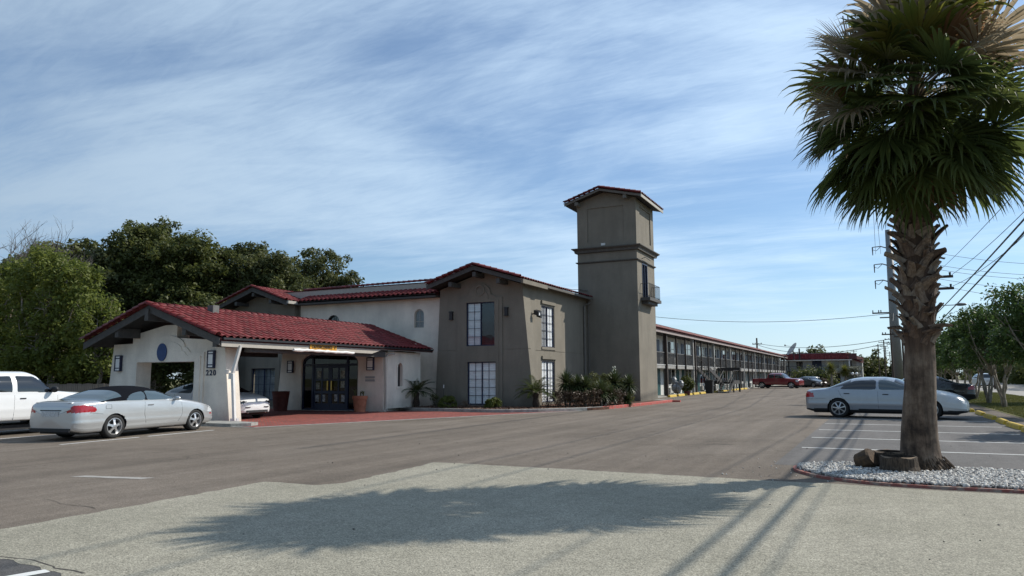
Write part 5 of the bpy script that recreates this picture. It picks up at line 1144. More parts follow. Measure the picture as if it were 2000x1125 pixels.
def leaf_cloud(centres, rad, n_per, size, flat=0.55, hang=0.0):
    """quads scattered round cluster centres -> V, F arrays"""
    centres = np.asarray(centres, float); k = len(centres); n = k*n_per
    c = np.repeat(centres, n_per, 0); d = rng.normal(size=(n, 3)); d /= np.linalg.norm(d, axis=1)[:, None]
    rr = rng.random(n)**0.45; rad = np.repeat(np.broadcast_to(rad, (k,)), n_per)
    p = c+d*(rr*rad)[:, None]*np.array([1, 1, flat+0.25]); p[:, 2] -= hang*rng.random(n)*rad
    nrm = d*0.6+rng.normal(size=(n, 3))*0.55+np.array([0, 0, 0.55]); nrm /= np.linalg.norm(nrm, axis=1)[:, None]
    t = np.cross(nrm, rng.normal(size=(n, 3))); t /= np.linalg.norm(t, axis=1)[:, None]; b = np.cross(nrm, t)
    s = size*(0.6+0.8*rng.random(n)); L_ = t*(s*0.62)[:, None]; W_ = b*(s*0.30)[:, None]
    V = np.stack([p-L_, p+W_-L_*0.1, p+L_, p-W_-L_*0.1], 1).reshape(-1, 3)
    F = np.arange(n*4).reshape(-1, 4); return V, F
def blob_centres(blobs, dens):
    out = []; rads = []
    for (x, y, z, rx, ry, rz) in blobs:
        n = int(dens*(rx*ry*rz)**(2/3)); d = rng.normal(size=(n, 3)); d /= np.linalg.norm(d, axis=1)[:, None]
        rr = rng.random(n)**0.28; p = d*rr[:, None]*np.array([rx, ry, rz])*(1+0.12*rng.normal(size=(n, 1))); out.append(p+np.array([x, y, z]))
    return np.vstack(out)
def limb(b, p0, p1, r0, r1, sag=0.3, n=6, seg=6):
    p0 = Vector(p0); p1 = Vector(p1); L_ = (p1-p0).length; o = Vector((random.uniform(-1, 1), random.uniform(-1, 1), random.uniform(-.2, 1)))*L_*sag*0.5
    pts = []; rs = []
    for i in range(n+1):
        t = i/n; p = p0.lerp(p1, t)+o*math.sin(math.pi*t)+Vector((random.gauss(0, 1), random.gauss(0, 1), random.gauss(0, 1)))*L_*0.012*(1 if 0 < i < n else 0); pts.append(p); rs.append(r0+(r1-r0)*t)
    b.tube(pts, rs, seg); return pts
def tree(name, label, cat, base, blobs, dens, n_per, size, leaf, bark, trunk_r, fork, group=None, crad=0.55, limbs=14, stems=1, stem_spread=0.0, flat=0.55, hang=0.0, seed=None):
    if seed is not None:
        random.seed(seed)
    t = thing(name, label, cat, base, 0, group)
    bl = [tuple(v) for v in blobs]; C_ = blob_centres(bl, dens); V, F = leaf_cloud(C_, crad*(0.7+0.6*rng.random(len(C_))), n_per, size, flat, hang)
    cr = npmesh('crown', V, F, leaf, t)
    b = MB(); tips = []
    for s in range(stems):
        a = 2*math.pi*s/max(1, stems)+random.random(); f = Vector((math.cos(a)*stem_spread, math.sin(a)*stem_spread, fork*random.uniform(0.9, 1.1)))
        q = limb(b, (math.cos(a)*trunk_r*0.8*(stems > 1), math.sin(a)*trunk_r*0.8*(stems > 1), -0.05), f, trunk_r, trunk_r*0.68, 0.08, 6, 9); tips.append(f)
    idx = rng.choice(len(C_), min(limbs, len(C_)), replace=False)
    for i in idx:
        c = Vector(C_[i]); f = min(tips, key=lambda v: (v-c).length+random.random()); mid = f.lerp(c, 0.5)+Vector((0, 0, 0.1*(c-f).length))
        p = limb(b, f-Vector((0, 0, 0.05)), c, trunk_r*0.5, 0.015, 0.22, 6, 5)
        for k in range(2):
            j = rng.integers(0, len(C_)); d = Vector(C_[j]); m_ = p[3]
            if (d-m_).length < 3.0: limb(b, m_, d, trunk_r*0.2, 0.01, 0.2, 4, 4)
    b.build('trunk', bark, t, smooth=True, local=True)
    return t
def bare_tree(label, base, h, n=7, lean=0):
    t = thing('bare_tree', label, 'tree', base); b = MB()
    def rec(p, d, L_, r, k):
        q = p+d*L_; limb(b, p, q, r, r*0.62, 0.12, 3, 4)
        if k == 0: return
        for _ in range(3 if k > 2 else 2):
            dd = (d+Vector((random.gauss(0, .45), random.gauss(0, .45), random.uniform(-0.1, .5)))).normalized(); rec(p+d*L_*random.uniform(0.6, 1.0), dd, L_*random.uniform(0.6, 0.8), r*0.6, k-1)
    rec(Vector((0, 0, 0)), Vector((0, 0, 1)), h*0.42, 0.16, 6)
    b.build('trunk', mat('grey_twigs', (0.16, 0.14, 0.125), 0.9, var=0.2), t, local=True); return t

def rel(px_list, base): return [(x-base[0], y-base[1], z, rx, ry, rz) for x, y, z, rx, ry, rz in px_list]
# left, front row: airy light-green trees
def T(label, base, bl, leaf, dens, npr, size, tr, fork, limbs=14, name='leafy_tree', crad=0.6, seed=1, bark=None, flat=0.55, hang=0.0):
    return tree(name, label, 'tree', base, rel(bl, base), dens, npr, size, leaf, bark or BARKL, tr, fork, None, crad, limbs, flat=flat, hang=hang, seed=seed)
T('airy light green tree at the left edge behind the white pickup', (-48.5, 28, 0), [(-50.2, 28, 7.7, 1.7, 1.6, 0.9), (-47.6, 28, 8.5, 1.3, 1.3, 0.7), (-48.6, 28, 6.1, 1.8, 1.6, 0.9), (-52.6, 28, 6.0, 2.2, 2.0, 1.6), (-46.2, 27.5, 6.9, 1.2, 1.2, 0.7), (-47.2, 27.5, 4.5, 1.8, 1.6, 0.8), (-50.6, 27.5, 3.9, 2.4, 1.8, 1.3), (-46.0, 27, 2.7, 1.6, 1.4, 0.9), (-49.6, 27, 2.0, 2.8, 1.6, 0.9), (-45.4, 28, 8.3, 0.8, 0.8, 0.4)], LEAF_LIGHT, 30, 50, 0.19, 0.24, 3.2, 44, seed=3, hang=1.3, crad=0.5)
T('bright yellow-green tree with bare pale limbs, left of the canopy roof', (-42.8, 27, 0), [(-43.4, 27, 8.9, 1.3, 1.2, 0.7), (-41.6, 27, 8.0, 1.3, 1.2, 0.7), (-44.6, 27, 7.2, 1.2, 1.2, 0.8), (-42.6, 27, 6.6, 1.5, 1.4, 0.8), (-40.4, 27, 6.3, 1.3, 1.2, 0.8), (-44.2, 27, 5.2, 1.4, 1.3, 0.9), (-41.8, 26.6, 4.9, 1.5, 1.3, 0.8), (-39.8, 26.5, 4.3, 1.2, 1.0, 0.8), (-43.6, 26.5, 3.3, 1.8, 1.4, 1.1), (-41.0, 26.5, 3.0, 1.6, 1.2, 0.9), (-39.0, 26.6, 2.6, 1.1, 0.9, 0.7), (-45.4, 26.8, 8.3, 0.7, 0.7, 0.4), (-39.6, 27, 7.6, 0.7, 0.7, 0.4)], LEAF_LIGHT, 32, 50, 0.18, 0.22, 3.0, 50, seed=5, hang=1.3, crad=0.48)
T('small light green tree against the left side of the white canopy', (-37.6, 26.6, 0), [(-37.6, 26.6, 4.4, 1.5, 1.4, 1.3), (-37.1, 26.6, 2.8, 1.4, 1.2, 1.0), (-38.4, 26.8, 5.6, 1.2, 1.1, 0.9)], LEAF_LIGHT, 24, 52, 0.17, 0.14, 2.0, 22, seed=6, hang=1.0, crad=0.45)
T('tall dark tree behind the left pair of light green trees', (-55, 36, 0), [(-55, 36, 9.5, 4.2, 3.5, 2.6), (-59, 36, 8, 4, 3.5, 3.0), (-51, 36, 7, 3.5, 3, 3), (-55, 36, 4.5, 5, 3, 2.6)], LEAF_OLIVE, 19, 80, 0.30, 0.4, 4, 12, seed=7, crad=0.8)
T('largest dark evergreen tree, round crown above the peak of the canopy roof', (-48.5, 39, 0), [(-49.5, 39, 10.8, 3.6, 3.2, 2.6), (-45.6, 39, 9.4, 3.0, 2.8, 2.5), (-53.0, 39, 9.2, 2.4, 2.6, 2.0), (-48.5, 38, 7, 4.6, 3.2, 2.8), (-44.5, 38, 6, 3, 2.6, 2.4), (-50, 37.5, 3.8, 5, 2.5, 2.2), (-50.5, 39, 12.6, 1.5, 1.5, 0.9)], LEAF_DARK, 26, 84, 0.23, 0.5, 4.5, 18, seed=8, crad=0.66)
T('dark olive tree between the big evergreen and the left gable', (-43.5, 42.5, 0), [(-44.5, 42.5, 9.6, 2.5, 2.4, 2.0), (-41.2, 42.5, 9.3, 2.4, 2.4, 1.9), (-43, 42, 7, 4, 3, 2.6), (-38.8, 42, 7, 2.2, 2.2, 2.3), (-43.2, 42.5, 11.2, 1.2, 1.2, 0.8), (-42, 41, 4.5, 4.2, 2.4, 2.2)], LEAF_OLIVE, 25, 80, 0.22, 0.4, 4, 18, seed=9, crad=0.62)
T('open-crowned grey-green oak behind the roof ridge, sky showing through', (-41.5, 50, 0), [(-42.6, 50, 10.6, 2.4, 2.2, 2.2), (-45.8, 50, 9.2, 1.8, 2.0, 2.0), (-39.6, 50, 8.6, 1.9, 2.0, 1.8), (-42.6, 50, 7.4, 3.2, 2.4, 1.8), (-37.3, 50, 7.3, 1.3, 1.2, 1.0), (-43, 49, 5, 4, 2.4, 1.8)], LEAF_OLIVE, 17, 62, 0.24, 0.32, 4.2, 26, seed=10, crad=0.6, bark=BARK)
T('low green tree filling the gap under the dark trees behind the left gable', (-46, 36.5, 0), [(-46, 36.5, 4.2, 3.4, 2.0, 2.0), (-41, 37, 4.6, 3, 2, 2.2), (-50.5, 35, 2.8, 3.2, 2.2, 2.0), (-54.5, 34, 2.6, 3.4, 2.2, 1.9)], LEAF_OLIVE, 20, 80, 0.24, 0.2, 2, 8, seed=11, crad=0.7)
T('dark understory tree directly behind the board fence', (-40.5, 29.5, 0), [(-40.5, 29.5, 2.4, 3.4, 1.6, 1.7), (-35.5, 30.5, 2.6, 2.6, 1.5, 2.0), (-45.5, 30, 2.4, 3.2, 1.6, 1.8), (-51, 30.5, 2.3, 3.6, 1.6, 1.8), (-36, 29.5, 4.6, 1.6, 1.2, 1.2)], LEAF_DARK, 24, 80, 0.2, 0.16, 1.4, 8, seed=12, crad=0.6)
bare_tree('leafless tree with fine grey twigs at the top left corner of the tree line', (-53.8, 30.5, 0), 11.2)
random.seed(31); bare_tree('smaller leafless tree just right of the taller leafless one', (-49.2, 31.5, 0), 9.6)
# board fence
FN = thing('board_fence', 'low weathered wooden board fence behind the parked cars and under the trees', 'fence', (-44, 25.4, 0))
WOODF = mat('weathered_board', (0.22, 0.18, 0.14), 0.9, var=0.3, vscale=3, bump=0.3, aniso=(3, 3, 0.4)); random.seed(4)
bd0 = MB().box(0, 0.145, 0, 0.02, 0, 1.30).build('fence_board', WOODF, FN, local=True); bd0.location = (-10, 0, 0)
for i in range(1, 125):
    c = bd0.copy(); COL.objects.link(c); c.location = (-10+i*0.152+random.uniform(-.003, .003), random.uniform(-.006, .006), 0); c.scale = (1, 1, random.uniform(0.975, 1.02)); c.rotation_euler = (0, R(random.uniform(-.6, .6)), 0)
MB().box(-10, 9.2, 0.03, 0.07, 0.25, 0.33).build('fence_rail', WOODF, FN, local=True); MB().box(-10, 9.2, 0.03, 0.07, 1.02, 1.10).build('fence_rail', WOODF, FN, local=True)
# right: row of crepe myrtles
def myrtle(label, x, y, s, seed, leaf=LEAF_MYRTLE):
    s *= 0.94
    random.seed(seed); bl = [(0, 0, 3.0*s, 1.5*s, 1.5*s, 0.9*s), (0.8*s, 0.3, 3.7*s, 0.9*s, 0.9*s, 0.7*s), (-0.8*s, -0.2, 3.7*s, 0.9*s, 0.9*s, 0.7*s), (0, 0.6, 4.2*s, 0.8*s, 0.8*s, 0.6*s), (-0.9*s, 0.8*s, 2.6*s, 0.8*s, 0.8*s, 0.7*s), (0.2, -1.0*s, 2.7*s, 1.0*s, 0.8*s, 0.7*s)]
    for k in range(7): a = random.random()*6.28; q = random.uniform(1.1, 1.7)*s; bl.append((math.cos(a)*q, math.sin(a)*q, random.uniform(3.4, 4.5)*s, 0.32, 0.32, 0.34))
    return tree('crepe_myrtle', label, 'tree', (x, y, 0), bl, 40, 52, 0.12, leaf, BARKL, 0.062*s, 1.5*s, 'crepe myrtle trees along the verge', 0.36, 16, 4, 0.40*s, seed=seed)
myrtle('multi-stemmed crepe myrtle nearest the camera, crown cut by the right edge of the photo', 5.9, 33.2, 1.12, 21)
myrtle('crepe myrtle with forked pale trunk, second from the right edge', 5.4, 40.6, 1.06, 22)
myrtle('crepe myrtle third from the right edge, beside the black saloon tail', 5.5, 46.6, 1.12, 23)
myrtle('crepe myrtle fourth from the right edge, its trunk just behind the black saloon', 5.75, 54.6, 1.1, 24)
myrtle('crepe myrtle fifth in the row, seen between black saloon and palm trunk', 5.8, 63, 1.1, 25)
myrtle('crepe myrtle sixth in the row, low crown at right of the palm trunk', 5.9, 73, 1.05, 26)
myrtle('farthest crepe myrtle in the row, partly hidden by the palm trunk', 6.0, 86, 1.0, 27)
myrtle('crepe myrtle standing out of frame to the right whose shade falls across the stalls', 6.5, 24.6, 1.0, 28)
T('tall dark broad tree behind the myrtles at the right edge', (10.9, 50, 0), [(10.9, 50, 6.5, 2.0, 2.0, 2.0), (11.8, 50, 4.6, 2.4, 2.2, 1.9), (10.2, 50.5, 8.0, 1.0, 1.0, 1.0)], LEAF_DARK, 30, 70, 0.2, 0.25, 3, 10, seed=29, crad=0.5)
# far tree belts read as one mass
def belt(name, x0, y0, x1, y1, h, w, n, leaf, size=0.7):
    C_ = []
    for i in range(n):
        t = rng.random(); hh = h*(0.65+0.35*math.sin(t*17+1)*math.sin(t*41)+0.1*rng.normal()); z = hh*rng.random()**0.7
        C_.append((x0+(x1-x0)*t+rng.normal()*w*0.3, y0+(y1-y0)*t+rng.normal()*w*0.3, max(0.4, z)))
    V, F = leaf_cloud(C_, 1.3, 36, size, 0.8); o = npmesh(name, V, F, leaf); o['kind'] = 'stuff'; o['label'] = 'belt of dark trees on the horizon'; return o
belt('far_tree_belt', 2, 300, -22, 250, 9, 8, 1000, LEAF_OLIVE, 0.9)
belt('far_tree_belt', 22, 90, 36, 330, 8.5, 7, 1500, LEAF_DARK, 0.8)
belt('far_tree_belt', 8, 300, 26, 310, 7, 6, 500, LEAF_OLIVE, 0.9)
belt('far_tree_belt', -60, 44, -100, 30, 9, 6, 700, LEAF_OLIVE, 0.8)
belt('clipped_hedge', -9.6, 118, -5.6, 113, 1.9, 1.2, 260, LEAF_DARK, 0.3)

# grass blades on the verge
def grass(name, x0, x1, y0, y1, n, h, m):
    p = np.stack([x0+(x1-x0)*rng.random(n), y0+(y1-y0)*rng.random(n)**1.4, np.full(n, 0.018)], 1); a = rng.random(n)*6.283; w = 0.012+0.01*rng.random(n)
    d = np.stack([np.cos(a), np.sin(a), 0*a], 1)*w[:, None]; l = np.stack([rng.normal(size=n)*0.02, rng.normal(size=n)*0.02, h*(0.5+rng.random(n))], 1)
    V = np.stack([p-d, p+d, p+l], 1).reshape(-1, 3); o = npmesh(name, V, np.arange(3*n).reshape(-1, 3), m); o['kind'] = 'stuff'; return o
GR = leafmat('grass_blades', (0.075, 0.095, 0.020), (0.17, 0.16, 0.055), 0.25, tr=0.3)
grass('verge_grass', 4.7, 9.4, 18, 75, 90000, 0.05, GR)

# ------------------------------------------------------------------ rosette plants
def sword(V, F, o, d, L_, w, droop, fold=0.3, n=5):
    o = np.array(o, float); d = np.array(d, float); d /= np.linalg.norm(d); s = np.cross(d, [0, 0, 1.0]); 
    if np.linalg.norm(s) < 1e-3: s = np.array([1.0, 0, 0])
    s /= np.linalg.norm(s); b = len(V); p = o.copy(); cur = d.copy()
    for i in range(n+1):
        t = i/n; ww = w*(0.55+0.45*math.sin(math.pi*min(1, t*1.25)))*(1-t**3)+0.0008
        up_ = np.cross(s, cur); V.append(p-s*ww+up_*ww*fold); V.append(p); V.append(p+s*ww+up_*ww*fold)
        p = p+cur*L_/n; cur = cur+np.array([0, 0, -droop/n]); cur /= np.linalg.norm(cur)
    for i in range(n): q = b+i*3; F += [(q, q+1, q+4, q+3), (q+1, q+2, q+5, q+4)]
YUC = leafmat('yucca_leaves', (0.035, 0.055, 0.022), (0.10, 0.12, 0.045), 3, rough=0.4, tr=0.15)
SAGO = leafmat('cycad_leaves', (0.030, 0.050, 0.012), (0.10, 0.12, 0.03), 2, rough=0.35, tr=0.2)
def rosette(parent, c, n, L_, w, e0, e1, droop, m=YUC, name='leaf_rosette'):
    V = []; F = []
    for i in range(n):
        a = i*2.39996+random.random()*0.4; e = R(e0+(e1-e0)*(i/n)**0.9+random.uniform(-6, 6)); d = (math.cos(a)*math.cos(e), math.sin(a)*math.cos(e), math.sin(e))
        sword(V, F, (c[0], c[1], c[2]+0.02*i/n), d, L_*random.uniform(0.8, 1.1), w, droop*random.uniform(0.4, 1.2))
    return npmesh(name, np.array(V), np.array(F), m, parent)
def yucca(label, x, y, heads, stalk=False, seed=1):
    random.seed(seed); t = thing('yucca', label, 'yucca', (x, y, 0.12), 0, 'yuccas planted against the tower wall'); b = MB()
    for hx, hy, hz, n, L_ in heads:
        limb(b, (hx*0.3, hy*0.3, 0), (hx, hy, hz*0.95), 0.055, 0.045, 0.15, 5, 7); rosette(t, (hx, hy, hz*0.95), int(n*3.0), L_*1.3, 0.034, -60, 85, 0.6)
    b.build('trunk', BARKL, t, local=True)
    if stalk:
        hx, hy, hz, n, L_ = heads[0]; MB().tube([(hx, hy, hz), (hx+0.02, hy, hz+0.75)], 0.014, 5).build('flower_stalk', LEAF_BRIGHT, t, local=True)
        f = MB(); 
        for i in range(16): f.sphere((hx+random.uniform(-.09, .09), hy+random.uniform(-.08, .08), hz+0.40+random.uniform(0, .36)), 0.035, 0.035, 0.045, 6, 4)
        f.build('flower_head', mat('cream_flowers', (0.70, 0.68, 0.55), 0.7), t, local=True)
    return t
yucca('leftmost yucca by the tower, two spiky heads on pale crooked trunks', -13.2, 33.2, [(0, 0, 1.15, 60, 0.55), (0.55, 0.1, 1.05, 48, 0.45)], seed=41)
yucca('yucca with yellowish spiky head in the middle of the bed by the tower', -12.3, 33.5, [(0, 0, 0.98, 55, 0.5), (-0.3, 0.5, 0.85, 40, 0.45)], seed=42)
yucca('low green yucca between the yellowish one and the flowering one', -11.75, 34.2, [(0, 0, 0.70, 52, 0.55), (0.3, 0.5, 0.55, 40, 0.45)], seed=43)
yucca('tallest yucca with a white flower stalk at the tower corner', -11.75, 36.2, [(0, 0, 1.15, 66, 0.60), (0.55, 0.7, 1.05, 46, 0.5)], True, seed=44)
yucca('small stemless yucca at the foot of the tower corner', -11.2, 36.6, [(0, 0, 0.22, 40, 0.42)], seed=45)
def twig_shrub(label, x, y, r, h, m, seed, name='twiggy_shrub', n=22, leafn=46, size=0.05, crad=0.16, group=None):
    random.seed(seed); t = thing(name, label, 'shrub', (x, y, 0.12), 0, group)
    C_ = [(random.gauss(0, .42)*r, random.gauss(0, .42)*r, random.uniform(0.12, 1)**0.8*h) for _ in range(n)]
    C_ = [c for c in C_ if math.hypot(c[0]/r, c[1]/r) < 1.0]
    V, F = leaf_cloud(C_, crad, leafn, size); npmesh('foliage', V, F, m, t); b = MB()
    for c in C_[:14]: limb(b, (c[0]*0.15, c[1]*0.15, -0.03), c, 0.009, 0.004, 0.2, 4, 4)
    b.build('stems', BARK, t, local=True); return t
for i, (x, y, r, h) in enumerate(((-13.3, 32.6, 0.6, 0.75), (-12.6, 32.9, 0.6, 0.65), (-12.0, 33.4, 0.6, 0.8), (-11.7, 34.5, 0.55, 0.75), (-11.4, 35.4, 0.5, 0.7))):
    twig_shrub(['brown twiggy shrub under the leftmost yucca', 'brown twiggy shrub between the two left yuccas', 'brown twiggy shrub under the yellowish yucca', 'brown twiggy shrub in front of the low green yucca', 'brown twiggy shrub left of the flowering yucca'][i], x, y, r, h, LEAF_BROWN, 50+i, n=44, leafn=40, size=0.055, group='brown twiggy shrubs by the tower')
for i, (x, y, r, h) in enumerate(((-12.9, 34.1, 0.75, 1.25), (-12.1, 35.0, 0.7, 1.1), (-12.4, 36.6, 0.8, 1.5), (-11.5, 37.3, 0.5, 1.2))):
    twig_shrub(['leafy green bush behind the leftmost yucca', 'leafy green bush behind the yellowish yucca', 'tall leafy green bush behind the flowering yucca', 'leafy green bush against the tower corner'][i], x, y, r, h, LEAF_OLIVE, 90+i, 'leafy_bush', 60, 60, 0.085, 0.24)
def sago(label, x, y, th, n, L_, seed, tilt=0.0):
    random.seed(seed); t = thing('sago_palm', label, 'cycad', (x, y, 0.12)); b = MB()
    b.lathe([(0.0, -0.05), (0.14, -0.05), (0.17, th*0.3), (0.12, th*0.7), (0.15, th), (0.05, th+0.08), (0, th+0.08)], (0, 0, 0), 14); b.build('trunk', mat('cycad_trunk', (0.05, 0.035, 0.025), 0.95, var=0.5, vscale=20, bump=1.0, bscale=30), t, local=True)
    for i in range(n):
        a = i*2.39996; e = R(8+62*(i/n)+random.uniform(-8, 8)); V = []; F = []; p = np.array([0, 0, th+0.03]); cur = np.array([math.cos(a)*math.cos(e), math.sin(a)*math.cos(e), math.sin(e)]); s = np.array([-math.sin(a), math.cos(a), 0.0]); m_ = 26
        for k in range(m_):
            tt = k/m_; q = p.copy(); p = p+cur*L_/m_; cur = cur+np.array([0, 0, -1.15/m_]); cur /= np.linalg.norm(cur); up_ = np.cross(cur, s); 
            bb_ = len(V); V += [q-s*0.006, q+s*0.006, p+s*0.005, p-s*0.005]; F += [(bb_, bb_+1, bb_+2, bb_+3)]
            if tt > 0.12:
                ll = 0.15*math.sin(math.pi*(0.12+0.86*tt))**0.6*L_/0.8
                for sg_ in (1, -1):
                    d = s*sg_*0.85+cur*0.42-up_*(-0.28); d /= np.linalg.norm(d); w = cur*0.011; bb_ = len(V); tip = q+d*ll+np.array([0, 0, -0.02]); mid = q+d*ll*0.5+w*1.1; V += [q, mid, tip, q+d*ll*0.5-w*1.1]; F += [(bb_, bb_+1, bb_+2, bb_+3)]
        npmesh('frond', np.array(V), np.array(F), SAGO, t)
    return t
sago('sago palm in the shade left of the grey gabled block, before the white wall', -19.75, 30.3, 0.66, 36, 1.12, 61)
sago('sunlit sago palm at the right corner of the grey gabled block', -14.1, 31.7, 0.62, 38, 1.12, 62)
def bush(label, x, y, r, h, m, seed):
    random.seed(seed); t = thing('round_bush', label, 'shrub', (x, y, 0.12)); C_ = []
    for _ in range(60): d = Vector((random.gauss(0, 1), random.gauss(0, 1), abs(random.gauss(0, 1)))).normalized(); C_.append((d.x*r*0.85, d.y*r*0.85, 0.06+d.z*h*0.82))
    V, F = leaf_cloud(C_, 0.11, 60, 0.055); npmesh('foliage', V, F, m, t); b = MB()
    for c in C_[:12]: limb(b, (0, 0, -0.03), c, 0.008, 0.004, 0.2, 3, 4)
    b.build('stems', BARK, t, local=True)
bush('round yellow-green bush left of the lower gable window', -17.95, 30.2, 0.44, 0.58, LEAF_BRIGHT, 71); bush('small round yellow-green bush under the right half of the lower gable window', -15.75, 30.6, 0.42, 0.46, LEAF_BRIGHT, 72)
twig_shrub('thin dark shrub between the shaded sago palm and the round bush', -18.75, 30.4, 0.32, 0.62, LEAF_OLIVE, 73, 'thin_shrub', 16, 40)
twig_shrub('small dry shrub beside the trunk of the sunlit sago palm', -13.75, 32.3, 0.35, 0.55, LEAF_BROWN, 74, 'dry_shrub', 14, 30)
twig_shrub('tiny dry shrub below the left edge of the lower gable window', -17.0, 30.3, 0.22, 0.28, LEAF_BROWN, 75, 'dry_shrub', 10, 26)
wp = thing('garden_stake', 'thin white-tipped garden stake behind the round bush', 'stake', (-18.6, 30.9, 0.12)); MB().tube([(0, 0, 0), (0, 0, 0.95)], 0.012, 5).build('stake_rod', BLACKM, wp, local=True); MB().tube([(0, 0, 0.9), (0, 0, 1.06)], 0.022, 6).build('stake_tip', WHITEP, wp, local=True)
# bark chips and leaf litter on the bed
n = 5000; P_ = np.stack([-20+9*rng.random(n), 28.9+7*rng.random(n), np.full(n, 0.135)], 1); keep = []
kx = np.array([k[0] for k in kerb]); ky = np.array([k[1] for k in kerb])
P_ = P_[(P_[:, 1] > np.interp(P_[:, 0], kx, ky)+0.2) & (P_[:, 1] < 34)]; n = len(P_); a = rng.random(n)*6.28; u_ = np.stack([np.cos(a), np.sin(a), 0.3*rng.normal(size=n)], 1)*(0.03+0.03*rng.random((n, 1))); v_ = np.stack([-np.sin(a), np.cos(a), 0.3*rng.normal(size=n)], 1)*0.016
V = np.stack([P_-u_-v_, P_+u_-v_, P_+u_+v_, P_-u_+v_], 1).reshape(-1, 3); o = npmesh('bark_chips', V, np.arange(4*n).reshape(-1, 4), mat('bark_chip', (0.10, 0.045, 0.03), 0.9, col2=(0.26, 0.17, 0.11), vscale=30)); o['kind'] = 'stuff'

# ------------------------------------------------------------------ pots
def pot(name, label, x, y, r, h, m, z=0.0, rim=True):
    t = thing(name, label, 'plant pot', (x, y, z)); b = MB()
    b.lathe([(0, 0.0), (r*0.72, 0.0), (r*0.92, h*0.80)]+([(r, h*0.81), (r*1.02, h), (r*0.9, h), (r*0.88, h*0.92), (0, h*0.90)] if rim else [(r*0.98, h), (r*0.9, h), (0, h*0.92)]), (0, 0, 0), 28)
    b.build('pot_body', m, t, smooth=False, local=True)
    for z_ in (0.35, 0.42) if rim else (): 
        q = MB(); rr = r*(0.72+0.2*z_/0.8)+0.004; q.lathe([(rr, h*z_), (rr+0.012, h*z_+0.012), (rr+0.004, h*z_+0.025)], (0, 0, 0), 28); q.build('pot_ring', m, t, local=True)
    return t
p1 = pot('terracotta_pot', 'terracotta pot with a few bare stubby stems right of the entrance doors', -20.85, 27.35, 0.34, 0.72, TERRA)
random.seed(9); b = MB()
for i in range(5):
    a = random.random()*6.28; x = math.cos(a)*0.2-0.05; y = math.sin(a)*0.15; hh = random.uniform(0.15, 0.38); b.tube([(x, y, 0.64), (x+random.uniform(-.05, .05), y, 0.64+hh), (x+random.uniform(-.1, .1), y, 0.70+hh)], [0.02, 0.022, 0.012], 6)
    for k in range(3): b.tube([(x, y, 0.64+hh*0.6), (x+random.uniform(-.12, .12), y+random.uniform(-.1, .1), 0.70+hh*0.9)], 0.012, 4)
b.build('plant_stems', LEAF_OLIVE, p1, local=True)
MB().lathe([(0, 0.0), (0.29, 0.0)], (0, 0, 0.652), 20).build('soil', mat('soil', (0.04, 0.03, 0.022), 0.95), p1, local=True)
pot('large_pot', 'large dark red-brown pot left of the entrance doors, beside the white car', -25.2, 27.0, 0.42, 0.92, TERRA2, rim=False)
# dark conifer seen under the canopy behind the electric car
twig_shrub('tall narrow dark conifer under the canopy, behind the downspout', -33.2, 30.6, 0.55, 3.1, LEAF_DARK, 77, 'conifer_shrub', 60, 90, 0.09, 0.34)

# ------------------------------------------------------------------ palm island
isl = [(-1.17, 13.09), (-1.10, 12.72), (-0.92, 12.38), (-0.64, 12.0), (-0.1, 11.70), (0.52, 11.60), (1.2, 11.60), (1.9, 11.62), (3.2, 11.75), (4.4, 12.1), (4.4, 13.4), (3.0, 13.55), (1.9, 13.66), (0.6, 13.86), (-0.3, 13.90), (-0.85, 13.66), (-1.10, 13.40)]
def smooth_closed(p, k=4):
    out = []; n = len(p)
    for i in range(n):
        a, b_, c, d = [np.array(p[(i+j-1) % n]) for j in range(4)]
        for t in np.arange(k)/k: out.append(tuple(0.5*((2*b_)+(-a+c)*t+(2*a-5*b_+4*c-d)*t*t+(-a+3*b_-3*c+d)*t**3)))
    return out
isl = smooth_closed(isl)
sheet('palm_island', isl, 0.035, MULCH, thick=0.035)
IK = thing('island_kerb', 'low flat kerb with worn red paint round the gravel island of the palm', 'kerb', (0.6, 11.7, 0))
ct = Vector((0.8, 12.7, 0))
for i in range(0, len(isl)):
    a = Vector((*isl[i], 0)); b_ = Vector((*isl[(i+1) % len(isl)], 0)); n = (b_-a).cross(Vector((0, 0, 1))).normalized()
    if n.dot(a-ct) < 0: n = -n
    c2 = Vector((*isl[(i+2) % len(isl)], 0)); n2 = (c2-b_).cross(Vector((0, 0, 1))).normalized(); 
    if n2.dot(b_-ct) < 0: n2 = -n2
    mb = MB(); w = 0.07; p = [a, b_, b_+n2*w, a+n*w]; hz = 0.038
    mb.add([v for v in p]+[v+Vector((0, 0, hz)) for v in p], [(0, 3, 2, 1), (4, 5, 6, 7), (0, 1, 5, 4), (1, 2, 6, 5), (2, 3, 7, 6), (3, 0, 4, 7)])
    mb.build('kerb_stone', mat('worn_red_kerb', (0.30, 0.105, 0.085), 0.9, col2=(0.36, 0.29, 0.24), vscale=7, bump=0.5, bscale=30, c2w=(0.45, 0.6)), IK)
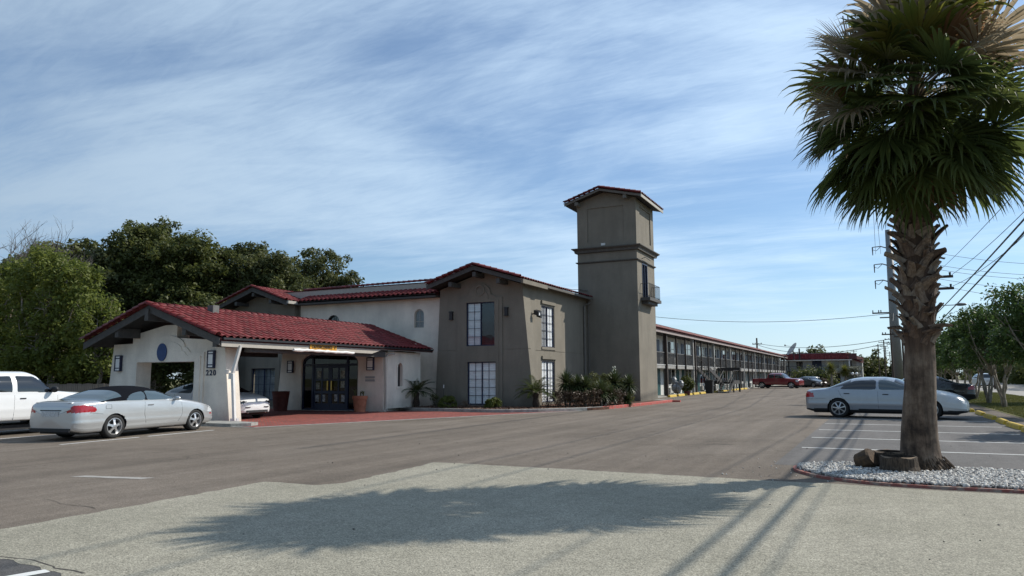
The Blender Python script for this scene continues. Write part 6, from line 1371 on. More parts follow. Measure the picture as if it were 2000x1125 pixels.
# white gravel
def ico():
    bm = bmesh.new(); bmesh.ops.create_icosphere(bm, subdivisions=1, radius=1.0); V = np.array([v.co[:] for v in bm.verts]); F = np.array([[v.index for v in f.verts] for f in bm.faces]); bm.free(); return V, F
IV, IF = ico()
def stones(name, pts, s0, s1, m, zz=0.0, pw=2.0):
    n = len(pts); k = len(IV); s = s0+(s1-s0)*rng.random(n)**pw; sc_ = np.stack([s*(0.8+0.5*rng.random(n)), s*(0.7+0.4*rng.random(n)), s*(0.45+0.35*rng.random(n))], 1)
    A = rng.normal(size=(n, 3, 3)); Q, _ = np.linalg.qr(A); jit = 1+0.18*rng.normal(size=(n, k, 1)); v = (IV[None]*jit*sc_[:, None, :])@np.transpose(Q, (0, 2, 1)); v += pts[:, None, :]
    F = (IF[None]+(np.arange(n)*k)[:, None, None]).reshape(-1, 3); o = npmesh(name, v.reshape(-1, 3), F, m); o['kind'] = 'stuff'; return o
g = []
from mathutils.geometry import intersect_point_tri_2d
ip = np.array(isl); n = 34000; c = np.stack([-1.2+5.7*rng.random(n), 11.5+2.5*rng.random(n)], 1); k = inpoly(c[:, 0], c[:, 1], isl); c = c[k]
c = c[np.hypot(c[:, 0]-0.62, c[:, 1]-13.45) > 0.40]
P_ = np.concatenate([c, 0.045+0.022*rng.random((len(c), 1))], 1)
GRAV = bpy.data.materials.new('white_gravel'); GRAV.use_nodes = True
def gm():
    nt = GRAV.node_tree; N = nt.nodes; L = nt.links; b = N['Principled BSDF']; b.inputs['Roughness'].default_value = 0.85
    g_ = N.new('ShaderNodeNewGeometry'); cr = N.new('ShaderNodeValToRGB'); L.new(g_.outputs['Random Per Island'], cr.inputs[0]); L.new(cr.outputs[0], b.inputs['Base Color'])
    cr.color_ramp.elements[0].color = (0.09, 0.085, 0.08, 1); cr.color_ramp.elements[1].color = (0.70, 0.68, 0.63, 1); e = cr.color_ramp.elements.new(0.22); e.color = (0.26, 0.25, 0.24, 1); e = cr.color_ramp.elements.new(0.5); e.color = (0.46, 0.44, 0.40, 1)
gm(); stones('white_gravel', P_, 0.014, 0.032, GRAV)
n = 60; P_ = np.stack([-2.2+3.0*rng.random(n), 11.2+3.2*rng.random(n), np.full(n, 0.010)], 1); stones('stray_gravel', P_, 0.006, 0.016, GRAV)
n = 260; P_ = np.stack([-10+12*rng.random(n), 4.5+14*rng.random(n), np.full(n, 0.006)], 1); stones('loose_grit', P_, 0.003, 0.016, mat('grit', (0.10, 0.09, 0.08), 0.9, var=0.5), pw=4.0)
# stumps
def stump(label, x, y, r, h, seed, zb_=0.0):
    random.seed(seed); t = thing('palm_stump', label, 'stump', (x, y, zb_)); b = MB(); n = 28; rings = []
    for z, k in ((-0.03, 1.25), (0.05, 1.12), (h*0.5, 1.0), (h*0.9, 0.98), (h, 0.95)):
        rings.append([((r*k*(1+0.05*noise.noise(Vector((math.cos(i*2*math.pi/n)*2, math.sin(i*2*math.pi/n)*2, z*5+seed))))+random.uniform(-.006, .006))*math.cos(i*2*math.pi/n), (r*k*(1+0.05*noise.noise(Vector((math.cos(i*2*math.pi/n)*2, math.sin(i*2*math.pi/n)*2, z*5+seed)))))*math.sin(i*2*math.pi/n), z+(0.012*math.sin(i) if z == h else 0)) for i in range(n)])
    vs = [v for q in rings for v in q]; fs = [(j*n+i, j*n+(i+1) % n, (j+1)*n+(i+1) % n, (j+1)*n+i) for j in range(4) for i in range(n)]; b.add(vs, fs)
    b.build('stump_bark', mat('stump_fibre', (0.075, 0.055, 0.038), 0.95, var=0.5, vscale=6, bump=1.0, bscale=16, aniso=(6, 6, 1)), t, local=True)
    c = MB(); ri = [(v[0]*0.80, v[1]*0.80, h-0.05) for v in rings[-1]]; ro_ = [(v[0], v[1], v[2]) for v in rings[-1]]; rm = [(v[0]*0.88, v[1]*0.88, h+0.006) for v in rings[-1]]
    c.add(ro_+rm, [(i, (i+1) % n, n+(i+1) % n, n+i) for i in range(n)]); c.build('cut_rim', mat('cut_wood_rim', (0.20, 0.14, 0.09), 0.9, var=0.35, vscale=12), t, local=True)
    c = MB(); c.add(rm+ri, [(i, (i+1) % n, n+(i+1) % n, n+i) for i in range(n)]+[tuple(n+i for i in range(n))]); c.build('rotten_core', mat('rotten_wood', (0.035, 0.024, 0.016), 0.95, var=0.6, vscale=14, bump=1.0, bscale=20), t, local=True)
    return t
stump('broad cut palm stump with a hollow top at the foot of the palm', 0.30, 12.98, 0.265, 0.27, 5)
stump('second cut stump half hidden behind the broad hollow one', 0.20, 13.45, 0.26, 0.30, 6)
t = thing('log_chunk', 'short brown chunk of palm log leaning left of the stumps', 'log', (-0.16, 13.25, 0.04)); b = MB(); n = 20; random.seed(12)
q = Matrix.Rotation(R(62), 3, 'Y')@Matrix.Rotation(R(20), 3, 'X'); vs = []
for z, k in ((-0.13, 0.85), (-0.11, 1.0), (0.10, 1.02), (0.13, 0.86)):
    for i in range(n): vs.append(q@Vector((0.15*k*math.cos(i*2*math.pi/n)*(1+random.uniform(-.04, .04)), 0.17*k*math.sin(i*2*math.pi/n)*(1+random.uniform(-.04, .04)), z*(1+random.uniform(-.05, .05))))+Vector((0, 0, 0.13)))
b.add(vs, [(j*n+i, j*n+(i+1) % n, (j+1)*n+(i+1) % n, (j+1)*n+i) for j in range(3) for i in range(n)]+[tuple(range(n)), tuple(3*n+i for i in range(n))]); b.build('log_body', mat('log_brown', (0.10, 0.060, 0.030), 0.9, col2=(0.05, 0.032, 0.02), vscale=9, bump=0.9, bscale=24), t, local=True)

# ------------------------------------------------------------------ the big fan palm
PB = Vector((0.62, 13.45, 0.0))
FP = thing('fan_palm', 'tall fan palm with a shaggy crown and rough booted trunk on the gravel island', 'palm tree', PB)
random.seed(77)
TRK = [(0.0, 0.44, 0), (0.06, 0.36, 0), (0.18, 0.31, 0), (0.4, 0.275, 0.0), (0.9, 0.245, 0.02), (1.45, 0.222, 0.07), (1.9, 0.218, 0.09), (2.3, 0.225, 0.10), (2.9, 0.245, 0.13), (3.4, 0.24, 0.14), (4.1, 0.23, 0.17), (4.9, 0.20, 0.22), (5.6, 0.17, 0.26), (6.2, 0.12, 0.29), (6.7, 0.05, 0.31)]
tr_r = crv([(a, b_) for a, b_, c in TRK]); tr_x = crv([(a, c) for a, b_, c in TRK])
b = MB(); n = 40; zs_ = np.concatenate([np.linspace(0, 0.5, 12), np.linspace(0.55, 6.7, 110)]); vs = []
for z in zs_:
    for i in range(n):
        a = 2*math.pi*i/n; rr = float(tr_r(z))*(1+0.035*noise.noise(Vector((math.cos(a)*3, math.sin(a)*3, z*1.6)))+0.02*noise.noise(Vector((math.cos(a)*12, math.sin(a)*12, z*3))))
        if z < 0.2: rr *= 1+0.12*noise.noise(Vector((math.cos(a)*4, math.sin(a)*4, 0)))
        vs.append((float(tr_x(z))+rr*math.cos(a), rr*math.sin(a), z-0.01))
b.add(vs, [(j*n+i, j*n+(i+1) % n, (j+1)*n+(i+1) % n, (j+1)*n+i) for j in range(len(zs_)-1) for i in range(n)])
def trunkmat():
    m = bpy.data.materials.new('palm_trunk'); m.use_nodes = True; nt = m.node_tree; N = nt.nodes; L = nt.links; b_ = N['Principled BSDF']; b_.inputs['Roughness'].default_value = 0.95
    tc = N.new('ShaderNodeTexCoord'); O = tc.outputs['Object']
    def nz(sc, ms, det=5):
        mp = N.new('ShaderNodeMapping'); mp.inputs['Scale'].default_value = ms; L.new(O, mp.inputs[0]); q = N.new('ShaderNodeTexNoise'); q.inputs['Scale'].default_value = sc; q.inputs['Detail'].default_value = det; q.inputs['Roughness'].default_value = 0.7; L.new(mp.outputs[0], q.inputs['Vector']); return q.outputs['Fac']
    cr = N.new('ShaderNodeValToRGB'); L.new(nz(2.2, (1, 1, 0.9)), cr.inputs[0]); e = cr.color_ramp.elements; e[0].position = 0.36; e[0].color = (0.040, 0.027, 0.019, 1); e[1].position = 0.64; e[1].color = (0.21, 0.160, 0.118, 1); x = e.new(0.48); x.color = (0.115, 0.080, 0.056, 1)
    sp = N.new('ShaderNodeSeparateXYZ'); L.new(O, sp.inputs[0]); 
    mr = N.new('ShaderNodeMapRange'); mr.inputs[1].default_value = 1.72; mr.inputs[2].default_value = 2.0; L.new(sp.outputs[2], mr.inputs[0])
    mx = N.new('ShaderNodeMixRGB'); L.new(mr.outputs[0], mx.inputs[0]); L.new(cr.outputs[0], mx.inputs[1]); mx.inputs[2].default_value = (0.085, 0.052, 0.034, 1)
    fs = nz(14, (1, 1, 0.10), 6); mr2 = N.new('ShaderNodeMapRange'); mr2.inputs[1].default_value = 0.35; mr2.inputs[2].default_value = 0.65; mr2.inputs[3].default_value = 0.55; mr2.inputs[4].default_value = 1.3; L.new(fs, mr2.inputs[0])
    v = N.new('ShaderNodeVectorMath'); v.operation = 'SCALE'; L.new(mx.outputs[0], v.inputs[0]); L.new(mr2.outputs[0], v.inputs['Scale']); L.new(v.outputs[0], b_.inputs['Base Color'])
    bp = N.new('ShaderNodeBump'); bp.inputs['Strength'].default_value = 0.9; bp.inputs['Distance'].default_value = 0.03; L.new(fs, bp.inputs['Height']); L.new(bp.outputs[0], b_.inputs['Normal']); return m
b.build('trunk', trunkmat(), FP, smooth=True, local=True)
# root fibres at the foot
rb = MB()
for i in range(110):
    a = random.random()*6.28; r0 = random.uniform(0.27, 0.33); r1 = random.uniform(0.38, 0.56); z0 = random.uniform(0.08, 0.28)
    rb.tube([(math.cos(a)*r0, math.sin(a)*r0, z0), (math.cos(a+.05)*(r0+r1)/2, math.sin(a+.05)*(r0+r1)/2, z0*0.55), (math.cos(a+.1)*r1, math.sin(a+.1)*r1, 0.02)], [0.010, 0.010, 0.006], 4)
rb.build('root_fibres', mat('root_fibre', (0.10, 0.070, 0.045), 0.95, var=0.5, vscale=10), FP, local=True)['kind'] = 'stuff'
# leaf-base boots
BOOTM = [mat('boot_%d' % i, c, 0.9, col2=c2, vscale=7, bump=0.7, bscale=18, aniso=(4, 4, 1)) for i, (c, c2) in enumerate([((0.105, 0.070, 0.048), (0.23, 0.175, 0.13)), ((0.062, 0.038, 0.026), (0.15, 0.10, 0.070)), ((0.14, 0.105, 0.078), (0.29, 0.235, 0.18))])]
def boot_mesh(k, m):
    random.seed(100+k); L_ = random.uniform(0.22, 0.36); w0 = random.uniform(0.085, 0.115); w1 = random.uniform(0.03, 0.06); b = MB(); V = []; n = 5
    for i in range(n+1):
        t = i/n; w = w0*(1-t)+w1*t; w *= 1+random.uniform(-.08, .08); out = 0.01+0.12*t**1.9; z = L_*t*0.95; th = 0.020*(1-t)+0.007
        for u, o_ in ((-1, -0.035*(1-t*0.4)), (-0.5, 0.004), (0.5, 0.004), (1, -0.035*(1-t*0.4))): V.append((u*w, out+o_+th*0.5, z+random.uniform(-.012, .012)*(i == n)*2))
        for u, o_ in ((1, -0.035*(1-t*0.4)), (0.5, 0.0), (-0.5, 0.0), (-1, -0.035*(1-t*0.4))): V.append((u*w, out+o_-th*0.5, z+random.uniform(-.012, .012)*(i == n)*2))
    F = [(i*8+j, i*8+(j+1) % 8, (i+1)*8+(j+1) % 8, (i+1)*8+j) for i in range(n) for j in range(8)]+[tuple(n*8+j for j in range(8))]
    me = bpy.data.meshes.new('leaf_boot'); me.from_pydata(V, [], F); me.materials.append(m); bm = bmesh.new(); bm.from_mesh(me); bmesh.ops.recalc_face_normals(bm, faces=bm.faces); bm.to_mesh(me); bm.free(); return me
BMs = [boot_mesh(k, BOOTM[k % 3]) for k in range(9)]; random.seed(55)
nbt = 0; z = 2.02
while z < 5.6:
    for k in range(7):
        a = nbt*2.39996+random.uniform(-.15, .15); rr = float(tr_r(z))-0.01; cs, sn = math.cos(a), math.sin(a)
        flare = random.choice([0, 0.05, 0.12, 0.25, 0.45])
        if random.random() < 0.05: flare = 0.95
        M4 = Matrix.Translation((float(tr_x(z))+cs*rr, sn*rr, z+random.uniform(-.03, .03)))@Matrix.Rotation(a-math.pi/2, 4, 'Z')@Matrix.Rotation(-flare-0.02, 4, 'X')@Matrix.Rotation(random.choice([-1, 1])*random.uniform(.15, .75), 4, 'Y')@Matrix.Scale(random.uniform(0.65, 1.0), 4)
        inst('leaf_boot', random.choice(BMs), FP, None, mat4=M4); nbt += 1
    z += 0.105
# fronds
def palm_leafmat(name, c1, c2, tr):
    return leafmat(name, c1, c2, 1.5, rough=0.42, tr=tr)
FG = palm_leafmat('palm_green', (0.048, 0.072, 0.020), (0.115, 0.138, 0.038), 0.48)
FGY = palm_leafmat('palm_yellow_green', (0.09, 0.12, 0.022), (0.20, 0.18, 0.04), 0.5)
FBR = palm_leafmat('palm_straw', (0.27, 0.215, 0.14), (0.44, 0.36, 0.25), 0.5)
FDK = palm_leafmat('palm_dead_brown', (0.17, 0.085, 0.042), (0.28, 0.16, 0.085), 0.45)
PET = mat('petiole', (0.09, 0.085, 0.03), 0.6, var=0.3)
def frond(az, el, pl, bl, m, o, droop=1.0, nseg=34, twist=0.0, spread=2.25, dry=0.0):
    d = np.array([math.cos(az)*math.cos(el), math.sin(az)*math.cos(el), math.sin(el)]); o = np.array(o, float)
    V = []; F = []; MI = []
    # petiole
    p = o.copy(); cur = d.copy(); pts = [p.copy()]; npi = 6
    for i in range(npi): p = p+cur*pl/npi; cur = cur+np.array([0, 0, -0.22*droop*math.cos(el)/npi*1.6]); cur /= np.linalg.norm(cur); pts.append(p.copy())
    s = np.cross(cur, [0, 0, 1.0]); s /= np.linalg.norm(s)+1e-9; up_ = np.cross(s, cur)
    if twist: s, up_ = s*math.cos(twist)+up_*math.sin(twist), up_*math.cos(twist)-s*math.sin(twist)
    for i, q in enumerate(pts):
        w = 0.022*(1-0.45*i/npi); V += [q-s*w, q+up_*w*0.7, q+s*w, q-up_*w*0.4]
    for i in range(npi):
        for j in range(4): F.append((i*4+j, i*4+(j+1) % 4, (i+1)*4+(j+1) % 4, (i+1)*4+j)); MI.append(1)
    hub = pts[-1]; ax = cur
    ns = 9
    for k in range(nseg):
        f = (k+0.5)/nseg*2-1; a = f*spread; L_ = bl*(0.70+0.30*math.cos(a*0.62))*random.uniform(0.90, 1.08)
        dir_ = ax*math.cos(a)+s*math.sin(a); dir_ = dir_+up_*(-0.10+0.34*abs(math.sin(a*0.5))); dir_ /= np.linalg.norm(dir_)
        side = np.cross(dir_, up_); side /= np.linalg.norm(side)+1e-9
        q = hub.copy(); c = dir_.copy(); b0 = len(V); hw_base = spread/nseg
        kink = random.uniform(0.5, 0.8)
        for i in range(ns+1):
            t = i/ns; r_ = t*L_
            wfan = r_*hw_base*1.03; w = wfan if t < 0.52 else 0.52*L_*hw_base*1.03*(1-((t-0.52)/0.48)**0.9)
            w = max(w, 0.0012); fo = w*0.55*(1 if t < 0.5 else 1.5)
            V += [q-side*w+up_*fo*0.5, q-up_*fo*0.5, q+side*w+up_*fo*0.5]
            q = q+c*L_/ns; g_ = droop*(0.03+(1.15+0.9*dry)*max(0, t-0.38)**1.1)*(1.0 if t < kink else 2.6)
            c = c+np.array([random.gauss(0, .02+dry*.05), random.gauss(0, .02+dry*.05), -g_*0.42]); c /= np.linalg.norm(c)
        for i in range(ns): e = b0+i*3; F += [(e, e+1, e+4, e+3), (e+1, e+2, e+5, e+4)]; MI += [0, 0]
    return npmesh('frond', np.array(V)-0.0, np.array(F), [m, PET if m in (FG, FGY) else m], FP, False, MI)
random.seed(19)
NF = 74
for i in range(NF):
    t = (i+0.5)/NF; az = i*2.39996+random.uniform(-.25, .25); elv = -46+128*t**0.95+random.uniform(-14, 14)
    z0 = 5.35+1.05*t**0.8; o = (float(tr_x(z0)), 0, z0)
    m = FG; dr = random.uniform(0.95, 1.45); pl = (0.78+0.34*math.sin(math.pi*min(1, t*1.1)))*random.uniform(0.8, 1.15); bl = 1.08
    if elv < -45: m = random.choice([FDK, FDK, FBR, FG]); pl = 0.42; bl = 0.92
    elif elv < -20: m = random.choice([FG, FG, FG, FG, FDK]); pl = 0.82
    elif elv > 25: m = random.choices([FG, FGY, FBR, FDK], [5, 3, 3, 1])[0]
    frond(az, R(elv), pl*random.uniform(0.85, 1.15), bl*random.uniform(0.85, 1.1), m, o, dr, twist=random.uniform(-.7, .7), dry=0.8 if m in (FBR, FDK) else 0.15, nseg=26)
# individually placed ones that shape the left outline
def aim(azd, eld, pl, bl, m, tw=0.0, dr=1.0, sp=2.1, dry=0.0, z0=5.7): frond(R(azd), R(eld), pl, bl, m, (float(tr_x(z0)), 0, z0), dr, twist=tw, spread=sp, dry=dry)
aim(200, 26, 1.2, 0.80, FBR, 0.9, 0.6, 1.2, 0.3, 5.55); aim(206, 46, 1.4, 0.8, FBR, 1.2, 0.45, 1.3, 0.1, 5.85); aim(192, 14, 1.0, 0.9, FBR, 0.5, 1.6, 1.9, 0.9, 5.45); aim(196, -2, 1.05, 0.95, FG, 0.3, 1.2)
aim(205, -20, 1.05, 1.0, FG, 0.2, 1.3, z0=5.45); aim(214, -38, 1.0, 1.0, FG, 0.0, 1.2, z0=5.35); aim(222, -28, 1.05, 1.05, FG, 0.1, 1.4, z0=5.45); aim(236, -44, 0.85, 1.05, FG, 0.1, 1.2, z0=5.35)
aim(318, -58, 0.5, 1.0, FDK, 0.2, 1.0, 1.9, 0.5, 5.15); aim(262, -52, 0.7, 1.0, FG, 0.1, 1.1, 2.0, 0.2, 5.05); aim(285, -38, 0.85, 1.05, FG, z0=5.35); aim(250, 15, 0.9, 1.0, FG, 0.3, 1.3); aim(230, 60, 1.2, 0.9, FGY, 0.6, 0.9)
aim(305, -30, 1.0, 1.05, FG, 0.1, 1.3, z0=5.45); aim(330, -35, 1.0, 1.05, FG, -0.1, 1.3, z0=5.45); aim(352, -28, 1.1, 1.05, FG, 0.1, 1.3, z0=5.45); aim(270, -5, 0.8, 1.0, FG, 0.0, 1.4, z0=5.75); aim(290, 10, 0.9, 1.0, FG, 0.0, 1.4, z0=5.95); aim(245, -15, 0.8, 1.0, FG, 0.0, 1.5, z0=5.55)
aim(214, 38, 1.15, 0.95, FBR, 0.8, 0.8, 1.6, 0.3, 6.0); aim(190, 30, 1.0, 0.95, FDK, 0.7, 0.9, 1.5, 0.4, 6.0); aim(240, 34, 0.9, 0.95, FGY, 0.5, 1.0, 1.9, 0.2, 6.1); aim(300, 40, 0.9, 0.95, FDK, 0.4, 0.9, 1.8, 0.4, 6.1); aim(330, 30, 1.1, 0.95, FBR, 0.3, 0.9, 1.8, 0.4, 6.0); aim(12, 28, 1.3, 0.95, FBR, -0.6, 0.9, 1.8, 0.5, 6.0); aim(222, 10, 1.25, 0.95, FBR, 0.4, 1.5, 1.7, 1.0, 5.8)
# hanging dead skirt strands round the neck
V = []; F = []; random.seed(5)
for i in range(520):
    a = random.random()*6.28; z0 = random.uniform(4.6, 5.5); rr = random.uniform(0.22, 0.42); o = (float(tr_x(z0))+math.cos(a)*rr*0.7, math.sin(a)*rr*0.7, z0)
    sword(V, F, o, (math.cos(a)*0.55, math.sin(a)*0.55, -0.75), random.uniform(0.4, 0.85), 0.009, 1.4, 0.3, 5)
npmesh('dead_skirt', np.array(V), np.array(F), FDK, FP)['kind'] = 'stuff'

# ------------------------------------------------------------------ poles, wires, lamps
def arc_wire(pts_, r, sag, name='cable', m=WIRE, parent=None, n=24):
    b = MB(); out = []
    for (a, c) in zip(pts_[:-1], pts_[1:]):
        a = Vector(a); c = Vector(c); k = n
        for i in range(k): t = i/k; out.append(a.lerp(c, t)-Vector((0, 0, sag*4*t*(1-t))))
    out.append(Vector(pts_[-1])); b.tube(out, r, 5); return b
def wire(label, pts_, r, sag): o = arc_wire(pts_, r, sag).build('overhead_cable', WIRE); tag(o, label, 'cable', 'overhead cables'); return o
PY_ = thing('steel_pylon', 'tall tapered grey steel pylon with three tiers of insulator arms behind the palm', 'pylon', (3.5, 125, 0))
MB().tube([(0, 0, -0.1), (0, 0, 23.6)], [0.80, 0.42], 16).build('mast', STEEL, PY_, smooth=True, local=True)
for z, m_ in ((21.0, 2.3), (18.3, 2.2), (15.8, 2.2)):
    for s_ in (-1, 1):
        b = MB(); b.tube([(0, 0, z-0.3), (s_*m_*0.5, 0, z+0.15), (s_*m_, 0, z+0.1)], [0.10, 0.08, 0.06], 6); b.build('arm', mat('dark_steel', (0.09, 0.095, 0.10), 0.6), PY_, local=True)
        b = MB(); b.tube([(s_*m_, 0, z+0.1), (s_*m_, 0, z-1.15)], [0.09, 0.06], 6); b.tube([(s_*m_*0.5, 0, z+0.1), (s_*m_*0.78, 0, z-0.5), (s_*m_, 0, z-0.3)], 0.04, 4); b.build('insulator', BLACKM, PY_, local=True)
MB().box(-2.9, 0.4, -0.1, 0.1, 10.85, 11.05).build('arm', WOODP, PY_, local=True); MB().box(-1.9, 0.4, -0.1, 0.1, 10.15, 10.32).build('arm', WOODP, PY_, local=True)
for x in (-2.8, -2.0, -1.7): MB().tube([(x, 0, 11.05), (x, 0, 11.4)], 0.08, 5).build('insulator', BLACKM, PY_, local=True)
def wpole(label, x, y, h, arms, r=0.13, lamp=None, tilt=0):
    t = thing('utility_pole', label, 'utility pole', (x, y, 0)); MB().tube([(0, 0, -0.1), (tilt, 0, h)], [r*1.2, r*0.85], 9).build('post', WOODP, t, local=True)
    for z, a0, a1 in arms:
        MB().box(a0, a1, -0.06, 0.06, z-0.07, z+0.07).build('crossarm', WOODP, t, local=True)
        for xx in (a0+0.1, a0+(a1-a0)*0.3, a1-0.15): MB().tube([(xx, 0, z+0.07), (xx, 0, z+0.24)], [0.05, 0.06], 6).build('insulator', BLACKM, t, local=True)
    if lamp:
        z, L_ = lamp; MB().tube([(0, 0, z-0.15), (L_*0.5, 0, z), (L_, 0, z)], 0.025, 5).build('lamp_arm', STEEL, t, local=True); MB().sphere((L_+0.22, 0, z+0.02), 0.30, 0.14, 0.09, 10, 6).build('street_lamp_head', STEEL, t, local=True)
    return t
wpole('wooden utility pole with two crossarms and a street lamp, hidden behind the palm trunk', 2.95, 48, 7.75, [(7.05, -1.3, 1.5), (6.38, -1.3, 1.5)], 0.14, (5.42, 1.55))
wpole('thin wooden pole left of the palm trunk, below the pylon', 3.35, 95, 6.4, [(5.9, -0.8, 0.8)], 0.12)
wpole('wooden pole with short crossarm just left of the pylon foot', 2.2, 95, 6.75, [(6.2, -0.9, 0.4)], 0.10)
wpole('lone pole rising behind the roof of the motel wing', -18.4, 140, 8.4, [(7.3, -0.8, 0.9)], 0.16)
for i, (x, y, h) in enumerate(((4.0, 170, 9.5), (3.2, 210, 10.5), (2.2, 250, 11), (5, 300, 12), (6.9, 330, 11), (-6, 330, 12))):
    wpole(['distant pole left of the pylon, nearest of the far row', 'second distant pole of the far row', 'third distant pole of the far row', 'fourth distant pole of the far row', 'farthest pole of the far row', 'distant lone pole above the tree belt left of the pylon'][i], x, y, h, [(h-0.6, -1.2, 1.2), (h-1.6, -0.9, 0.9)], 0.16)
wpole('short pole top above the myrtles beyond the road', 12.1, 96, 7.6, [(7.0, -0.5, 0.5)], 0.16)
wire('upper of the two thick black cables sweeping to the upper right', [(5.5, 78, 6.95), (5.15, 31, 6.95), (4.35, 2, 7.3), (3.6, -22, 7.6)], 0.034, 0.06)
wire('lower of the two thick black cables sweeping to the upper right', [(5.5, 78, 6.0), (5.1, 31.4, 6.45), (4.15, 2, 6.6), (3.3, -22, 6.8)], 0.038, 0.05)
wire('thin wire from the upper crossarm to the upper right', [(4.4, 48, 7.15), (5.2, 31, 7.25), (5.0, 2, 8.0)], 0.013, 0.12)
wire('thin wire from the lower crossarm, crossing the thick cables', [(4.4, 48, 6.5), (5.2, 33, 6.45), (4.8, 2, 7.0)], 0.013, 0.15)
wire('thin wire above the crossarms running under the fronds to the upper right', [(5.4, 80, 10.0), (5.2, 64, 9.5), (5.2, 31.6, 8.2), (4.0, 2, 8.2)], 0.014, 0.08)
wire('thin high wire passing over the palm crown', [(3.5, 125, 21), (3.0, 48, 11.2), (2.6, 0, 10.6), (2.4, -20, 10.6)], 0.02, 0.15)
wire('second thin high wire beside the one over the palm crown', [(3.9, 125, 18.4), (3.4, 48, 10.4), (3.2, 0, 9.8), (3.0, -20, 9.8)], 0.02, 0.15)
wire('sagging cable over the motel wing roof', [(-30, 100, 10.3), (2.5, 100, 8.97), (3.5, 125, 11)], 0.03, 1.1)
wire('lower pair cable behind the satellite dish', [(-18.2, 140, 7.4), (2.3, 100, 5.9)], 0.035, 0.9); wire('lowest cable behind the satellite dish', [(-18.2, 140, 7.1), (2.3, 100, 5.5)], 0.035, 1.4)
for i, (z0, z1) in enumerate(((20.2, 17.2), (18.3, 15.6), (17.6, 15.0), (16.2, 13.6), (15.6, 12.0))):
    wire(['topmost', 'second', 'third', 'fourth', 'lowest'][i]+' faint wire running right from the pylon', [(5.0, 125, z0+0.9), (20.3, 125, z1), (60, 125, z1-3)], 0.028, 0.4)
for i, x in enumerate((-1.9, -1.2)): wire(['left', 'right'][i]+' faint wire rising steeply left of the palm trunk from the pylon', [(3.5+x, 125, 20), (1.2+x*0.2, 60, 15.5), (0.2+x*0.2, 25, 13)], 0.02, 0.3)
# satellite dish on the far roof
SD = thing('satellite_dish', 'large pale satellite dish on the roof corner of the far wing', 'satellite dish', (-12.5, 141, 5.2))
b = MB(); prof = [(0.02+1.28*i/8, 0.30*(i/8)**2) for i in range(9)]; b.lathe(prof, (0, 0, 0), 28); b.lathe([(r_, z_-0.03) for r_, z_ in prof], (0, 0, 0), 28); d_ = b.build('dish', mat('dish_grey', (0.42, 0.42, 0.40), 0.7, var=0.1), SD, smooth=True, local=True); d_.rotation_euler = (R(20), R(-52), 0); d_.location = (0.1, 0, 1.0)
MB().tube([(0.2, 0, -0.8), (0.1, 0, 0.9)], 0.09, 8).build('mount', BLACKM, SD, local=True); MB().tube([(-0.2, 0, 1.6), (-1.15, 0, 1.75)], 0.03, 5).build('feed_arm', STEEL, SD, local=True); MB().sphere((-1.2, 0, 1.8), 0.16).build('feed_horn', STEEL, SD, local=True)
MB().box(1.0, 1.25, 0, 0.2, -0.8, 1.2).build('vent_stack', BLACKM, SD, local=True)
# small palms, globe lamps near the far wing
for i, (x, y, h, m) in enumerate(((-4.95, 110, 2.45, FGY), (-3.3, 112, 2.1, FGY))):
    t = thing('small_palm', ['left of two small bright fan palms before the far wing', 'right of two small bright fan palms before the far wing'][i], 'palm tree', (x, y, 0)); MB().tube([(0, 0, -0.05), (0.05, 0, h)], [0.16, 0.12], 8).build('trunk', BARKL, t, local=True); V = []; F = []; random.seed(i)
    for k in range(420): a = random.random()*6.28; e = random.uniform(-0.9, 1.4); sword(V, F, (0, 0, h), (math.cos(a)*math.cos(e), math.sin(a)*math.cos(e), math.sin(e)), random.uniform(0.8, 1.3), 0.03, 0.9)
    npmesh('crown', np.array(V), np.array(F), m, t)
for i, x in enumerate((-2.3, -1.8)):
    t = thing('globe_lamp', ['left', 'right'][i]+' of two white globe lamps by the end of the far wing', 'lamp', (x, 110, 0), 0, 'white globe lamps'); MB().tube([(0, 0, 0), (0, 0, 1.65)], 0.04, 6).build('post', BLACKM, t, local=True); MB().sphere((0, 0, 1.8), 0.19, n=12, m=8).build('globe', mat('globe_white', (0.8, 0.8, 0.78), 0.3), t, smooth=True, local=True)
twig_shrub('grey-green leafy shrub beside the small far palms', -2.4, 113, 1.3, 2.5, leafmat('sage_leaves', (0.12, 0.13, 0.09), (0.2, 0.2, 0.14), 2), 78, 'leafy_shrub', 50, 50, 0.16, 0.5)
twig_shrub('small dark shrub at the far kerb near the pale car', -5.6, 104, 0.6, 1.0, LEAF_BROWN, 79, 'dark_shrub', 24, 40, 0.10, 0.25)
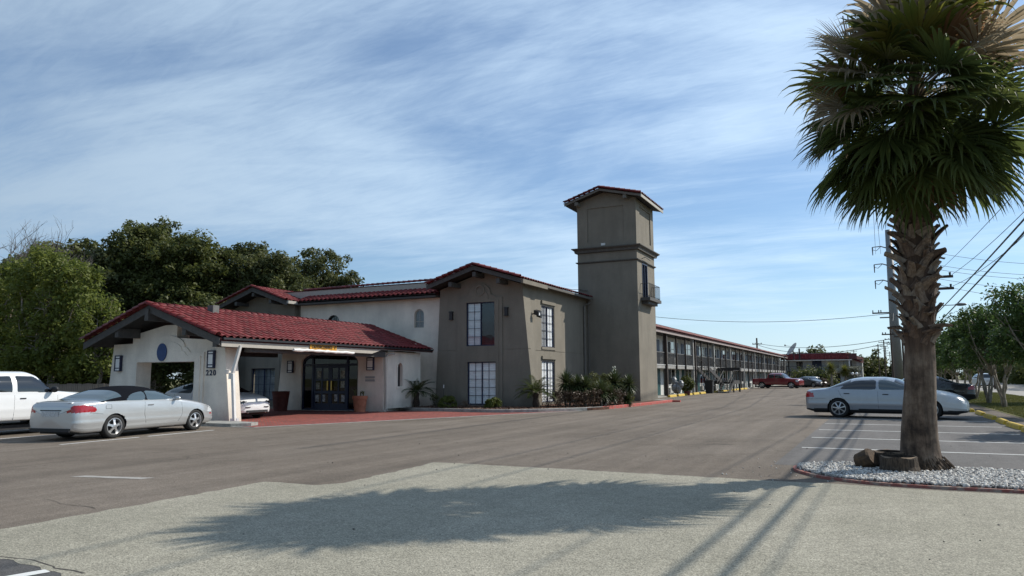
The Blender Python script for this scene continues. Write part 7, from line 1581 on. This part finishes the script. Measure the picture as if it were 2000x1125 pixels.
# things under the stair
t = thing('trash_bin', 'black wheeled rubbish bin under the outdoor staircase', 'rubbish bin', (-13.3, 68.6, 0.0)); MB().add([(-.30, -.32, 0), (.30, -.32, 0), (.30, .32, 0), (-.30, .32, 0), (-.36, -.38, 1.1), (.36, -.38, 1.1), (.36, .38, 1.1), (-.36, .38, 1.1)], [(0, 3, 2, 1), (4, 5, 6, 7), (0, 1, 5, 4), (1, 2, 6, 5), (2, 3, 7, 6), (3, 0, 4, 7)]).build('bin_body', PLASTIC, t, local=True); MB().box(-.38, .40, -.40, .40, 1.1, 1.18).build('bin_lid', PLASTIC, t, local=True); MB().box(.36, .40, -.3, .3, 0.70, 0.73).build('bin_band', mat('band_grey', (0.25, 0.25, 0.25), 0.6), t, local=True)
t = thing('covered_bundle', 'silver plastic-wrapped bundle standing beside the first column of the motel wing', 'bundle', (-13.6, 57.6, 0.0)); random.seed(8); b = MB(); 
for k in range(9): b.sphere((random.uniform(-.3, .3), random.uniform(-.35, .35), 0.45+random.uniform(0, .75)), 0.25, 0.3, 0.33, 7, 5)
o = b.build('wrap', mat('silver_wrap', (0.20, 0.21, 0.22), 0.45, metal=0.1, var=0.3, vscale=5, bump=0.9, bscale=7), t, smooth=False, local=True); o['kind'] = 'stuff'
MB().tube([(0, 0, 0), (0, 0, 0.6)], 0.06, 6).build('leg', BLACKM, t, local=True)
t = thing('round_topiary', 'dark rounded potted shrub right of the silver bundle', 'shrub', (-13.5, 60.4, 0.0)); C_ = []
for _ in range(60): d = Vector((random.gauss(0, 1), random.gauss(0, 1), random.gauss(0, 1))).normalized(); C_.append((d.x*0.5, d.y*0.5, 0.95+d.z*0.5))
V, F = leaf_cloud(C_, 0.2, 50, 0.10); npmesh('foliage', V, F, LEAF_DARK, t); MB().tube([(0, 0, 0.3), (0, 0, 0.9)], 0.04, 6).build('stem', BARK, t, local=True); MB().lathe([(0, 0), (0.22, 0), (0.28, 0.35), (0.24, 0.35), (0, 0.3)], (0, 0, 0), 14).build('pot_body', TERRA2, t, local=True)
MB_ = None
